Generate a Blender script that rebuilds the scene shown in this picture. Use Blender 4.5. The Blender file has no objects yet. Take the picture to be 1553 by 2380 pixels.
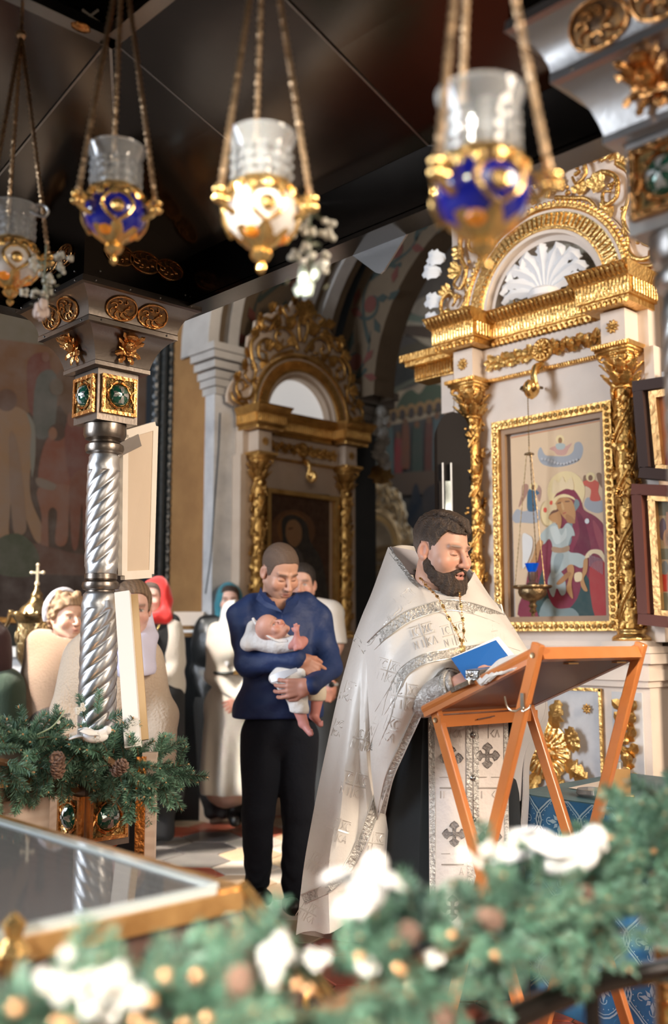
import bpy, math, random
import numpy as np
from mathutils import Matrix, Vector
from mathutils.geometry import tessellate_polygon
# ---------------------------------------------------------------- camera, world, light, exposure
SC = bpy.context.scene
COL = SC.collection
PI = math.pi
FOC = 2314.0; CH = 1.33; YAW = math.radians(46.5); PIT = math.atan(287 / FOC)
FH = np.array([math.cos(YAW), math.sin(YAW), 0.0]); RT = np.array([math.sin(YAW), -math.cos(YAW), 0.0]); UPV = np.array([0, 0, 1.0])
FW = FH * math.cos(PIT) + UPV * math.sin(PIT); CU = UPV * math.cos(PIT) - FH * math.sin(PIT); CAM = np.array([0, 0, CH])
cd = bpy.data.cameras.new('camera'); cam = bpy.data.objects.new('camera', cd); COL.objects.link(cam)
cd.sensor_fit = 'VERTICAL'; cd.sensor_height = 36.0; cd.lens = 36.0 * FOC / 2380
cd.clip_start = .05; cd.clip_end = 60
cam.matrix_world = Matrix([[RT[0], CU[0], -FW[0], 0], [RT[1], CU[1], -FW[1], 0], [RT[2], CU[2], -FW[2], CH], [0, 0, 0, 1]])
cd.dof.use_dof = True; cd.dof.focus_distance = 3.55; cd.dof.aperture_fstop = 1.7
SC.camera = cam
SC.view_settings.view_transform = 'Standard'; SC.view_settings.look = 'None'
SC.view_settings.gamma = 1; SC.view_settings.use_curve_mapping = False
SC.view_settings.exposure = 0.15
wd = bpy.data.worlds.new('world'); SC.world = wd; wd.use_nodes = True
_n = wd.node_tree.nodes; _l = wd.node_tree.links
_tc = _n.new('ShaderNodeTexCoord'); _sx = _n.new('ShaderNodeSeparateXYZ'); _cr = _n.new('ShaderNodeValToRGB')
_l.new(_tc.outputs['Generated'], _sx.inputs[0]); _l.new(_sx.outputs['Z'], _cr.inputs[0])
_cr.color_ramp.elements[0].color = (.30, .24, .19, 1); _cr.color_ramp.elements[1].color = (.60, .62, .66, 1)
_l.new(_cr.outputs[0], _n['Background'].inputs[0]); _n['Background'].inputs[1].default_value = 0.22

def light(name, kind, loc, target, energy, color, size=1.0, size_y=None, angle=None, spread=None):
    ld = bpy.data.lights.new(name, kind); o = bpy.data.objects.new(name, ld); COL.objects.link(o)
    o.location = loc
    o.rotation_euler = (Vector(target) - Vector(loc)).to_track_quat('-Z', 'Y').to_euler()
    ld.energy = energy; ld.color = color
    if kind == 'AREA':
        ld.shape = 'RECTANGLE'; ld.size = size; ld.size_y = size_y or size
        if spread: ld.spread = math.radians(spread)
    if kind == 'SUN': ld.angle = angle or .01
    return o
# tall windows of the nave behind and left of the photographer; the right light is an added warm fill
light('window_light_left', 'AREA', (-3.4, 5.2, 3.0), (3.0, 3.2, 1.2), 410, (.83, .90, 1.0), 2.0, 3.4)
light('window_light_rear', 'AREA', (-2.2, -3.4, 3.6), (2.6, 2.6, 1.2), 110, (1.0, .90, .78), 2.6, 3.0)
light('warm_fill_right', 'AREA', (3.2, -3.0, 3.4), (4.2, 2.8, 1.8), 470, (1.0, .82, .64), 2.2, 2.6)
light('window_light_chapel', 'AREA', (8.2, 6.3, 5.2), (9.4, 8.6, 2.4), 45, (1.0, .92, .8), 1.5, 1.5)
light('sun_standin_lamps', 'AREA', (-2.6, .6, 3.1), (1.1, 1.2, 2.0), 3.4, (1.0, .93, .80), .25, .25, spread=14)  # narrow area lights aimed at single things, added in place of the sun
light('sun_standin_garland', 'AREA', (-3.2, -1.4, 3.0), (.7, .86, .95), 7, (1.0, .94, .84), .3, .3, spread=16)
light('sun_standin_people', 'AREA', (.6, 5.5, 5.6), (4.45, 5.45, .8), 5, (1.0, .95, .86), .3, .3, spread=16)
light('sun_standin_floor', 'AREA', (-.6, 6.0, 5.2), (3.9, 4.9, 0), 22, (1.0, .92, .8), .4, .4, spread=20)

# ---------------------------------------------------------------- pixel rays: a pixel becomes a point in the room
def ray(x, y): return FW + RT * ((x - 776.5) / FOC) + CU * ((1190 - y) / FOC)
def at(x, y, d): r = ray(x, y); return CAM + r * (d / r.dot(FH))
def onX(x, y, X): r = ray(x, y); return CAM + r * (X / r[0])
def onY(x, y, Y): r = ray(x, y); return CAM + r * (Y / r[1])
def onZ(x, y, Z): r = ray(x, y); return CAM + r * ((Z - CH) / r[2])
def pj(p):
    v = np.asarray(p) - CAM; z = v @ FW
    return np.stack([776.5 + FOC * (v @ RT) / z, 1190 - FOC * (v @ CU) / z], -1)
def W(lat, d, z): return FH * d + RT * lat + UPV * z
def V(*a): return np.array(a, float)

# ---------------------------------------------------------------- materials
MATS = {}
def mat(name, col=(.8, .8, .8), rough=.5, metal=0.0, var=None, bump=None, emit=None, trans=0, sheen=0, coat=0, sss=0, attr=False, alpha=1, wave=None, rnd=0):
    """var=(scale, colour2, amount) noise colour; bump=(scale, strength); wave=(scale, axis, strength)"""
    if name in MATS: return MATS[name]
    m = bpy.data.materials.new(name); m.use_nodes = True; n = m.node_tree.nodes; l = m.node_tree.links
    p = n['Principled BSDF']; p.inputs['Base Color'].default_value = (*col, 1); p.inputs['Roughness'].default_value = rough
    p.inputs['Metallic'].default_value = metal
    if trans: p.inputs['Transmission Weight'].default_value = trans
    if coat: p.inputs['Coat Weight'].default_value = coat; p.inputs['Coat Roughness'].default_value = .12
    if sheen: p.inputs['Sheen Weight'].default_value = sheen; p.inputs['Sheen Roughness'].default_value = .5
    if sss:
        p.inputs['Subsurface Weight'].default_value = sss; p.inputs['Subsurface Radius'].default_value = (1, .35, .2); p.inputs['Subsurface Scale'].default_value = .012
    if emit: p.inputs['Emission Color'].default_value = (*emit[:3], 1); p.inputs['Emission Strength'].default_value = emit[3]
    if alpha < 1: p.inputs['Alpha'].default_value = alpha
    tc = n.new('ShaderNodeTexCoord'); src = None
    if attr:
        a = n.new('ShaderNodeAttribute'); a.attribute_name = 'Col'; src = a.outputs['Color']; l.new(src, p.inputs['Base Color'])
    if var:
        t = n.new('ShaderNodeTexNoise'); t.inputs['Scale'].default_value = var[0]; t.inputs['Detail'].default_value = 5; t.inputs['Roughness'].default_value = .6
        l.new(tc.outputs['Object'], t.inputs['Vector'])
        r = n.new('ShaderNodeMapRange'); r.inputs[1].default_value = .38; r.inputs[2].default_value = .66; r.inputs[4].default_value = var[2]
        l.new(t.outputs[0], r.inputs[0])
        x = n.new('ShaderNodeMix'); x.data_type = 'RGBA'; l.new(r.outputs[0], x.inputs['Factor'])
        if src: l.new(src, x.inputs['A'])
        else: x.inputs['A'].default_value = (*col, 1)
        x.inputs['B'].default_value = (*var[1], 1); src = x.outputs['Result']; l.new(src, p.inputs['Base Color'])
    if rnd:
        oi = n.new('ShaderNodeObjectInfo'); hs = n.new('ShaderNodeHueSaturation')
        r = n.new('ShaderNodeMapRange'); r.inputs[3].default_value = 1 - rnd; r.inputs[4].default_value = 1 + rnd; l.new(oi.outputs['Random'], r.inputs[0])
        l.new(r.outputs[0], hs.inputs['Value'])
        if src: l.new(src, hs.inputs['Color'])
        else: hs.inputs['Color'].default_value = (*col, 1)
        l.new(hs.outputs[0], p.inputs['Base Color'])
    last = None
    if bump:
        t = n.new('ShaderNodeTexNoise'); t.inputs['Scale'].default_value = bump[0]; t.inputs['Detail'].default_value = 4
        l.new(tc.outputs['Object'], t.inputs['Vector'])
        b = n.new('ShaderNodeBump'); b.inputs['Strength'].default_value = bump[1]; b.inputs['Distance'].default_value = .02
        l.new(t.outputs[0], b.inputs['Height']); last = b
    if wave:
        t = n.new('ShaderNodeTexWave'); t.bands_direction = wave[1]; t.inputs['Scale'].default_value = wave[0]; t.inputs['Distortion'].default_value = 2.5
        t.inputs['Detail'].default_value = 2
        l.new(tc.outputs['Object'], t.inputs['Vector'])
        b = n.new('ShaderNodeBump'); b.inputs['Strength'].default_value = wave[2]; b.inputs['Distance'].default_value = .02
        l.new(t.outputs[1], b.inputs['Height'])
        if last: l.new(last.outputs[0], b.inputs['Normal'])
        last = b
    if last: l.new(last.outputs[0], p.inputs['Normal'])
    MATS[name] = m; return m

def pane_mat(name, tint=(1, 1, 1), refl=.35, haze=0.0):
    if name in MATS: return MATS[name]
    m = bpy.data.materials.new(name); m.use_nodes = True; n = m.node_tree.nodes; l = m.node_tree.links
    for q in list(n):
        if q.type != 'OUTPUT_MATERIAL': n.remove(q)
    out = [q for q in n if q.type == 'OUTPUT_MATERIAL'][0]
    a = n.new('ShaderNodeBsdfTransparent'); a.inputs[0].default_value = (*tint, 1)
    g = n.new('ShaderNodeBsdfGlossy'); g.inputs['Roughness'].default_value = .04
    lw = n.new('ShaderNodeLayerWeight'); lw.inputs[0].default_value = refl
    x = n.new('ShaderNodeMixShader'); l.new(lw.outputs['Fresnel'], x.inputs[0]); l.new(a.outputs[0], x.inputs[1]); l.new(g.outputs[0], x.inputs[2])
    o = x
    if haze:
        d = n.new('ShaderNodeBsdfDiffuse'); d.inputs[0].default_value = (.8, .82, .85, 1)
        y = n.new('ShaderNodeMixShader'); y.inputs[0].default_value = haze; l.new(x.outputs[0], y.inputs[1]); l.new(d.outputs[0], y.inputs[2]); o = y
    l.new(o.outputs[0], out.inputs[0]); MATS[name] = m; return m

STEELW = mat('brushed steel in warm reflection', (.25, .215, .185), .33, 1, var=(5, (.17, .14, .12), .6), bump=(90, .03))  # left column's steel: dark warm reflections are put into its colour
GOLD = mat('gold leaf', (.80, .50, .17), .33, .92, var=(9, (.50, .25, .06), .75), bump=(55, .35))
GOLDB = mat('bright gold leaf', (.92, .63, .26), .24, .95, var=(14, (.66, .38, .11), .5), bump=(70, .18))
GOLDD = mat('old dull gilding', (.42, .24, .08), .42, .8, var=(11, (.15, .08, .03), .8), bump=(50, .4))
COPPER = mat('gilded copper', (.72, .36, .13), .27, 1, var=(20, (.42, .18, .05), .6), bump=(60, .25))
STEEL = mat('brushed steel', (.50, .49, .48), .36, 1, var=(6, (.45, .44, .43), .5), bump=(90, .03))
STEELD = mat('dark polished steel', (.11, .10, .09), .16, 1, var=(3, (.15, .13, .115), .5), bump=(2.2, .05))
SILVER = mat('bright silver', (.66, .67, .68), .36, 1, bump=(40, .05))
CREAM = mat('cream enamel paint', (.80, .69, .59), .4, 0, var=(5, (.70, .58, .47), .5), bump=(30, .05))
MARBLE = mat('white marble', (.66, .66, .66), .3, 0, var=(3.5, (.40, .41, .43), .75), bump=(20, .03))
PLASTERO = mat('ochre plaster', (.38, .20, .07), .7, 0, var=(4, (.27, .13, .045), .7), bump=(25, .08))

# ---------------------------------------------------------------- mesh builder
WM = {}
def empty(name, label, cat, loc=(0, 0, 0), rz=0, group=None, M=None):
    o = bpy.data.objects.new(name, None); COL.objects.link(o); o.empty_display_size = .05
    o.matrix_world = M if M is not None else Matrix.Translation(Vector(loc)) @ Matrix.Rotation(rz, 4, 'Z')
    WM[o.name] = o.matrix_world.copy()
    o['label'] = label; o['category'] = cat
    if group: o['group'] = group
    return o
def tag(o, label=None, cat=None, group=None, kind=None):
    if label: o['label'] = label
    if cat: o['category'] = cat
    if group: o['group'] = group
    if kind: o['kind'] = kind
    return o
def link(name, me, m, parent=None, kind=None):
    o = bpy.data.objects.new(name, me); COL.objects.link(o)
    for q in (m if isinstance(m, (list, tuple)) else [m]):
        if q and q.name not in [z.name for z in me.materials]: me.materials.append(q)
    if parent is not None:
        o.parent = parent; WM[o.name] = WM[parent.name]
    else: WM[o.name] = Matrix.Identity(4)
    if kind: o['kind'] = kind
    return o
def unit(v):
    v = np.asarray(v, float); return v / (np.linalg.norm(v) + 1e-12)
class MB:
    def __init__(s): s.v = []; s.f = []; s.n = 0; s.col = []; s.mi = []
    def add(s, v, f, c=None, mi=0):
        v = np.asarray(v, float); s.v.append(v)
        s.f += [tuple(int(i) + s.n for i in q) for q in f]; s.n += len(v)
        s.col += [c] * len(f); s.mi += [mi] * len(f); return s
    def box(s, c, d, R=None, c4=None, mi=0):
        x, y, z = [q / 2 for q in d]
        v = np.array([(a * x, b * y, e * z) for a in (-1, 1) for b in (-1, 1) for e in (-1, 1)])
        if R is not None: v = v @ np.asarray(R, float).T
        return s.add(v + np.asarray(c, float), [(0, 1, 3, 2), (4, 6, 7, 5), (0, 4, 5, 1), (2, 3, 7, 6), (0, 2, 6, 4), (1, 5, 7, 3)], c4, mi)
    def bar(s, a, b, w, h, up=(0, 0, 1)):
        a = np.asarray(a, float); b = np.asarray(b, float); t = unit(b - a); sd = unit(np.cross(t, up)); u = np.cross(sd, t)
        return s.box((a + b) / 2, (np.linalg.norm(b - a), w, h), np.stack([t, sd, u], 1))
    def tube(s, pts, r, n=8, closed=False, cap=True, mi=0, flat=None):
        P = np.asarray(pts, float); k = len(P); r = np.full(k, r) if np.isscalar(r) else np.asarray(r, float)
        T = np.gradient(P, axis=0) if not closed else np.roll(P, -1, 0) - np.roll(P, 1, 0)
        T /= np.linalg.norm(T, axis=1)[:, None] + 1e-12
        u = np.cross(T[0], (0, 0, 1)); u = unit(u if np.linalg.norm(u) > .05 else np.cross(T[0], (0, 1, 0))); V_ = []
        A = np.arange(n) * 2 * PI / n
        for i in range(k):
            u = unit(u - T[i] * u.dot(T[i])); w = np.cross(T[i], u)
            fl = 1 if flat is None else flat
            V_.append(P[i] + r[i] * (np.outer(np.cos(A), u) + fl * np.outer(np.sin(A), w)))
        f = []
        for i in range(k if closed else k - 1):
            j = (i + 1) % k
            for a in range(n): b = (a + 1) % n; f.append((i * n + a, i * n + b, j * n + b, j * n + a))
        if cap and not closed: f.append(tuple(range(n))[::-1]); f.append(tuple((k - 1) * n + a for a in range(n)))
        return s.add(np.concatenate(V_), f, None, mi)
    def lathe(s, prof, c=(0, 0, 0), n=24, rf=None, R=None, cap=True, mi=0, tw=0):
        P = np.asarray(prof, float); A = np.arange(n) * 2 * PI / n; V_ = []
        for r, z in P:
            rr = r * (rf(A, z) if rf else 1); B = A + tw * z
            V_.append(np.stack([rr * np.cos(B), rr * np.sin(B), np.full(n, z)], 1))
        v = np.concatenate(V_)
        if R is not None: v = v @ np.asarray(R, float).T
        k = len(P); f = [(i * n + a, i * n + (a + 1) % n, (i + 1) * n + (a + 1) % n, (i + 1) * n + a) for i in range(k - 1) for a in range(n)]
        if cap: f.append(tuple(range(n))[::-1]); f.append(tuple((k - 1) * n + a for a in range(n)))
        return s.add(v + np.asarray(c, float), f, None, mi)
    def grid(s, G, thick=0, mi=0):
        G = np.asarray(G, float); a, b = G.shape[:2]
        f = [(i * b + j, i * b + j + 1, (i + 1) * b + j + 1, (i + 1) * b + j) for i in range(a - 1) for j in range(b - 1)]
        if not thick: return s.add(G.reshape(-1, 3), f, None, mi)
        N = np.cross(np.gradient(G, axis=1), np.gradient(G, axis=0)); N /= np.linalg.norm(N, axis=2)[..., None] + 1e-9
        H = G - N * thick; m_ = a * b
        f2 = [tuple(q + m_ for q in t[::-1]) for t in f]
        ed = [i * b for i in range(a)][::-1] + list(range(1, b)) + [i * b + b - 1 for i in range(1, a)] + [(a - 1) * b + j for j in range(b - 2, 0, -1)]
        f3 = [(ed[i], ed[(i + 1) % len(ed)], ed[(i + 1) % len(ed)] + m_, ed[i] + m_)[::-1] for i in range(len(ed))]
        return s.add(np.concatenate([G.reshape(-1, 3), H.reshape(-1, 3)]), f + f2 + f3, None, mi)
    def prism(s, poly, z0, z1, T=lambda x, y, z: (x, y, z), c=None, mi=0):
        n = len(poly); v = [T(x, y, z0) for x, y in poly] + [T(x, y, z1) for x, y in poly]
        tr = tessellate_polygon([[Vector((x, y, 0)) for x, y in poly]])
        f = [tuple(i + n for i in t) for t in tr] + [tuple(t[::-1]) for t in tr] + [(i, (i + 1) % n, (i + 1) % n + n, i + n) for i in range(n)]
        return s.add(v, f, c, mi)
    def blob(s, c, r, n=8, m_=6, R=None, mi=0):
        r = np.full(3, r) if np.isscalar(r) else np.asarray(r, float)
        A = np.arange(n) * 2 * PI / n; v = [(0, 0, 1)]
        for i in range(1, m_): t = PI * i / m_; v += [(math.sin(t) * math.cos(a), math.sin(t) * math.sin(a), math.cos(t)) for a in A]
        v.append((0, 0, -1)); v = np.array(v) * r
        if R is not None: v = v @ np.asarray(R, float).T
        f = [(0, 1 + a, 1 + (a + 1) % n) for a in range(n)]
        for i in range(m_ - 2): f += [(1 + i * n + a, 1 + (i + 1) * n + a, 1 + (i + 1) * n + (a + 1) % n, 1 + i * n + (a + 1) % n) for a in range(n)]
        L = len(v) - 1; f += [(L, 1 + (m_ - 2) * n + (a + 1) % n, 1 + (m_ - 2) * n + a) for a in range(n)]
        return s.add(v + np.asarray(c, float), f, None, mi)
    def mesh(s, name, smooth=True, M=None, ang=None):
        v = np.concatenate(s.v) if s.v else np.zeros((0, 3))
        if M is not None:
            A = np.array(M); v = v @ A[:3, :3].T + A[:3, 3]
        me = bpy.data.meshes.new(name); me.from_pydata(v.tolist(), [], s.f)
        if any(s.mi): me.polygons.foreach_set('material_index', s.mi)
        if any(c is not None for c in s.col):
            at_ = me.color_attributes.new('Col', 'FLOAT_COLOR', 'CORNER'); buf = []
            for q, c in zip(s.f, s.col): buf += list((*(c or (1, 1, 1)), 1)) * len(q)
            at_.data.foreach_set('color', buf)
        if smooth: me.shade_smooth() if ang is None else me.shade_smooth()
        if smooth and ang is not None:
            try: me.set_sharp_from_angle(angle=math.radians(ang))
            except Exception: pass
        me.update(); return me
    def build(s, name, m, parent=None, world=False, smooth=True, ang=35, label=None, kind=None):
        M = None
        if world and parent is not None: M = WM[parent.name].inverted()
        o = link(name, s.mesh(name, smooth, M, ang), m, parent, kind)
        if label: o['label'] = label
        return o

def cm(P, n=6, closed=False):
    """Catmull-Rom through control points"""
    P = np.asarray(P, float)
    Q = np.concatenate([P[-1:], P, P[:2]]) if closed else np.concatenate([2 * P[:1] - P[1:2], P, 2 * P[-1:] - P[-2:-1]])
    out = []
    for i in range(1, len(Q) - 2):
        for j in range(n):
            t = j / n; a, b, c, d = Q[i - 1], Q[i], Q[i + 1], Q[i + 2]
            out.append(.5 * (2 * b + (c - a) * t + (2 * a - 5 * b + 4 * c - d) * t * t + (3 * b - a - 3 * c + d) * t ** 3))
    if not closed: out.append(P[-1])
    return np.array(out)
def cmgrid(G, n=6):
    G = np.asarray(G, float)
    A = np.stack([cm(G[:, j], n) for j in range(G.shape[1])], 1)
    return np.stack([cm(A[i], n) for i in range(A.shape[0])], 0)
def copy_tree(o, parent=None):
    c = o.copy(); COL.objects.link(c)
    if parent is not None: c.parent = parent; c.matrix_parent_inverse = o.matrix_parent_inverse
    for ch in list(KIDS(o)): copy_tree(ch, c)
    return c
def KIDS(o): return [q for q in bpy.data.objects if q.parent == o]
def rotz(a): c, s = math.cos(a), math.sin(a); return np.array([[c, -s, 0], [s, c, 0], [0, 0, 1]])
def rotx(a): c, s = math.cos(a), math.sin(a); return np.array([[1, 0, 0], [0, c, -s], [0, s, c]])
def roty(a): c, s = math.cos(a), math.sin(a); return np.array([[c, 0, s], [0, 1, 0], [-s, 0, c]])

def picture(name, parent, T, shapes, m, step=.00035, z0=0.0, world=True, smoothn=4, gain=1.0):
    """flat painting: coloured shapes laid on one plane. T(x, y, z) -> point"""
    b = MB()
    for k, sh in enumerate(shapes):
        c, pts = tuple(q * gain for q in sh[0]), sh[1]; sm = sh[2] if len(sh) > 2 else True
        P = cm(pts, smoothn, True) if sm else np.asarray(pts, float)
        tr = tessellate_polygon([[Vector((x, y, 0)) for x, y in P]])
        b.add([T(x, y, z0 + step * k) for x, y in P], [tuple(t) for t in tr], c)
    return b.build(name, m, parent, world=world, smooth=False)
def ell(cx, cy, rx, ry, n=10, rot=0):
    return [(cx + rx * math.cos(a) * math.cos(rot) - ry * math.sin(a) * math.sin(rot), cy + rx * math.cos(a) * math.sin(rot) + ry * math.sin(a) * math.cos(rot)) for a in [i * 2 * PI / n for i in range(n)]]
def spiral(cx, cy, r0, turns, a0=0, n=22, s=1, k=.12):
    """scroll from the outside radius r0 inward"""
    return [(cx + r * math.cos(a), cy + r * math.sin(a)) for r, a in ((r0 * (1 - (1 - k) * (i / n)), a0 + s * turns * 2 * PI * i / n) for i in range(n + 1))]
def leaf(b, p, u, n, L, Wd, lobes=3, curl=.25, rows=7, cup=.25, mi=0):
    """acanthus leaf: p base, u direction, n outward normal"""
    p, u, n = V(*p), unit(u), unit(n); w = np.cross(u, n); G = []
    for i in range(rows + 1):
        t = i / rows; wd = Wd * max(.04, math.sin(PI * min(1, t * .93 + .07)) ** .6) * (1 + .32 * math.cos(lobes * 2 * PI * t + 2.6))
        c = p + u * L * (t - curl * t ** 3 * .3) + n * L * (.16 * math.sin(PI * t) + curl * t * t)
        G.append([c + w * wd * s - n * cup * wd * abs(s) ** 1.5 + n * .12 * wd * (abs(s) < .1) for s in (-1, -.5, 0, .5, 1)])
    b.grid(G, Wd * .22, mi=mi)
# ---------------------------------------------------------------- the setting
def struct(name, b, m, smooth=False): return tag(b.build(name, m, None, smooth=smooth), kind='structure')
fl = struct('floor', MB().box((5, 4, -.06), (16, 16, .1)), mat('floor mortar', (.17, .14, .12), .8))
tile_m = [mat('beige floor tile', (.56, .42, .28), .32, var=(6, (.42, .30, .19), .7), bump=(30, .04), rnd=.16),
          mat('grey floor tile', (.17, .155, .145), .3, var=(7, (.26, .24, .22), .7), bump=(30, .04), rnd=.15),
          mat('red floor tile', (.42, .10, .055), .34, var=(6, (.30, .08, .05), .7), bump=(30, .04), rnd=.15),
          mat('pale floor tile', (.60, .54, .47), .3, var=(6, (.48, .42, .36), .7), bump=(30, .04), rnd=.1)]
R_ = .205
hexm = []
for k, m_ in enumerate(tile_m):
    b = MB(); P = [((R_ - .006) * math.cos(a), (R_ - .006) * math.sin(a)) for a in [i * PI / 3 for i in range(6)]]
    P2 = [(x * .975, y * .975) for x, y in P]
    b.add([(x, y, -.012) for x, y in P] + [(x, y, -.003) for x, y in P] + [(x, y, 0) for x, y in P2],
          [(i, (i + 1) % 6, 6 + (i + 1) % 6, 6 + i) for i in range(6)] + [(6 + i, 6 + (i + 1) % 6, 12 + (i + 1) % 6, 12 + i) for i in range(6)] + [tuple(range(12, 18))])
    me = b.mesh('tile', False); me.materials.append(m_); hexm.append(me)
random.seed(3); nt = 0
for i in range(-9, 12):
    for j in range(-1, 15):
        lat = i * 1.5 * R_ - .2; d = 3.3 + j * math.sqrt(3) * R_ + (i % 2) * math.sqrt(3) / 2 * R_
        if d > 8.4 or nt >= 298 or lat > 1.6 + .12 * d: continue
        if lat < -.36 * d - .2: continue
        k = (0, 1, 3, 1)[(j * 2 + i % 2 + (i // 2)) % 4]
        if d > 6.95 and lat < -.3: k = 2 if (i + j) % 2 else 0
        if d < 4.6: k = 2
        if random.random() < .06: k = 2
        o = bpy.data.objects.new('tile', hexm[k]); COL.objects.link(o); o.parent = fl
        p = W(lat, d, 0); o.location = (p[0], p[1], 0); o.rotation_euler = (random.uniform(-.003, .003), random.uniform(-.003, .003), YAW - PI / 2); nt += 1
wallm = mat('warm grey plaster', (.40, .34, .29), .75, var=(2, (.30, .25, .21), .6), bump=(20, .06))
struct('wall_right', MB().box((4.95, 1.935, 3.2), (1.1, 3.37, 6.4)), mat('cream wall paint', (.66, .56, .47), .6, var=(3, (.52, .42, .34), .6), bump=(20, .05)))
struct("wall_back", MB().box((5.28, 6.35, 1.76), (1.66, .5, 3.52)), wallm)
struct('wall_left', MB().box((2.4, 6.75, 3.2), (5.6, .2, 6.4)), PLASTERO)
struct('ceiling', MB().box((5, 4, 6.45), (16, 16, .1)), mat('dark blue vault paint', (.02, .028, .035), .6, var=(1.5, (.045, .05, .055), .8)))
# white marble pilaster with a moulded capital on the left end of the back wall
tm = mat('grey white stucco', (.55, .53, .50), .5, var=(3, (.38, .36, .34), .7), bump=(15, .05))
b = MB(); b.box((4.58, 6.06, 1.6), (.29, .14, 3.2)); struct('trim_1', b, MARBLE)
b = MB()
for z, w in ((3.18, .31), (3.24, .34), (3.30, .37), (3.37, .41), (3.44, .45), (3.50, .48)): b.box((4.58, 6.05, z), (w, w - .14, .055))
struct('trim_2', b, tm)
b = MB(); b.box((4.62, 6.04, .45), (.44, .22, .9)); b.box((4.62, 6.04, 1.42), (.42, .2, .06)); struct('trim_3', b, CREAM)
# deep arch A: barrel along X with two stucco bands and a painted soffit
def arch(name, X0, X1, r0, r1, cy, cz, m, a0=0, a1=PI, n=28):
    b = MB(); G = []
    for i in range(n + 1):
        a = a0 + (a1 - a0) * i / n; c, s = math.cos(a), math.sin(a)
        G.append([(X0, cy + r0 * c, cz + r0 * s), (X1, cy + r0 * c, cz + r0 * s), (X1, cy + r1 * c, cz + r1 * s), (X0, cy + r1 * c, cz + r1 * s), (X0, cy + r0 * c, cz + r0 * s)])
    b.grid(G); return struct(name, b, m, True)
AY, AZ, AR = 4.74, 3.50, 1.36
soff = mat('painted soffit ground', (.13, .092, .055), .7, var=(3, (.09, .06, .035), .7))
arch('trim_4', 4.55, 5.75, AR + .01, AR + .3, AY, AZ, soff)
for k, (x0, x1, dr) in enumerate(((4.40, 4.50, .06), (4.60, 4.70, .05), (5.30, 5.40, .05), (5.50, 5.62, .06))): arch('trim_%d' % (5 + k), x0, x1, AR - dr, AR + .3, AY, AZ, tm)
b = MB(); b.box((4.5, AY, AZ + AR + .35), (.2, 3.6, .9)); struct('wall_2', b, mat('dark olive wall', (.06, .055, .045), .7, var=(2, (.12, .1, .07), .8)))
vine_d = mat('dark painted vine', (.03, .042, .035), .7); vine_r = mat('dark red painted leaf', (.11, .03, .02), .7)
def soffit_pt(u, w, r, cy, cz, X):   # u arc length from the left spring, w along X
    a = u / r; return (X + w, cy + (r - .004) * math.cos(a), cz + (r - .004) * math.sin(a))
def vine(name, f, L, wd, parent=None):
    """a painted running vine: flat ribbons on the surface f(u, w, lift)"""
    b = MB(); n = int(L / .5)
    def rib(pts, w0, lift, mi):
        P = cm(pts, 5); T = np.gradient(P, axis=0); N = np.stack([-T[:, 1], T[:, 0]], 1); N /= np.linalg.norm(N, axis=1)[:, None] + 1e-9
        k = np.linspace(0, 1, len(P)); ww = w0 * (1 - .75 * k)[:, None]
        A = P + N * ww; B = P - N * ww
        b.grid([[f(*q, lift) for q in A], [f(*q, lift) for q in B]], mi=mi)
    for i in range(n):
        u = .1 + i * .5; s = 1 if i % 2 else -1
        rib([(u - .1, -.28 * s * wd), (u + .12, .1 * s * wd), (u + .3, .3 * s * wd), (u + .5, .25 * s * wd)], .022, .001, 0)
        sp = spiral(u + .22, 0, .15, 1.1, 2 * s, 14, s); rib(sp, .02, .002, 0)
        for q in range(5):
            a = q * 1.25 + i; cx, cy_ = u + .22 + .17 * math.cos(a), .62 * wd * s * (.4 + .12 * q) * (1 if q % 2 else -1)
            c, sn = math.cos(a * 2), math.sin(a * 2)
            P = [(cx + x * c - y * sn, cy_ + x * sn + y * c) for x, y in ((-.08, 0), (-.02, .045), (.09, .01), (-.01, -.035))]
            b.grid([[f(*P[0], .003), f(*P[1], .003)], [f(*P[3], .003), f(*P[2], .003)]], mi=q % 2)
        P = ell(u + .22, 0, .075, .075, 9); b.add([f(x, y, .0035) for x, y in P], [tuple(range(9))], mi=1)
    return b
vb = vine('x', lambda u, w, l: (5.0 + w, AY + (AR - .001 - l) * math.cos(u / AR), AZ + (AR - .001 - l) * math.sin(u / AR)), AR * 2.4, .5)
struct('trim_9', vb, [vine_d, vine_r], True)
# arch B across the chapel opening, seen from below, ornamented
BX, BY, BZ, B0, B1 = 5.9, 4.35, 3.35, 1.38, 1.86
arch('trim_10', BX, BX + .25, B0, B1, BY, BZ, soff)
vb = vine('x', lambda u, w, l: (BX - .002 - l, BY + ((B0 + B1) / 2 + w) * math.cos(u / 1.6), BZ + ((B0 + B1) / 2 + w) * math.sin(u / 1.6)), 4.2, .42)
struct('trim_11', vb, [vine_d, vine_r], True)
arch('trim_12', BX + .05, BX + .6, B1, 3.2, BY, BZ, mat('night blue vault', (.022, .032, .042), .45, var=(2.5, (.05, .06, .065), .8)))
b = MB(); b.box((6.06, 6.2, 1.67), (.32, .36, 3.34)); struct('wall_3', b, mat('black shaded pier', (.012, .015, .018), .35, var=(4, (.03, .03, .03), .6)))  # pier side in the dark, its shade put into the black colour
b = MB()
for z, w in ((3.16, .42), (3.22, .5), (3.28, .56), (3.36, .64), (3.43, .7)): b.box((6.1, 6.2, z), (w * .8, w * .9, .065))
struct('trim_13', b, mat('dim stucco', (.22, .2, .18), .6, var=(5, (.15, .13, .12), .7)))
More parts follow.
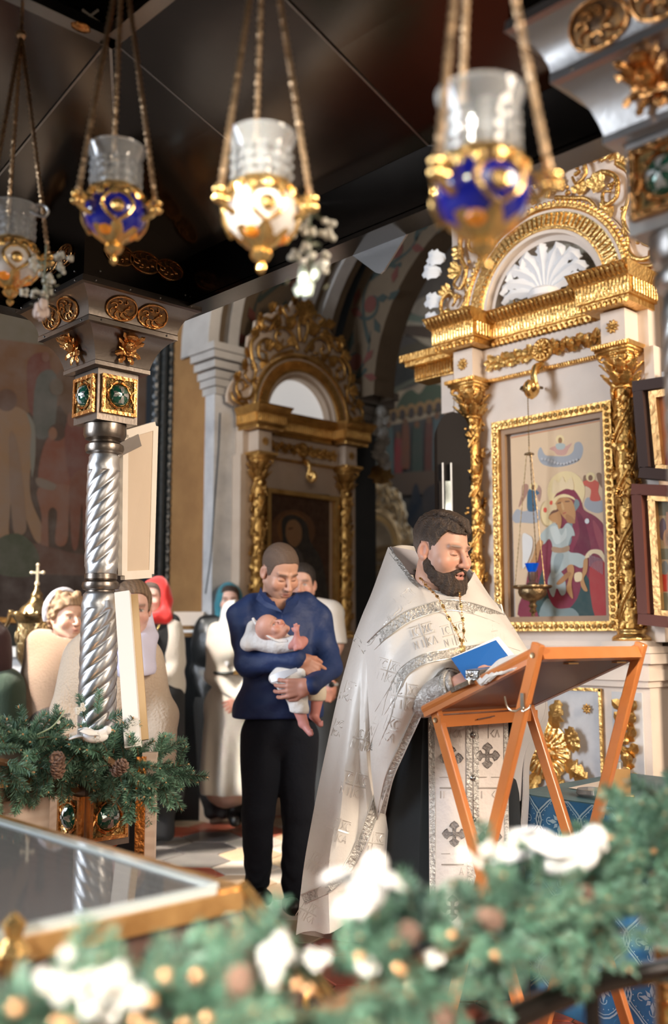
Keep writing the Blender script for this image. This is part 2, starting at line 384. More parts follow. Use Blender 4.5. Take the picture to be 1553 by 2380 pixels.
# far chapel wall with its wall painting
fw = struct('wall_far', MB().box((9.65, 8.4, 3.2), (.2, 7, 6.4)), mat('far painted ground', (.16, .15, .15), .8, var=(1.2, (.09, .09, .10), .8)))
fresco = mat('fresco paint', (.5, .5, .5), .8, attr=True, var=(5, (.12, .11, .11), .35))
def TF(x, y, z): p = onX(x, y, 9.54); p[0] -= z; return p
far = [((.10, .11, .13), [(860, 960), (1060, 925), (1060, 1260), (860, 1260)], False),
       ((.50, .43, .35), [(895, 965), (915, 915), (960, 900), (1060, 850), (1060, 945), (895, 990)]),
       ((.10, .15, .12), [(918, 972), (932, 925), (955, 905), (975, 915), (998, 890), (1040, 905), (1060, 950), (980, 960)]),
       ((.06, .07, .08), [(880, 905), (900, 845), (960, 840), (1060, 800), (1060, 850), (990, 865), (900, 915)]),
       ((.14, .13, .11), [(895, 845), (930, 810), (1060, 770), (1060, 800), (960, 830)]),
       ((.17, .19, .17), [(890, 918), (960, 880), (1060, 842), (1060, 850), (965, 890), (893, 928)]),
       ((.55, .50, .43), [(920, 790), (935, 778), (960, 783), (1000, 805), (1060, 800), (1060, 780), (970, 770)]),
       ((.50, .47, .42), [(945, 765), (1060, 775), (1060, 752), (950, 745)]),
       ((.22, .30, .28), [(948, 745), (1060, 757), (1060, 738), (955, 730)]),
       ((.46, .43, .40), [(958, 728), (1060, 742), (1060, 690), (985, 690)]),
       ((.13, .10, .09), [(925, 775), (1060, 790), (1060, 765), (940, 757)])]
for k in range(8):
    x = 895 + k * 21; far.append(((.42, .28, .15), ell(x, 966 - k * 4.2, 12, 15, 8))); far.append(((.10, .09, .10), ell(x, 972 - k * 4.2, 7, 12, 8)))
for x, c, y0, y1, w in ((905, (.14, .22, .25), 985, 1100, 20), (928, (.34, .08, .10), 1010, 1095, 15), (945, (.26, .12, .09), 980, 1080, 16), (885, (.17, .19, .19), 1000, 1110, 18), (972, (.08, .12, .12), 985, 1110, 20), (1000, (.17, .08, .08), 975, 1110, 16), (1018, (.12, .18, .22), 965, 1110, 16)):
    far += [(c, [(x - w * .5, y0 + 14), (x, y0 + 4), (x + w * .5, y0 + 14), (x + w * .6, y1), (x, y1 + 10), (x - w * .6, y1)]), ((.24, .14, .10), ell(x, y0 + 2, 6, 9, 8))]
far += [((.17, .13, .115), [(860, 1110), (1060, 1095), (1060, 1140), (860, 1150)]), ((.03, .05, .09), [(960, 1150), (975, 1130), (1000, 1250), (985, 1290), (950, 1240)]),
        ((.08, .08, .10), [(985, 1145), (1060, 1130), (1060, 1260), (1010, 1250)])]
mp = empty('wall_painting', 'faded blue and brown wall painting of standing figures on the far chapel wall', 'painting', (9.55, 8.4, 3))
picture('painted_surface', mp, TF, far, fresco, step=.0006, gain=.8)
# the big dark wall painting at the left
mp = empty('large_wall_painting', 'large dark brown wall painting of unclothed and red-robed figures at the left', 'painting', (3.2, 6.62, 2.5))
def TL(x, y, z): p = onY(x, y, 6.63); p[1] -= z; return p
L_ = [((.075, .045, .03), [(-260, 560), (345, 560), (345, 1440), (-260, 1440)], False),
      ((.20, .175, .125), [(-260, 560), (345, 560), (345, 740), (200, 770), (100, 800), (-260, 780)], False),
      ((.21, .10, .045), [(-260, 790), (90, 800), (160, 850), (150, 930), (60, 960), (-260, 980)]),
      ((.15, .085, .05), [(140, 860), (345, 840), (345, 1000), (240, 1000), (150, 960)]),
      ((.18, .05, .035), [(70, 830), (110, 825), (120, 900), (100, 960), (70, 960), (62, 880)]),
      ((.12, .13, .12), [(85, 880), (130, 870), (125, 1000), (80, 1010)]),
      ((.34, .21, .12), [(-10, 965), (30, 945), (62, 960), (75, 1000), (82, 1060), (70, 1095), (72, 1160), (100, 1230), (95, 1262), (78, 1250), (50, 1180), (30, 1140), (20, 1230), (24, 1270), (-10, 1275)]),
      ((.14, .07, .045), ell(15, 930, 24, 26)), ((.25, .25, .22), [(62, 960), (80, 990), (82, 1060), (74, 1110), (70, 1050), (72, 1000)]),
      ((.28, .18, .12), [(20, 1020), (40, 1030), (60, 1200), (55, 1240), (30, 1230)]),
      ((.25, .085, .05), [(100, 1040), (120, 1010), (150, 1012), (178, 1035), (176, 1100), (165, 1140), (110, 1140), (88, 1110)]),
      ((.27, .12, .075), [(88, 1135), (165, 1130), (160, 1180), (155, 1260), (128, 1262), (132, 1190), (112, 1190), (112, 1290), (95, 1290), (96, 1200)]),
      ((.09, .05, .035), ell(132, 1005, 20, 20)), ((.30, .15, .09), ell(122, 1008, 10, 15)), ((.24, .19, .15), [(85, 1110), (128, 1125), (122, 1140), (88, 1130)]),
      ((.19, .055, .04), [(150, 1000), (175, 965), (205, 975), (230, 1010), (225, 1120), (165, 1120)]),
      ((.21, .08, .05), [(165, 1110), (225, 1110), (215, 1270), (195, 1275), (190, 1170), (180, 1270), (165, 1260)]),
      ((.26, .12, .08), ell(166, 975, 11, 17)), ((.045, .025, .02), [(-260, 1290), (100, 1320), (345, 1290), (345, 1440), (-260, 1440)]),
      ((.13, .06, .04), [(60, 1262), (200, 1290), (345, 1270), (345, 1330), (60, 1330)]),
      ((.07, .09, .055), [(-10, 1260), (40, 1240), (80, 1270), (90, 1310), (70, 1340), (-10, 1330)]), ((.22, .10, .07), ell(105, 830, 9, 12)), ((.15, .12, .09), ell(130, 900, 16, 20))]
picture('painted_surface', mp, TL, L_, fresco, step=.0003, gain=.42)
b = MB(); p0, p1 = onY(-260, 1438, 6.61), onY(345, 1438, 6.61); b.bar(V(p0[0], 6.61, p0[2]), V(p1[0], 6.61, p0[2]), .05, .035); b.build('lower_frame', GOLDD, mp, world=True)
b = MB(); b.box((2.9, 6.61, .70), (2.5, .08, 1.4)); struct('baseboard_left', b, mat('black green dado', (.012, .018, .02), .35, var=(5, (.03, .035, .035), .6)))
# dark carved upright with a rope moulding between the painting and the ochre wall
t = empty('carved_upright', 'tall black carved upright with rope mouldings beside the wall painting', 'frame', (4.2, 6.6, 0))
x0, x1 = onY(338, 1200, 6.6)[0], onY(402, 1200, 6.6)[0]
MBL = mat('black carved wood', (.02, .028, .035), .3, bump=(40, .2))
b = MB(); b.box(((x0 + x1) / 2, 6.60, 2.6), (x1 - x0, .08, 5.2)); b.build('board', MBL, t, world=True)
for q, r in ((.16, .028), (.42, .03), (.68, .026), (.9, .03)):
    zz = np.linspace(.6, 4.2, 181); X = x0 + q * (x1 - x0)
    b = MB(); b.lathe([(r, z) for z in zz], (X, 6.555, 0), 8, rf=lambda A, z: 1 + .18 * np.cos(2 * (A - z * 45))) if q in (.16, .68) else b.lathe([(r, .6), (r, 4.2)], (X, 6.555, 0), 10)
    b.build('rope_moulding' if q in (.16, .68) else 'round_moulding', MBL, t, world=True)
# small white socket box and cable on the ochre wall
t = empty('wall_socket', 'small beige socket box with a black plug on the ochre wall', 'socket', onY(412, 1385, 6.62))
c = onY(414, 1383, 6.62); b = MB(); b.box((c[0], 6.63, c[2]), (.09, .03, .08)); b.build('housing', CREAM, t, world=True)
b = MB(); b.blob((c[0] + .03, 6.61, c[2]), .014); b.tube(cm([(c[0] + .03, 6.61, c[2]), (c[0] + .1, 6.61, c[2] - .02), (c[0] + .2, 6.62, c[2] + .04), (c[0] + .25, 6.63, c[2] + .3)], 6), .005, 6); b.build('cable', mat('black rubber', (.02, .02, .02), .5), t, world=True)
tag(MB().tube(cm([onY(x, y, 5.98) for x, y in ((512, 960), (508, 1050), (498, 1180), (490, 1290), (478, 1380))], 8), .006, 6).build('wall_cable', MATS['black rubber']), 'thin dark cable hanging down the white marble pilaster', 'cable')

struct('trim_16', MB().box((4.44, 6.36, 3.2), (.02, .5, 6.4)), PLASTERO)
struct('wall_4', MB().box((4.68, 6.62, 3.2), (.46, .1, 6.4)), PLASTERO)
# ---------------------------------------------------------------- canopy over the tomb
CX, CY = 1.02, 1.96; HX, HY = .95, 1.31
cano = empty('canopy_roof', 'large dark polished steel canopy roof overhead with a square lantern opening', 'canopy', (CX, CY, 2.5))
ox0, ox1, oy0, oy1, oz = .76, 1.28, 1.70, 2.22, 2.92
def cpanel(q): b = MB(); b.grid(q, .004); b.build('ceiling_panel', STEELD, cano, world=True, smooth=False)
X0, X1, Y0, Y1, Z0 = CX - HX, CX + HX, CY - HY, CY + HY, 2.67
for (xa, xo) in ((X1, ox1), (X0, ox0)):
    for ya, yb, oa, ob in ((Y0, oy0, oy0, oy0), (oy0, oy1, oy0, oy1), (oy1, Y1, oy1, oy1)):
        cpanel([[(xa, ya + .003, Z0), (xa, yb - .003, Z0)], [(xo, oa + .001, oz), (xo, ob - .001, oz)]])
for (ya, yo) in ((Y1, oy1), (Y0, oy0)):
    for xa, xb, oa, ob in ((X0, ox0, ox0, ox0), (ox0, ox1, ox0, ox1), (ox1, X1, ox1, ox1)):
        cpanel([[(xa + .003, ya, Z0), (xb - .003, ya, Z0)], [(oa + .001, yo, oz), (ob - .001, yo, oz)]])
SEAM = mat('grey steel trim', (.34, .33, .32), .3, 1)
b = MB()
for p, q in (((X1, oy1, Z0), (ox1, oy1, oz)), ((X1, oy0, Z0), (ox1, oy0, oz)), ((ox0, Y1, Z0), (ox0, oy1, oz)), ((ox1, Y1, Z0), (ox1, oy1, oz)), ((ox1, Y0, Z0), (ox1, oy0, oz)), ((X0, oy0, Z0), (ox0, oy0, oz)), ((X0, oy1, Z0), (ox0, oy1, oz))):
    b.bar(V(*p) - V(0, 0, .003), V(*q) - V(0, 0, .003), .006, .004)
for p, q in (((X1, Y1, Z0), (ox1, oy1, oz)), ((X0, Y1, Z0), (ox0, oy1, oz)), ((X1, Y0, Z0), (ox1, oy0, oz))): b.bar(V(*p) - V(0, 0, .003), V(*q) - V(0, 0, .003), .008, .005)
b.build('seam_strip', SEAM, cano, world=True)
for p, q in (((ox0, oy0), (ox1, oy0)), ((ox1, oy0), (ox1, oy1)), ((ox1, oy1), (ox0, oy1)), ((ox0, oy1), (ox0, oy0))):
    p = V(*p, oz); q = V(*q, oz); b = MB(); dd = unit(q - p)
    b.bar(p - dd * .02, q + dd * .02, .045, .03); b.build('opening_trim', SEAM, cano, world=True)
b = MB()
for x0, y0, x1, y1 in ((ox0, oy0, ox1, oy0), (ox1, oy0, ox1, oy1), (ox1, oy1, ox0, oy1), (ox0, oy1, ox0, oy0)):
    b.grid([[(x0, y0, oz), (x1, y1, oz)], [(x0, y0, oz + .22), (x1, y1, oz + .22)]], .004)
b.box(((ox0 + ox1) / 2, (oy0 + oy1) / 2, oz + .225), (.56, .56, .01)); b.build('lantern_box', STEELD, cano, world=True, smooth=False)
def LP(x, y): a_, c_ = onX(x, y, ox1 - .008), onY(x, y, oy1 - .008); return a_ if a_ @ FH < c_ @ FH else c_
b = MB()
for k in range(-4, 5):
    for s in (1, -1): b.blob(LP(210 + k * 4.6 + s * 1.5, 38 + s * k * 3.4), .0042, 6, 4)
b.build('stud_cross', mat('white enamel studs', (.9, .88, .8), .4), cano, world=True)
b = MB(); p = LP(188, 62); b.blob(p, (.03, .02, .012)); b.build('copper_ornament', COPPER, cano, world=True)
for a, c, d in (('x', (X1 + .025, CY, 2.6), (.05, 2 * HY + .1, .2)), ('x', (X0 - .025, CY, 2.6), (.05, 2 * HY + .1, .2)), ('y', (CX, Y1 + .025, 2.6), (2 * HX, .05, .2)), ('y', (CX, Y0 - .025, 2.6), (2 * HX, .05, .2))):
    b = MB(); b.box(c, d); c2 = V(*c); c2[2] = 2.495
    o2 = V(*c) - V(CX, CY, 2.6); o2 = unit(V(o2[0] / HX, o2[1] / HY, 0)); c2[:2] += np.round(o2[:2]) * .02
    b.box(c2, (d[0] + (.04 if a == 'x' else 0), d[1] + (.04 if a == 'y' else 0), .018)); b.build('beam', STEELD, cano, world=True, smooth=False)
# metal lambrequin plate hanging below the far beam
P = [(805, 562), (790, 572), (872, 633), (884, 636), (893, 628), (985, 480), (960, 470)]
b = MB(); T3 = lambda x, y, z: tuple(onX(x, y, 2.06) + V(z, 0, 0)); b.prism(P, 0, .006, T3); b.build('lambrequin_plate', STEEL, cano, world=True, smooth=False)

def faceT(k, cx, cy):   # 0 faces -Y, 1 faces -X, 2 faces +X, 3 faces +Y ; returns (u, out, z) -> world
    e = {0: ((1, 0), (0, -1)), 1: ((0, -1), (-1, 0)), 2: ((0, 1), (1, 0)), 3: ((-1, 0), (0, 1))}[k]
    return lambda u, o, z: V(cx + e[0][0] * u + e[1][0] * o, cy + e[0][1] * u + e[1][1] * o, z)
ENG = mat('green enamel', (.012, .11, .07), .12, .3, coat=1); ENW = mat('silver cross relief', (.62, .66, .64), .3, .8)
ENG2 = mat('pale green enamel', (.13, .34, .24), .3, .1, var=(60, (.75, .55, .3), .9))
def enamel_plate(par, T, half, zc, s=.066):
    """gilded square plate with a domed green medallion and a cross"""
    b = MB()
    for du, dz, w, h in ((0, s, 2 * s + .014, .012), (0, -s, 2 * s + .014, .012), (s, 0, .012, 2 * s - .01), (-s, 0, .012, 2 * s - .01)):
        p = T(du, half + .007, zc + dz); q = T(1, 0, 0) - T(0, 0, 0); d = (w if abs(q[0]) > .5 else .014, w if abs(q[1]) > .5 else .014, h); b.box(p, d)
    pl = b.build('enamel_plate', COPPER, par, world=True, smooth=False)
    b = MB(); q = T(1, 0, 0) - T(0, 0, 0); b.box(T(0, half + .003, zc), (2 * s if abs(q[0]) > .5 else .006, 2 * s if abs(q[1]) > .5 else .006, 2 * s))
    b.build('chased_ground', ENG2 if par.name.startswith('canopy_column.001') else mat('chased gilt ground', (.45, .27, .09), .35, .9, var=(55, (.02, .05, .035), .9), bump=(80, .6)), pl, world=True)
    b = MB()
    for i in range(12):
        a = i * PI / 6; rr = s * (.78 + .16 * (i % 3 == 0)); pts = [T(rr * math.cos(a + t * .35) * (.8 + .2 * abs(t)), half + .009, zc + rr * math.sin(a + t * .35)) for t in (-1, 0, 1)]
        b.tube(cm(pts, 3), .004, 5)
    R = np.stack([T(1, 0, 0) - T(0, 0, 0), V(0, 0, 1), T(0, 1, 0) - T(0, 0, 0)], 1)
    b.lathe([(s * .70, .004), (s * .72, .009), (s * .66, .011), (s * .62, .006)], T(0, half, zc), 24, R=R, cap=False)
    b.build('gilt_scrollwork', COPPER, pl, world=True)
    b = MB(); b.lathe([(s * .63 * math.cos(a), .006 + .024 * math.sin(a)) for a in np.linspace(0, 1.5, 6)], T(0, half, zc), 24, R=R); b.build('medallion', ENG, pl, world=True)
    b = MB(); r_ = s * .6
    for i in range(4):
        a = i * PI / 2; c, sn = math.cos(a), math.sin(a)
        P = [(.12, .1), (.45, .16), (.86, .55), (.78, .0), (.86, -.55), (.45, -.16), (.12, -.1)]
        G = [[], []]
        for x, y in P:
            uu, vv = r_ * (x * c - y * sn), r_ * (x * sn + y * c); rr = min(1, math.hypot(uu, vv) / (s * .63)); G[0].append(T(uu, half + .0085 + .024 * math.sqrt(max(0, 1 - rr * rr)), zc + vv))
        b.add(G[0], [(0, 1, 2, 3), (0, 3, 4, 5), (0, 5, 6)])
    b.build('cross', ENW, pl, world=True, smooth=False)

capprof = [(.235, 2.50), (.238, 2.478), (.226, 2.474), (.212, 2.462), (.197, 2.447), (.186, 2.428), (.179, 2.408), (.176, 2.392), (.178, 2.388), (.178, 2.372), (.166, 2.368),
           (.152, 2.356), (.137, 2.338), (.124, 2.315), (.114, 2.288), (.108, 2.265), (.110, 2.262), (.110, 2.248), (.084, 2.246)]
def covept(T, u, v, o, lo):   # v 0..1 along the upper (lo=2) or lower (lo=10) cove
    P = np.array(capprof[lo:lo + 6]); i = v * 5; k = min(4, int(i)); f = i - k; p = P[k] * (1 - f) + P[k + 1] * f; t = unit(P[k + 1] - P[k]); n = V(-t[1], t[0]); n = -n if n[0] < 0 else n
    return T(u, p[0] + n[0] * o, p[1] + n[1] * o)
def gilt_ovals(par, f, cs, name):
    """pierced gilt ovals: outline rings with interlaced scrolls inside, laid on a surface f(u, v, lift)"""
    for (cu, cv, ru, rv) in cs:
        b = MB(); b.tube([f(cu + ru * math.cos(a), cv + rv * math.sin(a), .004) for a in np.linspace(0, 2 * PI, 33)[:-1]], .0035, 6, closed=True)
        for q in range(8):
            a = q * PI / 4 + .2; x, y = cu + .5 * ru * math.cos(a), cv + .5 * rv * math.sin(a)
            b.tube([f(x + .45 * ru * math.cos(t) * (1 - t / 9), y + .45 * rv * math.sin(t) * (1 - t / 9), .005) for t in np.linspace(a, a + 4.4, 11)], .0026, 5)
        G = [[f(cu + ru * r * math.cos(a), cv + rv * r * math.sin(a), .0015) for a in np.linspace(0, 2 * PI, 25)] for r in (.02, .5, .97)]
        g = b.build(name, COPPER, par, world=True)
        b = MB(); b.grid(G); b.build('backing_leaf', mat('dark gilt ground', (.30, .15, .05), .4, .9, var=(50, (.06, .05, .045), .9)), g, world=True)
def column(cx, cy, label, STEEL=STEEL):
    t = empty('canopy_column', label, 'column', (cx, cy, 0), group=None)
    b = MB()
    for k in range(4):
        T = faceT(k, cx, cy); b.grid([[T(-w, w, z) for w, z in capprof], [T(w, w, z) for w, z in capprof]])
    cap = b.build('capital', STEEL, t, world=True, ang=18)
    b = MB()
    for k in range(2):
        T = faceT(k, cx, cy)
        for w, z, n in ((.239, 2.487, (-.19, -.06, .06, .19)), (.179, 2.38, (-.13, .13))):
            for u in n: b.blob(T(u, w, z), .0042, 6, 4)
    b.build('screws', SEAM, cap, world=True)
    b = MB(); b.box((cx, cy, 2.665), (.46, .46, .33)); dbx = b.build('drop_box', STEELD, t, world=True, smooth=False)
    b = MB()
    for k in range(2):
        for u in (-.17, .17): b.blob(faceT(k, cx, cy)(u, .231, 2.525), .0035, 6, 4)
    b.build('rivets', SEAM, dbx, world=True)
    b = MB(); b.box((cx, cy, 2.158), (.16, .16, .185)); nb = b.build('neck_box', STEEL, t, world=True, smooth=False)
    for k in range(2):
        T = faceT(k, cx, cy)
        gilt_ovals(cap, lambda u, v, o: covept(T, u, v, o, 2), ((-.062, .55, .058, .42), (.062, .55, .058, .42)), 'pierced_oval')
        gilt_ovals(dbx, lambda u, v, o: T(u, .2305 + o, v), ((-.10, 2.6, .055, .034), (0, 2.6, .06, .036), (.10, 2.6, .055, .034)), 'gilt_panel')
        b = MB(); f = lambda u, v, o: covept(T, u, v, o, 10)      # winged cherub head
        b.blob(f(0, .45, .012), (.022, .022, .026), 10, 8); b.blob(f(0, .66, .014), (.012, .012, .010)); b.blob(f(0, .46, .034), (.005, .005, .007)); b.blob(f(0, .2, .01), (.026, .02, .014))
        for s in (-1, 1):
            b.blob(f(s * .009, .4, .031), .004, 6, 4)
            for j, (du, dv, l) in enumerate(((.03, .15, .03), (.038, .45, .032), (.034, .75, .026), (.02, .95, .022))):
                p_ = f(s * .008, .42 + .1 * j, .012); q_ = f(s * (.04 - .004 * j), .1 + .3 * j, .012); leaf(b, p_, q_ - p_, T(0, 1, 0) - T(0, 0, 0), .052 if j < 3 else .04, .011, 2, .2, 5)
        b.lathe([(.034, 0), (.036, .004), (.03, .006)], f(0, .5, .002), 16, R=np.stack([T(1, 0, 0) - T(0, 0, 0), V(0, 0, 1), T(0, 1, 0) - T(0, 0, 0)], 1))
        b.build('cherub_head', COPPER, cap, world=True)
        enamel_plate(nb, T, .08, 2.158, .062)
    b = MB(); b.lathe([(.05, 2.066), (.074, 2.064), (.075, 2.03), (.068, 2.015), (.052, 2.008), (.055, 2.0), (.066, 1.993), (.068, 1.98), (.064, 1.967), (.05, 1.962), (.048, 1.955)], (cx, cy, 0), 32); b.build('neck_ring', STEEL, t, world=True)
    tw = lambda A, z: 1 - .085 * (1 - np.abs(np.sin(3 * A))) ** 1.5
    def sh(za, zb, r): return [(.048, zb + .012), (r * .93, zb), (r, zb - .03)] + [(r * (1 + .02 * math.sin(PI * (zb - z) / (zb - za))), z) for z in np.linspace(zb - .04, za + .04, 170)] + [(r, za + .03), (r * .93, za), (.048, za - .012)]
    def lat(P, k):
        b = MB()
        b.lathe(P, (cx, cy, 0), 60, rf=lambda A, z: tw(A, z) if (P[-1][1] + .05 < z < P[0][1] - .06) else 1 + 0 * A, tw=k); return b
    lat(sh(1.54, 1.95, .0575), 21).build('twisted_shaft', SILVER, t, world=True, ang=60)
    b = MB(); b.lathe([(.05, 1.545), (.056, 1.54), (.056, 1.524), (.052, 1.52), (.062, 1.512), (.065, 1.5), (.061, 1.488), (.05, 1.484), (.05, 1.478)], (cx, cy, 0), 32); b.build('mid_ring', STEEL, t, world=True)
    lat(sh(.86, 1.47, .0635), 21).build('twisted_shaft', SILVER, t, world=True, ang=60)
    b = MB(); b.box((cx, cy, .74), (.17, .17, .2)); b.box((cx, cy, .855), (.2, .2, .03)); bb = b.build('base_box', STEEL, t, world=True, smooth=False)
    for k in range(2): enamel_plate(bb, faceT(k, cx, cy), .085, .735, .066)
    b = MB(); b.lathe([(.085, .64), (.06, .62), (.05, .58), (.07, .5), (.09, .42), (.1, .34), (.12, .3), (.12, .0)], (cx, cy, 0), 24, rf=lambda A, z: 1 + .08 * np.cos(8 * A)); b.build('gilt_foot', COPPER, t, world=True)
    return t
column(1.79, 3.06, 'full spiral steel column at the left with gilt cherubs and green medallions', STEELW)
column(1.70, .83, 'nearest steel column at the right edge, only its stepped capital in view')

# framed panels fixed to the left column, seen from behind
WOODW = mat('cream painted wood', (.78, .72, .64), .45, var=(8, (.68, .6, .5), .4)); BACK = mat('beige hardboard', (.60, .49, .38), .7, var=(3, (.54, .43, .32), .5))
def framed(label, pix, dn, df, inner, name='picture_frame'):
    t = empty(name, label, 'panel', at(*pix[0], dn))
    A, B, C_, D = [at(p[0], p[1], d) for p, d in zip(pix, (dn, df, df, dn))]
    n = unit(np.cross(B - A, D - A)); n = -n if n @ (CAM - A) < 0 else n
    b = MB()
    for p, q in ((A, B), (B, C_), (C_, D), (D, A)): b.bar(p, q, .03, .018, up=n)
    b.build('frame', WOODW, t, world=True)
    b = MB(); b.grid([[A, B], [D, C_]], .004); b.build('back_board', BACK, t, world=True, smooth=False)
    return t, A, B, C_, D, n
t, A, B_, C_, D, n = framed('cream wooden framed panel seen from behind, fixed high on the spiral column', ((288, 1010), (358, 990), (348, 1334), (285, 1338)), 3.5, 3.66, 0)
b = MB(); b.bar(A * .9 + D * .1 + n * .012 + (A - B_) * .3, (A * .55 + B_ * .45) * .93 + D * .07 + n * .012, .045, .006, up=n); b.build('metal_bracket', STEEL, t, world=True)
b = MB(); b.grid([[A * .35 + B_ * .05 + D * .5 + C_ * .1 + n * .002 + (D - A) * .2, A * .15 + B_ * .25 + D * .3 + C_ * .3 + n * .002 + (D - A) * .2], [D * .85 + C_ * .1 + A * .05 + n * .002, D * .5 + C_ * .45 + A * .03 + B_ * .02 + n * .002]]); b.build('paper_label', mat('pale paper', (.74, .64, .52), .8), t, world=True)
t = empty('narrow_picture_frame', 'white edged framed panel seen almost edge on below the first, by the column', 'panel', at(300, 1740, 3.3))
P = [at(285, 1378, 3.38), at(310, 1738, 3.22)]; b = MB(); b.bar(P[0], P[1], .03, .05, up=RT); b.build('frame', mat('white frame', (.86, .84, .81), .35), t, world=True)
P = [at(300, 1384, 3.46), at(324, 1722, 3.30)]; b = MB(); b.bar(P[0], P[1], .012, .06, up=RT); b.build('inner_edge', mat('tan wood edge', (.55, .38, .2), .5), t, world=True)

# ---------------------------------------------------------------- hanging lamps in a row under the canopy
GLASS = mat('pressed clear glass', (.93, .96, .98), .06, trans=.75); AMB = mat('amber glass', (.9, .35, .03), .1, trans=.6, emit=(1, .35, .05, .12))
BLUE = mat('cobalt enamel', (.006, .012, .30), .12, coat=1); WHE = mat('white enamel', (.9, .88, .86), .15, coat=1, var=(14, (.85, .6, .35), .25))
CHG = mat('antique brass chain', (.58, .40, .24), .3, .9, bump=(60, .3))
def lamp(x, y, z, rz, blue, label, zt, top=2.9):
    t = empty('hanging_lamp', label, 'oil lamp', (x, y, z), rz, group='oil lamps hanging in a row')
    em = BLUE if blue else WHE
    b = MB(); b.lathe([(.012, .028), (.03, .04), (.048, .06), (.0545, .08), (.053, .1), (.044, .118), (.040, .126)], n=28); b.build('enamel_bowl', em, t)
    b = MB()      # gilt cartouches and foliage over the enamel
    for i in range(3):
        a0 = i * 2 * PI / 3 + PI / 3
        for s in (-1, 1):
            b.tube(cm([(.0555 * math.cos(a0 + s * u) * rr, .0555 * math.sin(a0 + s * u) * rr, zz) for u, zz, rr in ((0, .05, .86), (.35, .066, .97), (.5, .086, 1.0), (.3, .104, .98), (0, .11, .95))], 4), .0035, 6)
        b.blob((.054 * math.cos(a0), .054 * math.sin(a0), .08), (.006, .012, .014), R=rotz(a0), n=8)
    for a in np.arange(0, 2 * PI, PI / 7): b.blob((.05 * math.cos(a), .05 * math.sin(a), .113), (.006, .009, .011), R=rotz(a), n=6, m_=4)
    b.build('gilt_cartouches', GOLDB, t)
    b = MB(); b.lathe([(.038, .114), (.047, .118), (.05, .125), (.046, .133), (.041, .137), (.039, .13)], n=28, rf=lambda A, z: 1 + .05 * np.cos(18 * A)); b.build('gilt_collar', GOLDB, t)
    b = MB(); b.lathe([(.034, .13), (.036, .15), (.037, .185), (.04, .2), (.0445, .215), (.046, .222), (.043, .22), (.038, .2), (.034, .185), (.033, .15), (.03, .135)], n=40, rf=lambda A, z: 1.12 + (.045 * np.cos(14 * A) if z < .2 else 0), cap=False)
    for i in range(14):
        for zz in (.15, .168, .185): a = i * 2 * PI / 14; b.blob((.042 * math.cos(a), .042 * math.sin(a), zz), .0058, 6, 4)
    b.build('glass_cup', GLASS, t)
    b = MB(); b.lathe([(.001, -.02), (.006, -.014), (.007, -.007), (.004, 0), (.012, .006), (.016, .014), (.012, .022), (.022, .03), (.034, .042), (.040, .052)], n=20, rf=lambda A, z: 1 + .1 * np.cos(6 * A)); b.build('gilt_finial', GOLDB, t)
    b = MB()
    for i in range(3): a = i * 2 * PI / 3 + .4; b.blob((.026 * math.cos(a), .026 * math.sin(a), .045), (.014, .014, .012))
    b.build('amber_drops', AMB, t)
    for i in range(3):
        a = i * 2 * PI / 3; c, s = math.cos(a), math.sin(a); b = MB()
        b.tube(cm([(.045 * c, .045 * s, .07), (.066 * c, .066 * s, .075), (.078 * c, .078 * s, .09), (.07 * c, .07 * s, .103), (.06 * c, .06 * s, .095), (.05 * c, .05 * s, .108)], 4), .0055, 6)
        for q in ((.079, .1), (.068, .086), (.08, .085)): b.blob((q[0] * c, q[0] * s, q[1]), .0085, 8, 6)
        lg = b.build('lug', GOLDB, t)
        p, q = V(.075 * c, .075 * s, .105), V(0, 0, zt); n = 90; b = MB()
        b.tube([p + (q - p) * k / n for k in range(n + 1)], [.0058 if k % 2 else .0036 for k in range(n + 1)], 6); b.build('chain', CHG, lg)
    b = MB(); L = top - z - zt; b.tube([(0, 0, zt + L * k / 20) for k in range(21)], [.0045 if k % 2 else .003 for k in range(21)], 6); b.blob((0, 0, zt), .012); b.build('hanger', CHG, t)
    t.scale = (1.18, 1.18, 1.03)
    return t
kk = .82
def lp(px, py, d): return at(px, py, d * kk)
for px, py, d, rz, bl, lb in ((1120, 425, 1.54, .24, 1, 'largest and nearest blue enamel oil lamp, furthest right in the row'), (608, 475, 2.01, .24, 0, 'white enamel oil lamp with gilt mounts glaring in the sun'),
                              (268, 480, 2.39, 2.4, 1, 'smaller blue enamel oil lamp above the spiral column'), (28, 595, 2.83, 2.6, 0, 'white oil lamp cut by the left edge')):
    p = lp(px, py, d); lamp(p[0], p[1], p[2] - .105, rz + YAW, bl, lb, .66, {0: 2.92}.get(0))
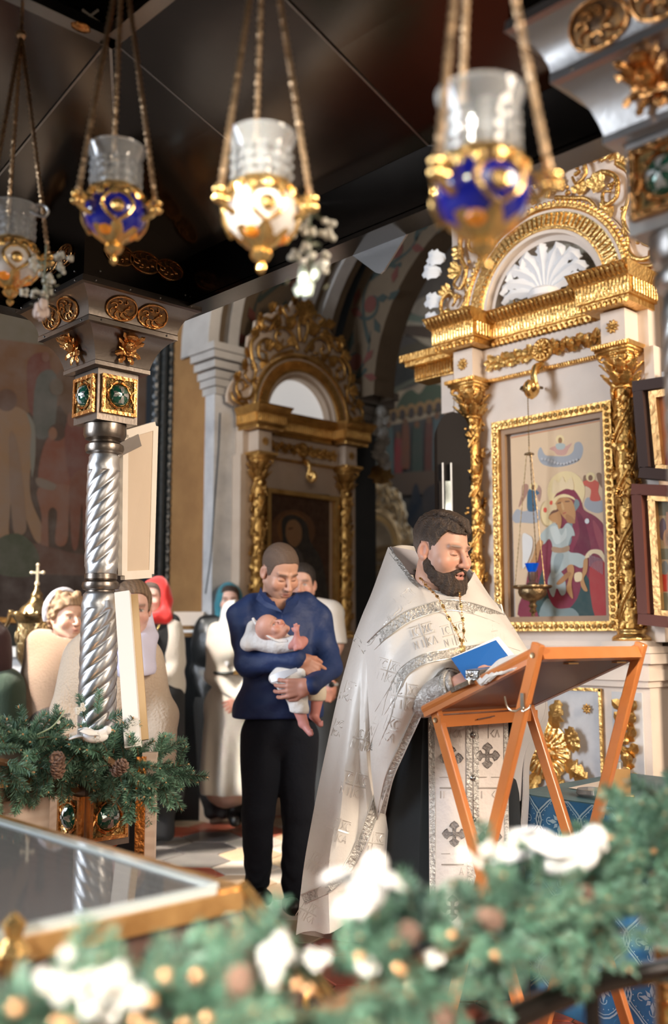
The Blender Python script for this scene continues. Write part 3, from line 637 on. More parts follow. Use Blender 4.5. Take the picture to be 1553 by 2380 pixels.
# dried flower bunches hanging behind two of the lamps
LEAFD = mat('grey green dried leaves', (.20, .24, .17), .7, rnd=.2, var=(8, (.36, .37, .28), .7)); PETAL = mat('dusty cream petals', (.62, .60, .52), .7); PGREEN = mat('pale mint petals', (.62, .74, .64), .6)
def bunch(c, s, label, pink=False):
    t = empty('flower_bunch', label, 'flowers', c); random.seed(int(c[0] * 99))
    b = MB()
    for i in range(46):
        p = V(random.gauss(0, .017), random.gauss(0, .017), random.uniform(-.075, .05)) * s; d = unit(V(random.gauss(0, 1), random.gauss(0, 1), random.gauss(-.2, .6))) * .016 * s; e = unit(np.cross(d, (0, 0, 1))) * .006 * s
        b.add([p, p + d * .5 + e, p + d, p + d * .5 - e], [(0, 1, 2, 3)])
    b.tube([(0, 0, .08 * s), (0, .004, 0), (.01 * s, 0, -.07 * s)], .002, 5); b.build('leaves', LEAFD, t)
    b = MB()
    for i in range(16):
        p = V(random.gauss(0, .02), random.gauss(0, .02), random.uniform(-.05, .06)) * s
        for q in range(4): b.blob(p + V(*[random.gauss(0, .005) for _ in range(3)]) * s, .006 * s, 6, 4)
    b.build('blossoms', PETAL, t)
    b = MB()
    for i in range(12): p = V(random.gauss(-.008, .008), random.gauss(0, .008), random.uniform(-.1, -.06)) * s; b.blob(p, (.008 * s, .008 * s, .013 * s), 6, 5)
    b.build('buds', mat('rose petals', (.72, .58, .52), .6) if pink else PGREEN, t)
bunch(at(722, 560, 1.72), 1.05, 'pale dried flower bunch hanging behind the white lamp')
bunch(at(105, 645, 2.25), 1.0, 'dried flower bunch with mint buds beside the leftmost lamp', True)
tag(MB().tube(cm([at(*p, 2.2) for p in ((85, 475), (103, 478), (112, 490), (104, 503), (88, 500), (70, 490))], 5), .0035, 6).build('chain_hook', STEEL), 'thin bent wire hook beside the leftmost lamp chains', 'hook')

# ---------------------------------------------------------------- glass-topped reliquary and its surroundings
t = empty('reliquary', 'glass topped gilded reliquary chest in the lower left corner', 'reliquary', (.62, 2.1, 0))
PANE = pane_mat('clear pane', (.93, .96, .97), .42, .10)
b = MB(); b.box((.62, 2.12, .895), (.90, 1.36, .012)); b.build('glass_top', PANE, t, world=True, smooth=False)
EDG = mat('grey green glass edge', (.52, .58, .58), .12, 0, trans=.2)
b = MB(); b.box((1.075, 2.12, .893), (.022, 1.37, .026)); b.box((.62, 1.44, .893), (.92, .016, .02)); b.build('glass_edge', EDG, t, world=True, smooth=False)
GW = mat('gilded wood', (.62, .36, .14), .3, .65, var=(10, (.36, .18, .06), .8), bump=(30, .2))
b = MB(); b.box((.62, 1.435, .872), (1.02, .03, .034)); b.box((1.108, 2.1, .885), (.05, 1.34, .022)); b.build('gilt_rim', GW, t, world=True, smooth=False)
Q = [(1.13, 1.43, .895), (1.42, 1.43, .58), (1.42, 2.9, .58), (1.13, 2.85, .895)]
b = MB(); b.grid([[Q[0], Q[1]], [Q[3], Q[2]]], .02); b.build('sloping_side', GW, t, world=True, smooth=False)
b = MB(); b.tube([V(*Q[0]) - V(0, .005, 0), V(*Q[1]) - V(0, .005, 0)], .012, 8); b.build('corner_moulding', GOLDB, t, world=True)
b = MB(); b.add([(.1, 1.44, .86), (1.13, 1.44, .86), (1.42, 1.44, .58), (1.42, 1.44, .04), (.1, 1.44, .04)], [(0, 1, 2, 3, 4)])
for z, e in ((.08, .05), (.04, .08)): b.box((.74, 2.15, z), (1.38 + e, 1.44 + e, .05))
b.build('chest_body', mat('dark violet chest paint', (.06, .035, .045), .3, .2, var=(7, (.16, .09, .05), .7)), t, world=True, smooth=False)
for i in range(12):
    b = MB(); p = V(.15 + i * .105, 1.43, .66)
    b.tube(cm([p + V(.03 * math.cos(a) * (1 - a / 9), 0, .03 * math.sin(a) * (1 - a / 9)) for a in np.linspace(0, 5, 8)], 2), .006, 5); b.build('carved_scroll', GOLD, t, world=True)
b = MB(); b.box((.62, 2.15, .5), (.7, 1.1, .3)); b.blob((.62, 1.9, .67), (.13, .5, .07), 16, 8); b.build('covered_relics', mat('dark violet velvet', (.05, .03, .06), .8, sheen=.6, var=(12, (.35, .2, .08), .6)), t, world=True)
p = at(30, 2230, 1.5); b = MB(); b.blob(p, (.02, .02, .03)); b.lathe([(.02, 0), (.028, .01), (.012, .03), (.018, .05), (.003, .065)], p, 12); b.build('corner_finial', GOLDB, t, world=True)
PALE = mat('pale oak board', (.50, .40, .33), .55, wave=(9, 'Z', .12), var=(9, (.42, .33, .27), .5)); DARKB = mat('dark bronze strip', (.10, .07, .045), .35, .7)
t = empty('wooden_fence', 'low pale oak fence panel with bronze rail left of the spiral column', 'fence', (.9, 3.06, 0))
for i in range(9): b = MB(); b.box((.20 + i * .168, 3.07, .41), (.16, .03, .80)); b.build('board', PALE, t, world=True, smooth=False)
b = MB(); b.box((.9, 3.06, .835), (1.7, .06, .04)); b.build('bronze_rail', DARKB, t, world=True, smooth=False)
b = MB(); b.box((.9, 3.055, .868), (1.7, .07, .018)); b.build('gilt_strip', GW, t, world=True, smooth=False)
b = MB(); b.box((.9, 3.075, .92), (1.7, .04, .09)); b.build('upper_board', PALE, t, world=True, smooth=False)
t = empty('fence_post', 'narrow pale oak post with a copper edge right of the column base', 'post', at(343, 1900, 3.25) * V(1, 1, 0))
p = at(346, 1900, 3.25); b = MB(); b.box((p[0], p[1], .48), (.03, .045, .96), rotz(YAW)); b.build('post', PALE, t, world=True, smooth=False)
q = at(326, 1900, 3.22); b = MB(); b.box((q[0], q[1], .48), (.012, .03, .94), rotz(YAW)); b.build('copper_edge', COPPER, t, world=True, smooth=False)
t = empty('low_cabinet', 'light wooden cabinet top behind the garland at far left', 'cabinet', at(20, 1700, 4.1) * V(1, 1, 0))
p = at(-10, 1720, 4.0); b = MB(); b.box((p[0], p[1], .48), (.5, .3, .92), rotz(YAW - PI / 2)); b.build('body', PALE, t, world=True, smooth=False); b = MB(); b.box((p[0], p[1], .955), (.54, .34, .03), rotz(YAW - PI / 2)); b.build('top', WOODW, t, world=True, smooth=False)
# near barrier: dark rail and gilt lattice below the garland
t = empty('barrier_rail', 'dark polished curved handrail in the lower right corner', 'handrail', (1.4, .86, 0))
P = cm([onY(x, y, .84) for x, y in ((1060, 2440), (1180, 2375), (1300, 2318), (1420, 2278), (1580, 2250))], 6)
b = MB(); b.tube(P, .017, 12); b.build('rail', mat('black bronze', (.05, .04, .035), .2, .9), t, world=True)
b = MB()
for k in (4, 16): p = P[k]; b.tube([p, p * V(1, 1, 0)], .012, 8)
b.build('rail_post', MATS['black bronze'], t, world=True)
# ---------------------------------------------------------------- gilded carving helpers
def rosette(b, c, R, r, n=12, h=.3):
    """flower disc, petals around a button; R maps local (x, y, out) to the world"""
    for i in range(n):
        a = i * 2 * PI / n; b.blob(V(*c) + R @ V(.6 * r * math.cos(a), .6 * r * math.sin(a), r * h * .4), (r * .38, r * 1.9 / n, r * h * .5), 8, 5, R=R @ rotz(a))
    b.blob(V(*c) + R @ V(0, 0, r * h * .5), (r * .26, r * .26, r * h * .5), 8, 5, R=R)
RX = np.array([[1, 0, 0], [0, 0, -1], [0, 1, 0]], float)   # (x, y, out) -> local aedicule axes (x, -out, z)
def sc(b, pts, r, y=-.02, n=6, taper=True, bulge=0):
    P = cm([(x, y - (bulge * math.sin(PI * i / max(1, len(pts) - 1))), z) for i, (x, z) in enumerate(pts)], 3)
    k = np.linspace(0, 1, len(P)); b.tube(P, r * (1 - .55 * k) if taper else r, n)
def vine_mesh():
    random.seed(11); b = MB(); H = 1.14; r = .044
    for ph in (0, PI):
        b.tube([(r * 1.12 * math.cos(a), r * 1.12 * math.sin(a), z) for z, a in ((H * t, ph + t * 2 * PI * 2.1) for t in np.linspace(0, 1, 60))], .0095, 6)
        b.tube([(r * 1.1 * math.cos(a), r * 1.1 * math.sin(a), z) for z, a in ((H * t, ph + .5 + t * 2 * PI * 2.1) for t in np.linspace(0, 1, 60))], .005, 5)
    for i in range(84):
        z = H * (i + .5) / 84 + random.uniform(-.01, .01); a = i * 2.4 + random.uniform(-.3, .3); n = V(math.cos(a), math.sin(a), 0); tg = V(-math.sin(a), math.cos(a), 0)
        u = unit(tg * random.uniform(-1, 1) + V(0, 0, random.choice((-1, 1, 1)) * .8)); leaf(b, n * r * .95 + V(0, 0, z), u, n, random.uniform(.045, .065), .022, 3, .25, 5)
    for i in range(22):
        z = H * (i + .3) / 22; a = i * 2.4 + 1; n = V(math.cos(a), math.sin(a), 0); tg = V(-math.sin(a), math.cos(a), 0)
        for j in range(12):
            b.blob(n * (r + .018 + random.uniform(-.003, .006)) + tg * random.uniform(-.017, .017) + V(0, 0, z + random.uniform(-.028, .02)), .0085, 6, 4)
    return b
def cap_mesh():
    b = MB(); b.lathe([(.046, 0), (.052, .01), (.046, .02), (.048, .05), (.056, .11), (.075, .15), (.078, .165)], n=16)
    for t, (z, L, k, ph) in enumerate(((.015, .075, 8, 0), (.07, .08, 8, PI / 8))):
        for i in range(k): a = ph + i * 2 * PI / k; n = V(math.cos(a), math.sin(a), 0); leaf(b, n * .05 + V(0, 0, z), V(*(n * .25)) + V(0, 0, 1), n, L, .024, 3, .55, 6)
    for i in range(4):
        a = PI / 4 + i * PI / 2; n = V(math.cos(a), math.sin(a), 0)
        b.tube([n * (.085 + .024 * math.cos(t)) * 1.0 * (1) + V(0, 0, .15 + .022 * math.sin(t) * (1 - t / 12)) for t in np.linspace(0, 7, 20)], np.linspace(.011, .005, 20), 6)
    for i in range(4): a = i * PI / 2; rosette(b, (.078 * math.cos(a), .078 * math.sin(a), .165), np.stack([V(-math.sin(a), math.cos(a), 0), V(0, 0, 1), V(math.cos(a), math.sin(a), 0)], 1), .022, 6)
    b.box((0, 0, .19), (.185, .185, .018)); b.box((0, 0, .175), (.165, .165, .014)); return b
def base_mesh():
    b = MB(); b.lathe([(.088, 0), (.09, .012), (.082, .022), (.066, .03), (.064, .038), (.07, .046), (.068, .055), (.05, .06)], n=28); return b
def flute_row(b, x0, x1, z0, z1, y, n, out=.012):
    for i in range(n):
        x = x0 + (x1 - x0) * (i + .5) / n; w = (x1 - x0) / n * .30
        b.lathe([(w * .4, 0), (w, .006), (w, z1 - z0 - .006), (w * .4, z1 - z0)], (x, y, z0), 7, rf=None)
def crest_mesh():
    random.seed(5); b = MB(); halves = [
        [(.04, 3.62), (.10, 3.72), (.19, 3.77), (.27, 3.74), (.29, 3.66), (.23, 3.63), (.20, 3.68)], [(.03, 3.98), (.08, 3.90), (.17, 3.86), (.22, 3.92), (.17, 3.96), (.14, 3.92)],
        [(.26, 3.86), (.33, 3.80), (.41, 3.80), (.44, 3.73), (.38, 3.70), (.36, 3.75)], [(.30, 3.62), (.38, 3.64), (.46, 3.58), (.46, 3.48), (.39, 3.46), (.38, 3.53), (.42, 3.53)],
        [(.46, 3.66), (.53, 3.58), (.53, 3.46), (.49, 3.36), (.53, 3.27), (.59, 3.31), (.56, 3.36)], [(.50, 3.30), (.50, 3.20), (.56, 3.13), (.65, 3.13), (.68, 3.22), (.62, 3.27), (.58, 3.22), (.61, 3.19)],
        [(.02, 3.70), (.05, 3.82), (.02, 3.92)], [(.10, 3.60), (.2, 3.56), (.3, 3.52), (.36, 3.42)], [(.34, 3.72), (.30, 3.80), (.22, 3.82)], [(.56, 3.10), (.63, 3.08), (.70, 3.10), (.71, 3.16)]]
    for s in (-1, 1):
        for h in halves: sc(b, [(s * x, z) for x, z in h], .017, -.04, 7, bulge=.02)
        for x, z, a, L in ((.12, 3.78, 80, .11), (.22, 3.78, 30, .1), (.3, 3.88, 70, .09), (.40, 3.78, 20, .09), (.46, 3.64, 50, .1), (.53, 3.5, -10, .08), (.55, 3.38, 20, .09), (.64, 3.26, 60, .08), (.35, 3.56, 100, .1), (.42, 3.42, 160, .09),
                           (.14, 3.66, 150, .08), (.06, 4.0, 60, .08), (.26, 3.58, 120, .08), (.48, 3.25, 110, .08), (.44, 3.7, 110, .08), (.2, 3.9, 10, .08), (.60, 3.14, 0, .08)):
            for da in (-28, 0, 28): A = math.radians(a + da); leaf(b, (s * x, -.03, z), (s * math.cos(A), 0, math.sin(A)), (0, -1, 0), L, L * .27, 3, .35, 5)
        for x, z in ((.16, 3.62), (.31, 3.76), (.43, 3.55), (.5, 3.4), (.24, 3.7), (.57, 3.24), (.1, 3.86)):
            for q in range(4): b.blob((s * x + random.uniform(-.02, .02), -.045, z + random.uniform(-.02, .02)), .012, 7, 5)
    for a in range(30, 151, 20): A = math.radians(a); leaf(b, (0, -.05, 3.9), (math.cos(A), 0, math.sin(A)), (0, -1, 0), .15, .03, 3, .3, 6)
    rosette(b, (0, -.05, 3.88), RX, .05, 9); return b
VM = vine_mesh().mesh('vine'); CM_ = cap_mesh().mesh('capital'); BM = base_mesh().mesh('base'); CRM = crest_mesh().mesh('crest', ang=60)
def put(name, me, m, par, loc=(0, 0, 0)):
    me2 = me if not me.materials or me.materials[0] == m else me.copy()
    if me2 is not me: me2.materials.clear()
    o = link(name, me2, m, par); o.location = loc; return o
def aedicule(label, org, rz, gold, goldb, cream, kind, scale=1.0, ped=True, cat='shrine'):
    M = Matrix.Translation(Vector(org)) @ Matrix.Rotation(rz, 4, 'Z') @ Matrix.Scale(scale, 4)
    t = empty('carved_shrine', label, cat, M=M)
    def P(name, b, m, **k): return b.build(name, m, t, **k)
    b = MB(); b.box((0, .04, 2.18), (1.16, .12, 1.76)); b.box((-.585, .045, 2.0), (.05, .16, 1.4)); b.box((.585, .045, 2.0), (.05, .16, 1.4)); b.box((0, -.02, 2.79), (.86, .06, .18)); P('back_panel', b, cream, smooth=False)
    if ped:
        b = MB(); b.box((0, .0, .56), (1.12, .2, 1.12)); pd = P('pedestal', b, cream, smooth=False)
        b = MB()
        for z, h, w in ((1.11, .03, .02), (1.15, .05, .05), (1.19, .03, .04), (1.225, .045, .09), (1.265, .03, .07)): b.box((0, -.02, z), (1.12 + w, .2 + w, h))
        b.box((-.46, -.07, 1.29), (.2, .2, .03)); b.box((.46, -.07, 1.29), (.2, .2, .03)); b.box((0, 0, 1.29), (1.0, .12, .03)); b.build('pedestal_cornice', cream, pd, smooth=False)
        for x, w in ((0, .62), (-.445, .155), (.445, .155)):
            b = MB(); b.box((x, -.102, .66), (w, .012, .82)); b.build('marble_inset', MARBLE, pd, smooth=False)
        b = MB()
        for x0, x1 in ((-.31, .31),):
            for s in (x0, x1): b.box((s, -.112, .66), (.014, .014, .84))
            b.box((0, -.112, 1.075), (.63, .014, .014)); b.box((0, -.112, .245), (.63, .014, .014))
        b.build('gilt_bead_frame', gold, pd)
        b = MB(); c = V(0, -.125, .77)
        for i in range(26):
            a = i * 2 * PI / 26; b.blob(c + V(.095 * math.cos(a), 0, .095 * math.sin(a)), (.045, .0095, .016), 8, 6, R=RX @ rotz(a))
        for i in range(14): a = i * 2.39; r = .014 * math.sqrt(i) ; leaf(b, c + V(r * math.cos(a), -.012, r * math.sin(a)), (math.cos(a), -.5, math.sin(a)), (0, -1, 0), .035, .010, 2, .4, 4)
        b.lathe([(.14, 0), (.14, .01), (.05, .02)], c + V(0, .012, 0), 30, R=RX); b.build('sunflower', goldb, pd)
        b = MB()
        for i in range(8):
            A = math.radians(22 + 45 * i)
            if i % 2: leaf(b, c + V(.12 * math.cos(A), 0, .12 * math.sin(A)), (math.cos(A), 0, math.sin(A)), (0, -1, 0), .16, .042, 4, .15, 10)
            else:
                for da in (-.5, -.17, .17, .5): leaf(b, c + V(.13 * math.cos(A), 0, .13 * math.sin(A)), (math.cos(A + da), 0, math.sin(A + da)), (0, -1, 0), .11, .032, 3, .3, 6)
                rosette(b, c + V(.19 * math.cos(A), -.02, .19 * math.sin(A)), RX, .04, 7)
        b.build('acanthus_wreath', gold, pd)
        for s in (-1, 1):
            b = MB()
            for i in range(9): z = .46 + i * .065; [leaf(b, (s * .445, -.11, z), (q * math.sin(i * 1.3 + 1), 0, .8), (0, -1, 0), .09, .026, 3, .3, 5) for q in (-1, 1)]; b.blob((s * .445, -.13, z), .018, 7, 5)
            sc(b, [(s * .44, .98), (s * .43, 1.03), (s * .45, 1.05), (s * .475, 1.03), (s * .465, 1.0)], .013, -.125); b.build('leaf_drop', gold, pd)
            b = MB(); rosette(b, (s * .24, -.12, .985), RX, .026, 8); b.build('small_rosette', gold, pd)
    for s in (-1, 1):
        put('column_base', BM, goldb, t, (s * .46, -.07, 1.305))
        b = MB(); b.lathe([(.044, 1.36), (.046, 1.5), (.044, 2.3), (.042, 2.505)], (s * .46, -.07, 0), 16); P('column_shaft', b, gold)
        put('carved_vine', VM, gold, t, (s * .46, -.07, 1.37)); put('column_capital', CM_, gold, t, (s * .46, -.07, 2.5))
        b = MB(); b.box((s * .46, -.06, 2.79), (.13, .16, .18)); P('frieze_block', b, cream, smooth=False)
        b = MB(); rosette(b, (s * .46, -.142, 2.80), RX, .036, 10); P('rosette', b, gold)
        for side in ((s * .392, -1), (s * .528, 1)):
            pass
    b = MB()
    for x0, x1, o in ((-.37, .37, .05), (-.56, -.36, .18), (.36, .56, .18)):
        b.box(((x0 + x1) / 2, -o / 2 + .02, 2.705), (x1 - x0, o + .03, .022))
        for i in range(int((x1 - x0) / .014)): b.blob((x0 + .007 + i * .014, -o - .003, 2.703), (.0065, .006, .011), 6, 4)
    P('rope_moulding', b, gold)
    b = MB()
    for s in (-1, 1):
        for i, (x, z, a) in enumerate(((.06, 2.79, 20), (.1, 2.80, -30), (.15, 2.78, 30), (.19, 2.8, -20), (.24, 2.78, 40), (.28, 2.8, -30), (.31, 2.79, 10))):
            for da in (-50, 0, 50): A = math.radians(a + da); leaf(b, (s * x, -.055, z), (s * math.cos(A), 0, math.sin(A)), (0, -1, 0), .065, .019, 3, .4, 5)
            sc(b, [(s * (x + .02 * math.cos(q)), z + .025 * math.sin(q)) for q in np.linspace(0, 5, 7)], .006, -.065)
    rosette(b, (0, -.07, 2.80), RX, .055, 12); b.lathe([(.058, 0), (.064, .01), (.056, .016)], (0, -.05, 2.80), 20, R=RX); P('frieze_foliage', b, gold)
    b = MB(); b.tube(cm([(-.0, -.06, 2.72), (0, -.12, 2.70), (.0, -.14, 2.64), (0, -.12, 2.58), (.0, -.165, 2.54), (0, -.2, 2.57), (0, -.18, 2.6), (0, -.165, 2.585)], 5), np.linspace(.014, .024, 36), 8)
    leaf(b, (0, -.07, 2.74), (0, -.4, -1), (0, -1, 0), .1, .03, 3); P('scroll_hook', b, goldb)
    # cornice: stepped centre and projecting ends, beads, flutes and leaf band
    for x0, x1, o in ((-.33, .33, .10), (-.62, -.30, .24), (.30, .62, .24)):
        w = x1 - x0; c = (x0 + x1) / 2; b = MB(); b.box((c, .03 - o / 2, 2.905), (w - .06, o, .035)); b.box((c, .03 - (o + .02) / 2, 2.96), (w - .03, o + .02, .085)); cr = P('cornice_core', b, gold, smooth=False)
        b = MB()
        for i in range(int(w / .032)): b.blob((x0 + .03 + i * (w - .05) / int(w / .032), -o + .028, 2.893), (.011, .013, .017), 6, 5)
        b.build('bead_band', gold, cr)
        b = MB(); flute_row(b, x0 + .015, x1 - .015, 2.925, 3.0, -o + .012, int(w / .021)); 
        for s_, xx in ((-1, x0 + .012), (1, x1 - .012)):
            if abs(xx) > .29:
                for i in range(int(o / .024)): b.lathe([(.003, 0), (.008, .006), (.008, .07), (.003, .075)], (xx, .03 - (i + .5) * .024, 2.925), 7)
        b.build('flute', goldb, cr, kind='stuff')
        b = MB(); b.add([(x0 + .01, .03, 3.0), (x1 - .01, .03, 3.0), (x1 - .01, -o + .0, 3.0), (x0 + .01, -o, 3.0), (x0 - .01, .03, 3.06), (x1 + .01, .03, 3.06), (x1 + .01, -o - .045, 3.06), (x0 - .01, -o - .045, 3.06)], [(0, 1, 2, 3), (7, 6, 5, 4), (3, 2, 6, 7), (0, 3, 7, 4), (1, 5, 6, 2)])
        for i in range(int(w / .026)): leaf(b, (x0 + .013 + i * .026, -o - .004, 3.003), (0, -.75, 1), (0, -1, -.75), .066, .0115, 2, .12, 4)
        b.build('leaf_moulding', gold, cr, smooth=False)
    # archivolt
    z0 = 3.06; R2 = lambda r, a, y: (r * math.cos(a), y, z0 + r * math.sin(a))
    def ring(r0, r1, y0, y1, n=36): return [[R2(r0, a, y0), R2(r0, a, y1), R2(r1, a, y1), R2(r1, a, y0)] for a in np.linspace(0, PI, n)]
    b = MB(); b.grid(ring(.36, .53, .08, -.06)); b.grid(ring(.33, .37, .08, -.02)); P('arch_body', b, cream)
    b = MB()
    for i in range(46): a = PI * (i + .5) / 46; b.bar(V(*R2(.40, a, -.066)), V(*R2(.462, a, -.066)), .0135, .018, up=(0, 1, 0))
    b.grid(ring(.39, .47, -.055, -.062)); P('arch_flutes', b, goldb, smooth=False)
    b = MB(); b.tube([R2(.50, a, -.06) for a in np.linspace(0, PI, 50)], .016, 6); b.tube([R2(.385, a, -.06) for a in np.linspace(0, PI, 50)], .007, 6)
    for i in range(60): a = PI * (i + .5) / 60; b.blob(R2(.52, a, -.06), .012, 6, 4)
    P('arch_bead_moulding', b, gold)
    if kind == 'palm':
        b = MB(); b.grid([[R2(r, a, .05) for a in np.linspace(0, PI, 28)] for r in (.01, .34)]); lu = P('lunette_ground', b, mat('silvery lunette ground', (.42, .38, .31), .35, .6, var=(60, (.25, .2, .12), .8)), smooth=False)
        PW = mat('white stucco palmette', (.83, .82, .81), .55); b = MB()
        for a, L, w in ((90, .27, .036), (66, .27, .036), (114, .27, .036), (45, .27, .034), (135, .27, .034), (27, .25, .03), (153, .25, .03), (12, .22, .026), (168, .22, .026)):
            A = math.radians(a); G = []; sd = -1 if a < 90 else 1; P0 = [V(.03 * math.cos(A), .0, z0 + .06)]
            pts = cm([(0.02 * math.cos(A), .0, z0 + .05), (.45 * L * math.cos(A) * .8, -.015, z0 + .05 + .55 * L * math.sin(A)), (.92 * L * math.cos(A), -.035, z0 + .05 + .88 * L * math.sin(A)), (L * 1.2 * math.cos(A), -.03, z0 + .02 + (.80 if a != 90 else 1.1) * L * math.sin(A))], 4)
            for i, p in enumerate(pts):
                tt = i / (len(pts) - 1); T_ = unit(pts[min(i + 1, len(pts) - 1)] - pts[max(i - 1, 0)]); N_ = np.cross(T_, (0, 1, 0)); ww = w * (.35 + .9 * math.sin(PI * min(1, tt * .9 + .05))) * (1 + .28 * math.cos(i * 3.1))
                G.append([p + N_ * ww * .72 * s - V(0, .016 * (1 - abs(s)), 0) for s in (-1, -.4, 0, .4, 1)])
            b.grid(G, .008)
        b.build('palmette', PW, lu); b = MB(); b.lathe([(.05, 0), (.085, .03), (.09, .06), (.07, .075), (.04, .08)], (0, -.02, z0), 16, rf=lambda A, z: 1 + .06 * np.cos(9 * A)); b.build('palmette_urn', PW, lu)
        b = MB()
        for s in (-1, 1): sc(b, [(s * .07, z0 + .05), (s * .12, z0 + .1), (s * .19, z0 + .09), (s * .19, z0 + .03), (s * .13, z0 + .03), (s * .14, z0 + .06)], .009, -.02)
        b.build('gilt_volutes', gold, lu)
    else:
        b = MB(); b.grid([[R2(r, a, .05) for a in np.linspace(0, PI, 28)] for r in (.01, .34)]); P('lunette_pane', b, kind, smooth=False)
    b = MB(); ol = [(0, 4.0), (.07, 4.04), (.12, 3.95), (.2, 3.97), (.27, 3.88), (.34, 3.87), (.4, 3.81), (.46, 3.78), (.47, 3.69), (.53, 3.64), (.54, 3.55), (.58, 3.48), (.55, 3.4), (.6, 3.33), (.66, 3.28), (.71, 3.2), (.72, 3.09), (.6, 3.07), (.53, 3.1), (.5, 3.25), (.43, 3.38), (.33, 3.47), (.2, 3.56), (0, 3.6)]
    for s in (-1, 1): b.prism([(s * x, z) for x, z in (cm(ol, 2) if s > 0 else cm(ol, 2)[::-1])], 0, .03, lambda x, y, z: (x, z - .01, y))
    P('crest_board', b, cream, smooth=False); put('crest_scrollwork', CRM, gold, t)
    return t
sh1 = aedicule('white and gold carved shrine with palmette arch against the right wall', (4.3, 2.90, 0), -PI / 2, GOLD, GOLDB, CREAM, 'palm')
LUNGLOW = mat('white lunette with added glow', (.72, .71, .70), .8, emit=(.9, .88, .86, .42))  # white lunette lies in shade; emission added to brighten it
sh2 = aedicule('carved gilt shrine with an empty white arch on the back wall', (5.22, 5.92, 0), 0, mat('gold leaf in shade', (.62, .36, .11), .36, .9, var=(9, (.32, .16, .04), .8), bump=(55, .35)), GOLD, mat('cream in shade', (.60, .48, .37), .5, var=(5, (.5, .38, .28), .5)), LUNGLOW)  # gold and cream darkened in colour to give the back shrine its shade
p = onX(922, 1290, 8.9); s = 1.0
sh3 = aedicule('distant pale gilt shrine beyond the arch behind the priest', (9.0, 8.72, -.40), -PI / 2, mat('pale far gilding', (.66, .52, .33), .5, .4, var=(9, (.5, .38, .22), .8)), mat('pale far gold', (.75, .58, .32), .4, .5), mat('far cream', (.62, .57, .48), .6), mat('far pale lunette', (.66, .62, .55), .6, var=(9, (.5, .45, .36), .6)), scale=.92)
b = MB()      # outer cornice piece on the wall end left of the shrine
b.box((4.33, 3.66, 2.86), (.12, .30, .11)); t = empty('wall_end_cornice', 'short gilt dentilled cornice on the cream wall end left of the shrine', 'cornice', (4.3, 3.66, 2.8)); b.build('core', GOLD, t, world=True, smooth=False)
b = MB()
for i in range(13): b.lathe([(.003, 0), (.009, .006), (.009, .07), (.003, .08)], (4.262, 3.53 + i * .022, 2.81), 7)
b.build('flutes', GOLDB, t, world=True); b = MB(); b.box((4.3, 3.68, 2.935), (.22, .36, .04)); b.box((4.31, 3.67, 2.905), (.18, .34, .03)); b.build('leaf_moulding', GOLD, t, world=True)
b = MB(); b.box((4.345, 3.585, 2.70), (.10, .09, .22)); b.build('cream_block', CREAM, t, world=True, smooth=False)
# white corbel figures and curls left of the crest
t = empty('white_wing_ornament', 'white stucco wing ornament at the left end of the shrine crest', 'ornament', onX(1020, 680, 4.25)); WST = mat('white stucco', (.74, .76, .78), .5)
for x, y in ((1025, 600), (1015, 632), (1020, 700), (1018, 745)): b = MB(); p = onX(x, y, 4.26); leaf(b, p - V(0, .03, .02), (0, .7, .45), (-1, 0, 0), .13, .035, 3, .2, 7); leaf(b, p - V(.012, .03, .02), (0, .7, .1), (-1, 0, 0), .12, .03, 3, .2, 7); b.build('wing_plume', WST, t, world=True)

# ---------------------------------------------------------------- icons
PAINT = mat('tempera paint', (.5, .5, .5), .42, attr=True, var=(18, (.45, .35, .25), .06))
PAINT.node_tree.nodes['Principled BSDF'].inputs['Specular IOR Level'].default_value = .15
def fr(par, q, w, d, m, name='frame', n=None, out=None):
    """four mitred bars round the quadrilateral q"""
    b = MB(); out = unit(out)
    for i in range(4):
        a, c = V(*q[i]), V(*q[(i + 1) % 4]); dd = unit(c - a) * (1 if i % 2 == 0 else -1); b.bar(a - dd * w / 2 + out * d / 2, c + dd * w / 2 + out * d / 2, w, d, up=out)
    return b.build(name, m, par, world=True, smooth=False)
OX = V(-1, 0, 0)
ic = empty('icon', 'tall gilt framed icon of a red veiled mother and child on the shrine', 'icon', (4.25, 2.86, 1.9))
y0, y1, z0, z1 = 3.20, 2.525, 1.375, 2.44
q = [(4.27, y0, z0), (4.27, y1, z0), (4.27, y1, z1), (4.27, y0, z1)]
fr(ic, q, .045, .05, GOLD, 'outer_frame', out=OX)
b = MB()
for i in range(4):
    a, c = V(*q[i]), V(*q[(i + 1) % 4]); n = int(np.linalg.norm(c - a) / .03)
    for k in range(n): p = a + (c - a) * (k + .5) / n + OX * .055; b.blob(p, (.008, .012, .012), 6, 4)
b.build('frame_beads', GOLDB, ic, world=True)
q2 = [(4.26, y0 - .035, z0 + .035), (4.26, y1 + .035, z0 + .035), (4.26, y1 + .035, z1 - .035), (4.26, y0 - .035, z1 - .035)]
fr(ic, q2, .03, .02, mat('taupe inner frame', (.36, .22, .12), .45), 'inner_frame', out=OX)
def ZT(zx, zy, z): p = onX(1150 + zx / 3.839, 880 + zy / 3.839, 4.262); p[0] -= z; return p
SK, SK2, RB, RB2, BLU, CLD, DKG, HAL = (.52, .27, .11), (.42, .20, .08), (.24, .035, .065), (.16, .02, .045), (.44, .50, .48), (.38, .40, .43), (.035, .075, .075), (.82, .66, .36)
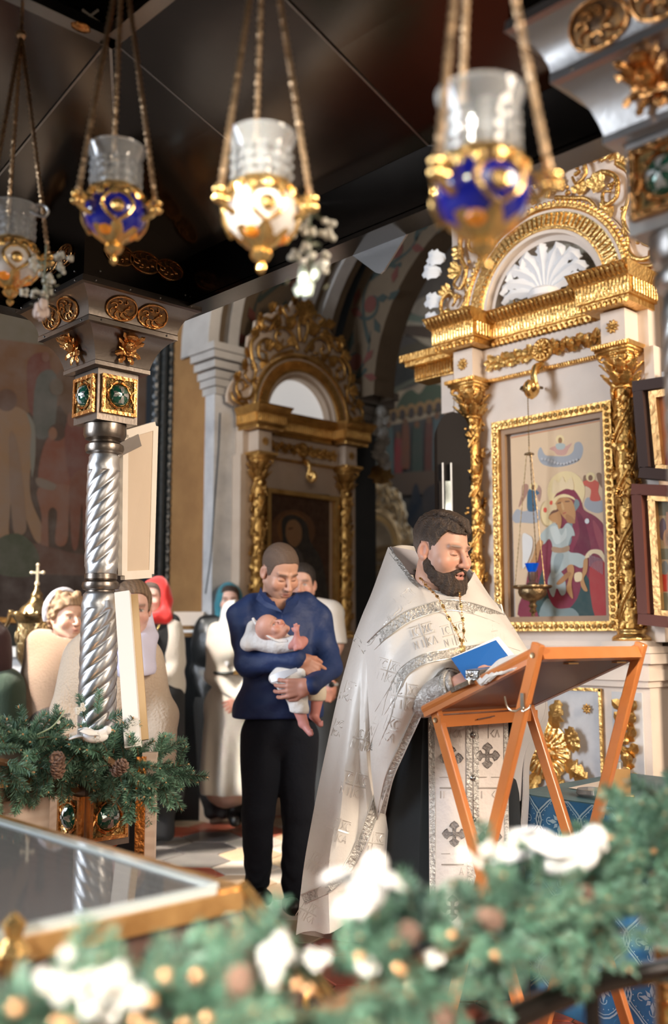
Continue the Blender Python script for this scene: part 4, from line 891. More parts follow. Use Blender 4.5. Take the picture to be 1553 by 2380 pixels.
S = [((.74, .55, .36), [(140, 520), (1045, 350), (1120, 2160), (190, 2160)], False), ((.60, .26, .13), [(142, 522), (1045, 352), (1045, 362), (150, 532)], False),
     (CLD, [(385, 660), (412, 612), (450, 680), (520, 690), (640, 690), (700, 650), (715, 580), (760, 565), (790, 620), (770, 710), (700, 760), (560, 790), (440, 770), (395, 720)]),
     (HAL, ell(583, 540, 38, 38)), ((.34, .18, .08), ell(585, 552, 18, 28)), ((.62, .36, .30), [(490, 625), (540, 600), (580, 590), (630, 605), (690, 575), (660, 630), (630, 680), (560, 680), (530, 650)]), (BLU, [(545, 590), (585, 575), (630, 590), (615, 630), (560, 630)]),
     (CLD, [(160, 1230), (200, 1165), (260, 1185), (330, 1165), (410, 1180), (405, 1250), (360, 1290), (250, 1285), (180, 1285)]), ((.40, .22, .16), [(250, 950), (300, 950), (285, 1040), (215, 1150), (240, 1040)]), ((.40, .25, .20), [(390, 950), (420, 1000), (400, 1100), (375, 1020)]),
     ((.06, .14, .22), [(300, 1000), (340, 980), (400, 1020), (360, 1060), (375, 1170), (300, 1180), (290, 1090)]), (HAL, ell(348, 962, 38, 36)), ((.20, .11, .06), ell(347, 970, 17, 24)),
     (CLD, [(800, 1130), (830, 1060), (940, 1090), (1080, 1040), (1095, 1100), (1020, 1150), (930, 1200), (840, 1175)]), ((.26, .15, .09), [(910, 850), (960, 860), (1020, 1050), (990, 1020), (930, 930)]), ((.26, .15, .09), [(795, 870), (820, 870), (815, 960), (790, 930)]),
     ((.62, .12, .08), [(785, 920), (870, 900), (930, 930), (925, 1010), (945, 1085), (855, 1085), (860, 990), (790, 945)]), (HAL, ell(858, 878, 42, 42)), ((.24, .12, .07), ell(857, 886, 20, 26)),
     (HAL, ell(640, 1010, 168, 185)), ((.52, .36, .18), ell(470, 1205, 66, 118)), (HAL, ell(478, 1200, 62, 112)),
     (RB, [(260, 2160), (280, 1850), (330, 1620), (410, 1500), (500, 1420), (560, 1240), (520, 1130), (545, 1040), (620, 985), (700, 985), (770, 1080), (800, 1170), (900, 1230), (980, 1320), (1030, 1500), (1065, 1800), (1075, 2140)]),
     (RB2, [(730, 1190), (800, 1260), (860, 1500), (820, 1560), (700, 1560), (760, 1380)]), ((.33, .07, .09), [(880, 1260), (960, 1380), (1010, 1560), (960, 1560), (900, 1400)]),
     (DKG, [(400, 2140), (430, 1700), (500, 2000), (640, 2060), (740, 1960), (820, 1750), (905, 2140)]), ((.22, .28, .28), [(410, 2140), (470, 1960), (560, 2050), (700, 2050), (740, 2140)]),
     (RB, [(430, 1480), (520, 1480), (560, 1900), (700, 1950), (660, 2030), (560, 2050), (490, 1960), (430, 1700)]), ((.45, .05, .05), [(850, 1690), (1000, 1640), (1060, 1850), (1060, 2130), (900, 2130)]),
     ((.20, .27, .28), [(655, 1290), (760, 1130), (720, 1080), (700, 1250), (690, 1440), (660, 1480)]), (HAL, [(520, 1110), (540, 1060), (620, 1030), (700, 1055), (720, 1085), (660, 1060), (580, 1068), (540, 1120)]),
     (SK, [(545, 1120), (580, 1072), (650, 1062), (700, 1100), (725, 1200), (710, 1290), (660, 1270), (620, 1240), (575, 1180)]), (SK2, [(640, 1210), (700, 1240), (720, 1290), (650, 1280)]), ((.20, .09, .05), [(560, 1112), (590, 1100), (600, 1108), (570, 1120)]), ((.20, .09, .05), [(632, 1092), (668, 1090), (672, 1100), (635, 1103)]), ((.44, .11, .07), [(612, 1200), (638, 1190), (640, 1200), (615, 1210)]), ((.62, .38, .18), [(596, 1110), (612, 1108), (625, 1165), (608, 1170)]),
     (HAL, [(480, 1190), (520, 1130), (560, 1160), (500, 1230)]), ((.70, .10, .06), ell(510, 1108, 14, 20)), ((.70, .10, .06), ell(455, 1172, 16, 24)), ((.72, .56, .33), [(440, 1130), (480, 1080), (560, 1140), (490, 1200)]), ((.70, .10, .06), ell(455, 1172, 15, 22)), ((.70, .10, .06), ell(508, 1110, 13, 18)),
     ((.80, .64, .40), [(520, 990), (535, 900), (580, 930), (610, 870), (640, 930), (690, 880), (710, 990), (640, 985), (540, 1030)]),
     ((.35, .40, .40), [(480, 1800), (530, 1700), (620, 1750), (640, 1900), (600, 1935), (560, 1870), (530, 1950), (495, 1900)]),
     (BLU, [(400, 1420), (470, 1330), (540, 1290), (600, 1340), (650, 1290), (700, 1330), (720, 1400), (690, 1410), (660, 1500), (680, 1550), (760, 1560), (830, 1610), (780, 1690), (690, 1660), (600, 1720), (520, 1780), (505, 1640), (520, 1500), (490, 1430), (440, 1480)]),
     ((.30, .36, .36), [(560, 1560), (620, 1570), (590, 1680), (545, 1740), (530, 1640)]), ((.58, .63, .60), [(500, 1330), (560, 1320), (600, 1400), (640, 1330), (640, 1420), (560, 1480), (520, 1420)]), ((.40, .26, .16), [(520, 1500), (600, 1510), (665, 1490), (668, 1535), (600, 1555), (522, 1545)]),
     (SK, [(485, 1240), (520, 1180), (570, 1175), (600, 1230), (600, 1300), (580, 1345), (555, 1290), (510, 1270)]), ((.16, .07, .04), [(490, 1225), (520, 1180), (575, 1172), (560, 1190), (520, 1205)]), (SK, [(400, 1440), (440, 1460), (410, 1530), (390, 1620), (360, 1660), (320, 1650), (345, 1590), (370, 1500)]),
     (SK, [(650, 1680), (700, 1660), (715, 1720), (690, 1830), (705, 1960), (670, 1930), (645, 1870), (665, 1780)]), (SK, [(800, 1620), (835, 1610), (830, 1720), (800, 1790), (835, 1890), (800, 1890), (770, 1820), (790, 1720)]), (SK2, [(560, 1820), (650, 1730), (690, 1740), (640, 1800), (580, 1840)]),
     ((.82, .66, .42), [(810, 1590), (860, 1530), (950, 1530), (985, 1580), (1070, 1750), (1050, 1760), (960, 1600), (890, 1560), (840, 1600)]), ((.80, .64, .40), [(720, 1740), (780, 1730), (780, 1800), (725, 1810)]), ((.74, .73, .70), [(255, 1390), (310, 1395), (345, 1440), (330, 1560), (260, 1700), (255, 1560)]),
     ((.70, .72, .72), ell(830, 1272, 20, 24, 8))]
for k in range(9): S.append(((.50, .34, .38), [(850 + k * 14, 1570 + k * 5), (855 + k * 14, 1570 + k * 5), (857 + k * 14, 1675 + k * 9), (852 + k * 14, 1675 + k * 9)], False))
for k in range(12): S.append(((.50, .51, .53), ell(430 + k * 28, 740 - 22 * math.cos(k * .5) , 13, 11, 7)))
picture('painting', ic, ZT, S, PAINT, step=.0001)
# icon of the back shrine
ic = empty('icon', 'dark icon of a black robed saint in a gilt frame on the back shrine', 'icon', (5.2, 5.88, 1.9))
q = [(4.86, 5.89, 1.42), (5.59, 5.89, 1.42), (5.59, 5.89, 2.44), (4.86, 5.89, 2.44)]; fr(ic, q, .035, .05, GOLD, 'outer_frame', out=V(0, -1, 0))
def MT(x, y, z): p = onY(x, y, 5.88); p[1] -= z; return p
S = [((.065, .032, .018), [(610, 1140), (766, 1150), (766, 1480), (606, 1480)], False), ((.14, .065, .03), ell(680, 1235, 52, 50)), ((.22, .10, .035), ell(680, 1230, 36, 38)), ((.045, .04, .035), [(655, 1210), (680, 1196), (712, 1215), (722, 1260), (752, 1320), (760, 1480), (620, 1480), (625, 1330), (655, 1270)]),
     ((.30, .165, .08), [(668, 1215), (685, 1208), (700, 1225), (700, 1255), (685, 1272), (670, 1260), (664, 1240)]), ((.09, .04, .02), [(670, 1228), (680, 1226), (680, 1229), (671, 1231)]), ((.10, .09, .08), [(680, 1280), (705, 1300), (700, 1400), (690, 1480), (680, 1400)])]
picture('painting', ic, MT, S, PAINT, step=.0004)
# two boxed icons at the right edge
def boxed(label, X, pts, mo, shapes, rd):
    t = empty('framed_icon', label, 'icon', onX(*pts[0], X)); q = [onX(x, y, X) for x, y in pts]
    fr(t, q, .05, .10, mo, 'case', out=OX); q2 = [onX(x, y, X - .05) for x, y in ((pts[0][0] + 17, pts[0][1] + 14), (pts[1][0] - 17, pts[1][1] + 14), (pts[2][0] - 17, pts[2][1] - 14), (pts[3][0] + 17, pts[3][1] - 14))]
    fr(t, q2, .035, .03, GW, 'gilt_inner_frame', out=OX); picture('painting', t, lambda x, y, z: onX(x, y, X - .045) - V(z, 0, 0), shapes, PAINT, step=.0004)
boxed('dark brown boxed orange icon, upper one at the right edge', 4.26, [(1506, 905), (1680, 880), (1690, 1118), (1522, 1104)], mat('dark brown lacquer', (.045, .022, .018), .6), [((.55, .22, .10), [(1516, 915), (1676, 890), (1680, 1125), (1528, 1110)], False), (HAL, ell(1600, 960, 30, 30)), ((.3, .12, .06), ell(1600, 965, 14, 20)), ((.3, .05, .05), [(1570, 1000), (1630, 990), (1650, 1120), (1550, 1110)])], 0)
boxed('red-brown boxed icon of small scenes, lower one at the right edge', 4.25, [(1504, 1142), (1690, 1150), (1700, 1460), (1520, 1440)], mat('red brown lacquer', (.15, .045, .03), .6), [((.20, .20, .14), [(1514, 1150), (1690, 1158), (1696, 1452), (1528, 1430)], False), ((.46, .36, .22), [(1530, 1198), (1600, 1200), (1602, 1275), (1534, 1275)], False), ((.15, .12, .16), ell(1541, 1230, 8, 26)), ((.50, .30, .18), ell(1550, 1250, 8, 20)), ((.46, .36, .24), [(1536, 1300), (1600, 1302), (1600, 1378), (1540, 1378)], False), ((.55, .06, .04), [(1540, 1335), (1553, 1335), (1553, 1375), (1541, 1375)], False), ((.2, .22, .22), ell(1546, 1320, 8, 16)), ((.5, .3, .2), [(1549, 1190), (1560, 1190), (1560, 1250), (1550, 1250)], False)], 0)
b = MB(); b.box((4.36, 2.12, 3.3), (.1, .2, 1.5)); b.box((4.34, 2.12, 2.52), (.16, .26, .08)); struct('trim_14', b, MARBLE)
b = MB(); b.box((4.34, 1.2, .66), (.14, 2.1, 1.32)); struct('baseboard_right', b, mat('brown marble dado', (.18, .12, .09), .4, var=(4, (.12, .075, .055), .8)))
b = MB(); b.box((4.36, 3.62, .6), (.1, .3, 1.2)); struct('trim_15', b, CREAM)

# ---------------------------------------------------------------- hanging sanctuary lamp before the icon
BRZ = mat('aged bronze', (.30, .21, .11), .36, .9, var=(30, (.12, .08, .04), .8), bump=(60, .3))
p = onX(1238, 1370, 4.13); px, py, pz = p; DL = float(p @ FH)
t = empty('sanctuary_lamp', 'bronze bowl lamp with a blue glass cup hanging before the mother icon', 'oil lamp', (px, py, pz)); s = 1.0
b = MB(); b.lathe([(.001, -.135), (.012, -.13), (.008, -.12), (.02, -.108), (.012, -.095), (.022, -.083), (.014, -.07), (.02, -.058), (.045, -.05), (.066, -.03), (.072, -.012), (.07, .0), (.088, .006), (.096, .012), (.094, .02), (.08, .02), (.02, .012)], n=30, rf=lambda A, z: 1 + (.03 * np.cos(15 * A) if z > 0 else 0)); b.build('bowl', BRZ, t)
b = MB(); b.lathe([(.02, .02), (.028, .03), (.014, .04), (.02, .05), (.021, .085), (.018, .088)], n=16); b.build('candle_socket', mat('dark brown socket', (.10, .06, .05), .4), t)
b = MB(); b.lathe([(.018, .086), (.024, .1), (.032, .125), (.035, .13), (.03, .122), (.02, .1), (.002, .095)], n=24, rf=lambda A, z: 1 + .06 * np.cos(8 * A)); b.build('blue_glass', mat('blue glass', (.0, .10, .62), .08, trans=.35, emit=(0, .12, .6, .15)), t)
zt = at(1228, 1056, DL)[2] - pz
for a in (.3, 2.4, 4.5): b = MB(); P0 = V(.088 * math.cos(a), .088 * math.sin(a), .015); P1 = V(.014 * math.cos(a), .014 * math.sin(a), zt); b.tube([P0 + (P1 - P0) * k / 60 for k in range(61)], [.0035 if k % 2 else .0018 for k in range(61)], 5); b.build('chain', BRZ, t)
b = MB(); b.lathe([(.004, zt + .012), (.024, zt + .004), (.026, zt - .002), (.003, zt - .006)], n=16); z2 = at(1228, 905, DL)[2] - pz; b.tube([(0, 0, zt + (z2 - zt) * k / 50) for k in range(51)], [.0035 if k % 2 else .0018 for k in range(51)], 5)
b.lathe([(.004, z2 + .03), (.03, z2 + .012), (.036, z2 - .004), (.006, z2 + .004)], n=12, rf=lambda A, z: 1 + .3 * np.cos(5 * A)); b.tube([(0, 0, z2 + .02), (.13, 0, z2 + .03)], .008, 6); b.build('upper_chain', BRZ, t)

# ---------------------------------------------------------------- tall dark icon case with rounded top, and other background pieces
KZ = at(1056, 957, 5.3)[2] - .12
t = empty('glazed_icon_case', 'tall dark rounded-top icon case with a glass edge behind the priest', 'cabinet', (4.7, 3.95, 0))
DW = mat('dark walnut case', (.010, .007, .006), .5)
DW.node_tree.nodes['Principled BSDF'].inputs['Specular IOR Level'].default_value = .2; cx, cy = at(1056, 1100, 5.3)[:2]; e = RT * .090; f = FH * .16
b = MB(); G = []
pr = [(-1, 0), (-1, KZ)] + [(-math.cos(a), KZ + .12 * math.sin(a)) for a in np.linspace(.3, PI - .3, 7)] + [(1, KZ), (1, 0)]
for k in (0, 1): G.append([V(cx, cy, 0) + e * u + f * k + V(0, 0, z) for u, z in pr])
b.grid(G); b.add(G[0], [tuple(range(len(pr)))]); b.build('case', DW, t, world=True, smooth=False)
for u, w, m_ in ((-.88, .012, DW), (-.72, .008, SILVER), (-.42, .03, mat('bevelled glass edge', (.62, .66, .60), .08, .85)), (-.22, .008, SILVER)):
    b = MB(); q = V(cx, cy, 0) + e * u - FH * .02; b.box((q[0], q[1], 1.3), (w, .02, 1.9 if m_ is SILVER else 1.7), rotz(YAW - PI / 2)); b.build('glazing_bar', m_, t, world=True, smooth=False)
t = empty('wall_corbel', 'grey carved corbel on the dark pier beyond the arch', 'ornament', at(885, 1000, 8.6)); random.seed(8); b = MB()
for k, (x, y) in enumerate(((885, 960), (880, 985), (888, 1010), (883, 1040), (890, 1065))): p = at(x, y, 8.5); leaf(b, p, -UPV + RT * .4 * (-1) ** k, -FH, .13, .05, 3, .3, 6); b.blob(p, (.06, .06, .07))
b.build('carving', mat('grey stucco dim', (.27, .25, .22), .6), t, world=True); b = MB(); p = at(886, 1080, 8.5); leaf(b, p, -UPV, -FH, .2, .1, 3, .3); b.build('gilt_drop', GOLDD, t, world=True)
# big baptismal font, gilt, at left
t = empty('baptismal_font', 'ornate gilt baptismal font with a small cross on its lid at the far left', 'font', at(86, 1690, 5.9) * V(1, 1, 0)); FZ = at(86, 1370, 5.9); fx, fy = FZ[:2]
BR = mat('polished brass', (.50, .37, .19), .25, .95, var=(12, (.16, .10, .05), .8), bump=(35, .4))
b = MB(); b.lathe([(.18, .9), (.1, 1.0), (.06, 1.06), (.08, 1.12), (.16, 1.2), (.17, 1.3), (.165, 1.4), (.2, 1.43), (.205, 1.445), (.17, 1.455)], (fx, fy, 0), 32, rf=lambda A, z: .62 + .03 * np.cos(10 * A)); b.lathe([(.001, 0), (.2, 0), (.17, .06), (.09, .1), (.07, .3), (.1, .5), (.18, .9)], (fx, fy, 0), 24, rf=lambda A, z: .62 + 0 * A); b.build('bowl', BR, t, world=True)
b = MB(); b.lathe([(.16, 1.455), (.14, 1.49), (.08, 1.52), (.05, 1.55), (.055, 1.57), (.03, 1.59), (.02, 1.62), (.01, 1.63)], (fx, fy, 0), 24, rf=lambda A, z: .66 + 0 * A)
for a in np.arange(0, 6.2, .62): b.blob((fx + .118 * math.cos(a), fy + .118 * math.sin(a), 1.455), .018); b.blob((fx + .10 * math.cos(a), fy + .10 * math.sin(a), 1.32), (.02, .02, .05))
b.build('lid', BR, t, world=True)
b = MB(); b.box((fx, fy, 1.69), (.014, .014, .1), rotz(YAW)); b.box((fx, fy, 1.70), (.014, .066, .014), rotz(YAW)); b.blob((fx, fy, 1.635), .016)
for u, z in ((0, 1.745), (.034, 1.70), (-.034, 1.70)): q = V(fx, fy, z) + RT * u; b.blob(q, .012)
b.build('lid_cross', mat('pale gold', (.80, .68, .48), .3, .7), t, world=True)
b = MB(); c = V(fx, fy, 1.47) + RT * (-.0) ; 
for sg in (-1, 1): b.tube(cm([V(fx, fy, 1.44) + RT * sg * .12, V(fx, fy, 1.47) + RT * sg * .15, V(fx, fy, 1.4) + RT * sg * .165, V(fx, fy, 1.35) + RT * sg * .2], 4), .012, 6)
b.build('handles', BR, t, world=True)
t = empty('white_plinth', 'grey white stone block behind the woman in beige', 'plinth', at(60, 1600, 6.4) * V(1, 1, 0)); p = at(70, 1600, 6.4); b = MB(); b.box((p[0], p[1], .6), (.5, .4, 1.2), rotz(YAW)); b.box((p[0], p[1], 1.23), (.56, .46, .06), rotz(YAW)); b.build('block', MARBLE, t, world=True, smooth=False)
for x, y, w, lb in ((440, 1467, .26, 'thin white shelf edge behind the woman in the red scarf'),):
    p = at(x, y, 7.4); t = empty('wall_shelf', lb, 'shelf', p); b = MB(); b.box(p, (w * 1.4, .12, .02), rotz(YAW - PI / 2)); b.build('board', mat('white shelf', (.8, .8, .78), .4), t, world=True)
    q = at(436, 1560, 7.45); b = MB(); b.box((q[0], q[1], .66), (.42, .06, 1.32), rotz(YAW - PI / 2)); b.build('dark_panel', mat('black lacquer', (.012, .014, .016), .25), t, world=True, smooth=False)
    q = at(440, 1438, 7.42); b = MB(); b.box((q[0], q[1], q[2]), (.22, .07, .10), rotz(YAW - PI / 2)); b.build('beige_block', CREAM, t, world=True)
# ---------------------------------------------------------------- folding lectern
WOOD = mat('varnished orange wood', (.50, .17, .045), .28, coat=.45, var=(3.5, (.40, .12, .03), .6), wave=(5, 'X', .03))
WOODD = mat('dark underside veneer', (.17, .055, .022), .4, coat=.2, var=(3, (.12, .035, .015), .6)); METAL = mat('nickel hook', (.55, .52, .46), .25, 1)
LA, LB, LC, LD = W(.305, 3.15, 1.10), W(.58, 2.83, 1.277), W(.93, 3.08, 1.277), W(.655, 3.40, 1.10)
t = empty('folding_lectern', 'orange varnished folding lectern with a sloping top in front of the priest', 'lectern', W(.62, 3.1, 0))
ab, ad = unit(LB - LA), unit(LD - LA); nn = unit(np.cross(ad, ab)); nn = nn if nn[2] > 0 else -nn
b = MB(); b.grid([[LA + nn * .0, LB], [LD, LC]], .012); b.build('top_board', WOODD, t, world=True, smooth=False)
for p, q, n_ in ((LA - ab * .03 - ad * .0, LB, 'side_rail'), (LD - ab * .03, LC, 'side_rail')): b = MB(); b.tube([p + nn * .012, q + nn * .012], .015, 10); b.bar(p, q, .022, .026, up=nn); b.build(n_, WOOD, t, world=True)
for p, q in ((LB, LC), (LA, LD)): b = MB(); b.bar(p + nn * .0, q + nn * .0, .022, .036, up=nn); b.build('cross_rail', WOOD, t, world=True, smooth=False)
def leg(tp, bt, sh, screw=True):
    b = MB(); tp = V(*tp); bt = V(*bt); d = unit(bt - tp); b.bar(tp - d * .02, bt, .036, .022, up=ad); lg = b.build('leg', WOOD, t, world=True, smooth=False)
    m_ = lg.modifiers.new('b', 'BEVEL'); m_.width = .004; m_.segments = 2
    if screw: b = MB(); b.lathe([(.008, 0), (.008, .003), (.003, .002)], tp + d * .015 - ad * .012, 12, R=np.stack([unit(np.cross(V(0, 0, 1), -ad)), V(0, 0, 1), -ad], 1)); b.build('screw', mat('old brass screw', (.35, .25, .15), .35, .9), lg, world=True)
    return lg
g = lambda P: V(P[0], P[1], .012)
legB = leg(LB - ad * .012 + V(0, 0, .012), g(LA - ad * .012), 0); leg(LC + ad * .012 + V(0, 0, .012), g(LD + ad * .012), 0)
leg(LA + ad * .012 + ab * .01 - V(0, 0, .02), g(LB + ad * .012), 0); leg(LD - ad * .02 + ab * .02 - V(0, 0, .02), g(LC - ad * .02), 0)
b = MB(); b.bar(LA + ab * .03 - V(0, 0, .045), LD + ab * .03 - V(0, 0, .045), .018, .035); b.build('brace', WOOD, t, world=True, smooth=False)
for k in (.3, .8): b = MB(); p = LB + (LC - LB) * k - V(0, 0, .02) - ab * .02; b.bar(p, p + (LC - LB) * .1, .02, .004); b.build('hinge', mat('brass hinge', (.6, .35, .15), .3, .9), t, world=True)
d = unit(g(LA) - LB); hp = LB + d * .135 - ad * .026
b = MB(); b.bar(hp + V(0, 0, .02), hp - V(0, 0, .022), .013, .005, up=ad)
for s in (-1, 1): b.tube(cm([hp - V(0, 0, .02) - ad * .004, hp - V(0, 0, .03) - ad * .016 + RT * s * .012, hp - V(0, 0, .02) - ad * .018 + RT * s * .03, hp + V(0, 0, .012 if s < 0 else -.01) - ad * .02 + RT * s * .037], 5), .0028, 6)
b.build('coat_hook', METAL, t, world=True)
b = MB(); p = at(1110, 1672, 3.2); b.bar(p, at(1150, 1664, 3.24), .004, .003); b.build('latch', mat('dark latch', (.1, .05, .04), .4), t, world=True)
# book, metal case, small box, embroidered towel, pen
t = empty('open_booklet', 'open booklet with a plain blue cover held above the lectern', 'book', at(1110, 1540, 3.15))
A, B_, C_, D = at(1049, 1531, 3.16), at(1152, 1489, 3.30), at(1198, 1548, 3.24), at(1083, 1580, 3.10); n_ = unit(np.cross(B_ - A, D - A)); n_ = n_ if n_ @ FH < 0 else -n_
b = MB(); b.grid([[A, B_], [D, C_]], .003); b.build('blue_cover', mat('blue card', (.004, .11, .42), .5), t, world=True, smooth=False)
A2, B2, C2, D2 = at(1052, 1528, 3.175), at(1157, 1480, 3.32), at(1212, 1546, 3.26), at(1085, 1578, 3.12)
b = MB()
for k in range(6): o = FH * .0035 * k; b.grid([[A2 + o, B2 + o + RT * .0012 * k], [D2 + o, C2 + o + RT * .0016 * k]], .001)
b.build('pages', mat('white paper', (.86, .86, .88), .7), t, world=True, smooth=False)
PEW = mat('tarnished silver', (.33, .32, .30), .25, .95, bump=(45, .3))
t = empty('silver_case', 'small tarnished silver book-like case in the priest hand', 'case', at(1120, 1568, 3.08))
p, q = at(1098, 1570, 3.0), at(1150, 1562, 3.1); b = MB(); b.bar(p, q, .05, .032, up=(0, 0, 1)); o = b.build('body', PEW, t, world=True, smooth=False); m_ = o.modifiers.new('b', 'BEVEL'); m_.width = .003
b = MB(); b.bar(p - unit(q - p) * .001, p - unit(q - p) * .004, .04, .024); b.blob(p - unit(q - p) * .004, .006); b.build('end_plate', PEW, t, world=True, smooth=False)
t = empty('gospel_clasp', 'silver and tan metal clasp plate on the lectern top by the hand', 'clasp', at(1080, 1600, 3.1)); b = MB(); b.bar(at(1063, 1604, 3.08), at(1105, 1584, 3.0), .05, .014, up=nn); b.build('silver_plate', PEW, t, world=True, smooth=False)
b = MB(); b.bar(at(1076, 1598, 3.065), at(1090, 1592, 3.04), .054, .017, up=nn); b.build('tan_band', mat('tan leather', (.5, .3, .14), .5), t, world=True, smooth=False)
TOW = mat('white embroidered linen', (.78, .76, .74), .8, bump=(120, .5), sheen=.3)
rows = [[(1108, 1583, 2.98), (1116, 1590, 2.96), (1128, 1588, 2.95), (1142, 1580, 2.94)], [(1125, 1566, 3.0), (1136, 1568, 2.95), (1150, 1568, 2.93), (1160, 1566, 2.92)], [(1145, 1545, 3.06), (1160, 1548, 2.98), (1172, 1556, 2.93), (1178, 1560, 2.90)],
        [(1160, 1533, 3.1), (1180, 1528, 3.02), (1195, 1538, 2.94), (1200, 1552, 2.88)], [(1190, 1526, 3.1), (1205, 1521, 3.02), (1218, 1526, 2.94), (1222, 1541, 2.87)], [(1225, 1524, 3.1), (1232, 1523, 3.03), (1240, 1524, 2.95), (1244, 1529, 2.88)]]
G = cmgrid([[at(*c) for c in r] for r in rows], 6); k = np.arange(G.shape[1]); G = G + nn * (.0025 * np.sin(k * 1.9))[None, :, None] * np.linspace(1.6, .2, G.shape[0])[:, None, None]
b = MB(); b.grid(G, .005); tag(b.build('embroidered_towel', TOW, None), 'white embroidered towel draped over the top of the lectern', 'towel')
tag(MB().tube([at(1228, 1522, 2.98), at(1272, 1518, 2.9)], .0028, 6).build('pen', mat('blue pen', (.03, .04, .35), .3)), 'blue pen lying at the high edge of the lectern', 'pen')

# ---------------------------------------------------------------- table with patterned blue cloth
t = empty('side_table', 'small table under a blue and silver patterned brocade cloth', 'table', (3.4, 1.85, 0))
CLB = mat('blue brocade', (.012, .13, .32), .4, sheen=.3, var=(5, (.02, .19, .42), .5)); CLS = mat('silver brocade thread', (.42, .60, .72), .35, .3)
tx0, tx1, ty0, ty1, tz = 3.08, 3.86, 1.30, 2.29, .755
path = []
rr = .12
for cx_, cy_, a0 in ((tx0 + rr, ty1 - rr, PI), (tx0 + rr, ty0 + rr, PI), ):
    pass
def per(u):   # walk: along the far end (Y=ty1) from tx1 to tx0, round the corner, then along X=tx0 toward ty0
    L1 = tx1 - tx0 - rr; q = rr * PI / 2
    if u < L1: return V(tx1 - u, ty1, 0), V(0, 1, 0)
    if u < L1 + q: a = (u - L1) / rr; c = V(tx0 + rr, ty1 - rr, 0); n = V(-math.sin(a), math.cos(a), 0); return c + n * rr, n
    return V(tx0, ty1 - rr - (u - L1 - q), 0), V(-1, 0, 0)
LT = tx1 - tx0 - rr + rr * PI / 2 + ty1 - ty0 - rr
def clp(u, v, o=0): p, n = per(min(max(u, 0), LT)); k = min(1, v / .06); return p + n * (.004 * k + (.018 + .012 * math.sin(u * 19)) * v * 1.2 + o) + V(0, 0, tz - v - .004)
b = MB(); b.grid([[clp(u, v) for u in np.linspace(0, LT, 110)] for v in (0, .01, .05, .15, .3, .45, .6, .72)]); b.build('cloth_skirt', CLB, t, world=True)
b = MB(); P = [(per(u)[0][0], per(u)[0][1]) for u in np.linspace(0, LT, 60)] + [(tx1, ty0)]; b.prism(P, tz - .02, tz); b.build('cloth_top', mat('teal velvet top', (.05, .12, .15), .45, var=(8, (.09, .2, .24), .6)), t, world=True, smooth=False)
b = MB(); cs = .085
def strip(pts, w):
    P = np.array(pts); T_ = np.gradient(P, axis=0); N_ = np.stack([-T_[:, 1], T_[:, 0]], 1); N_ /= np.linalg.norm(N_, axis=1)[:, None] + 1e-9
    b.grid([[clp(*q, .0022) for q in P + N_ * w], [clp(*q, .0022) for q in P - N_ * w]])
for i in range(int(LT / (2 * cs)) + 1):
    for j in range(4):
        cu, cv = cs + i * 2 * cs, cs * .9 + j * 2 * cs
        if cv > .66: continue
        for r_ in (.088, .078): strip([(cu + r_ * math.cos(a) * (1 + .09 * math.cos(4 * a)), max(.003, cv + r_ * math.sin(a) * (1 + .09 * math.cos(4 * a)))) for a in np.linspace(0, 2 * PI, 29)], .0028 if r_ > .08 else .0016)
        for a in np.linspace(0, 2 * PI, 25)[:-1]: x, y = cu + .068 * math.cos(a), cv + .068 * math.sin(a); (y > .004) and b.add([clp(x - .0025, y, .0024), clp(x, y - .0025, .0024), clp(x + .0025, y, .0024), clp(x, y + .0025, .0024)], [(0, 1, 2, 3)])
        for k in range(8):
            a = k * PI / 4; L = .05 if k % 2 == 0 else .034; c, s_ = math.cos(a), math.sin(a)
            P = [(.008, 0), (L * .5, .008), (L * .75, .003), (L, 0), (L * .75, -.003), (L * .5, -.008)]
            if cv - L > .003 or s_ > -.1: b.add([clp(cu + x * c - y * s_, max(.003, cv + x * s_ + y * c), .0024) for x, y in P], [(0, 1, 2, 3, 4, 5)])
            if k % 2 == 0 and (cv - .06 > .003 or s_ > -.1): strip([(cu + c * .04 + .012 * math.cos(q + a), max(.003, cv + s_ * .04 + .012 * math.sin(q + a))) for q in np.linspace(-1.9, 1.9, 8)], .0016)
b.build('brocade_pattern', CLS, t, world=True)
b = MB()
for x in (tx0 + .08, tx1 - .08):
    for y in (ty0 + .08, ty1 - .08): b.box((x, y, .365), (.05, .05, .73))
b.build('table_legs', WOODD, t, world=True, smooth=False)
# things on the table
GB = mat('tan brown box', (.42, .24, .09), .45, .2)
p = onZ(1438, 1858, tz); t = empty('gold_box', 'upright tan gold box with a silver cap on the blue table', 'box', p); b = MB(); b.box((p[0], p[1], p[2] + .056), (.07, .07, .105), rotz(YAW)); b.build('body', GB, t, world=True, smooth=False); b = MB(); b.lathe([(.018, p[2] + .108), (.018, p[2] + .13), (.0, p[2] + .131)], (p[0], p[1], 0), 14); b.build('cap', SILVER, t, world=True)
b = MB()
for k in range(8): b.blob(V(*p) + RT * (-.035 + k * .01) - FH * .052 + V(0, 0, .018), .008, 6, 4)
b.build('gilt_beading', GOLDB, t, world=True)
p = onZ(1408, 1862, tz); t = empty('small_metal_vial', 'small silver vial beside the tan gold box', 'vial', p); b = MB(); b.lathe([(.012, 0), (.012, .05), (.008, .054), (.013, .062), (.013, .07), (0, .072)], p, 14); b.build('vial', SILVER, t, world=True)
p = onZ(1375, 1850, tz); tag(MB().lathe([(.045, 0), (.055, .01), (.05, .025), (.02, .03)], p, 20).build('glass_dish', pane_mat('dish glass', (.9, .93, .93), .5, .25)), 'shallow clear glass dish on the blue table', 'dish')
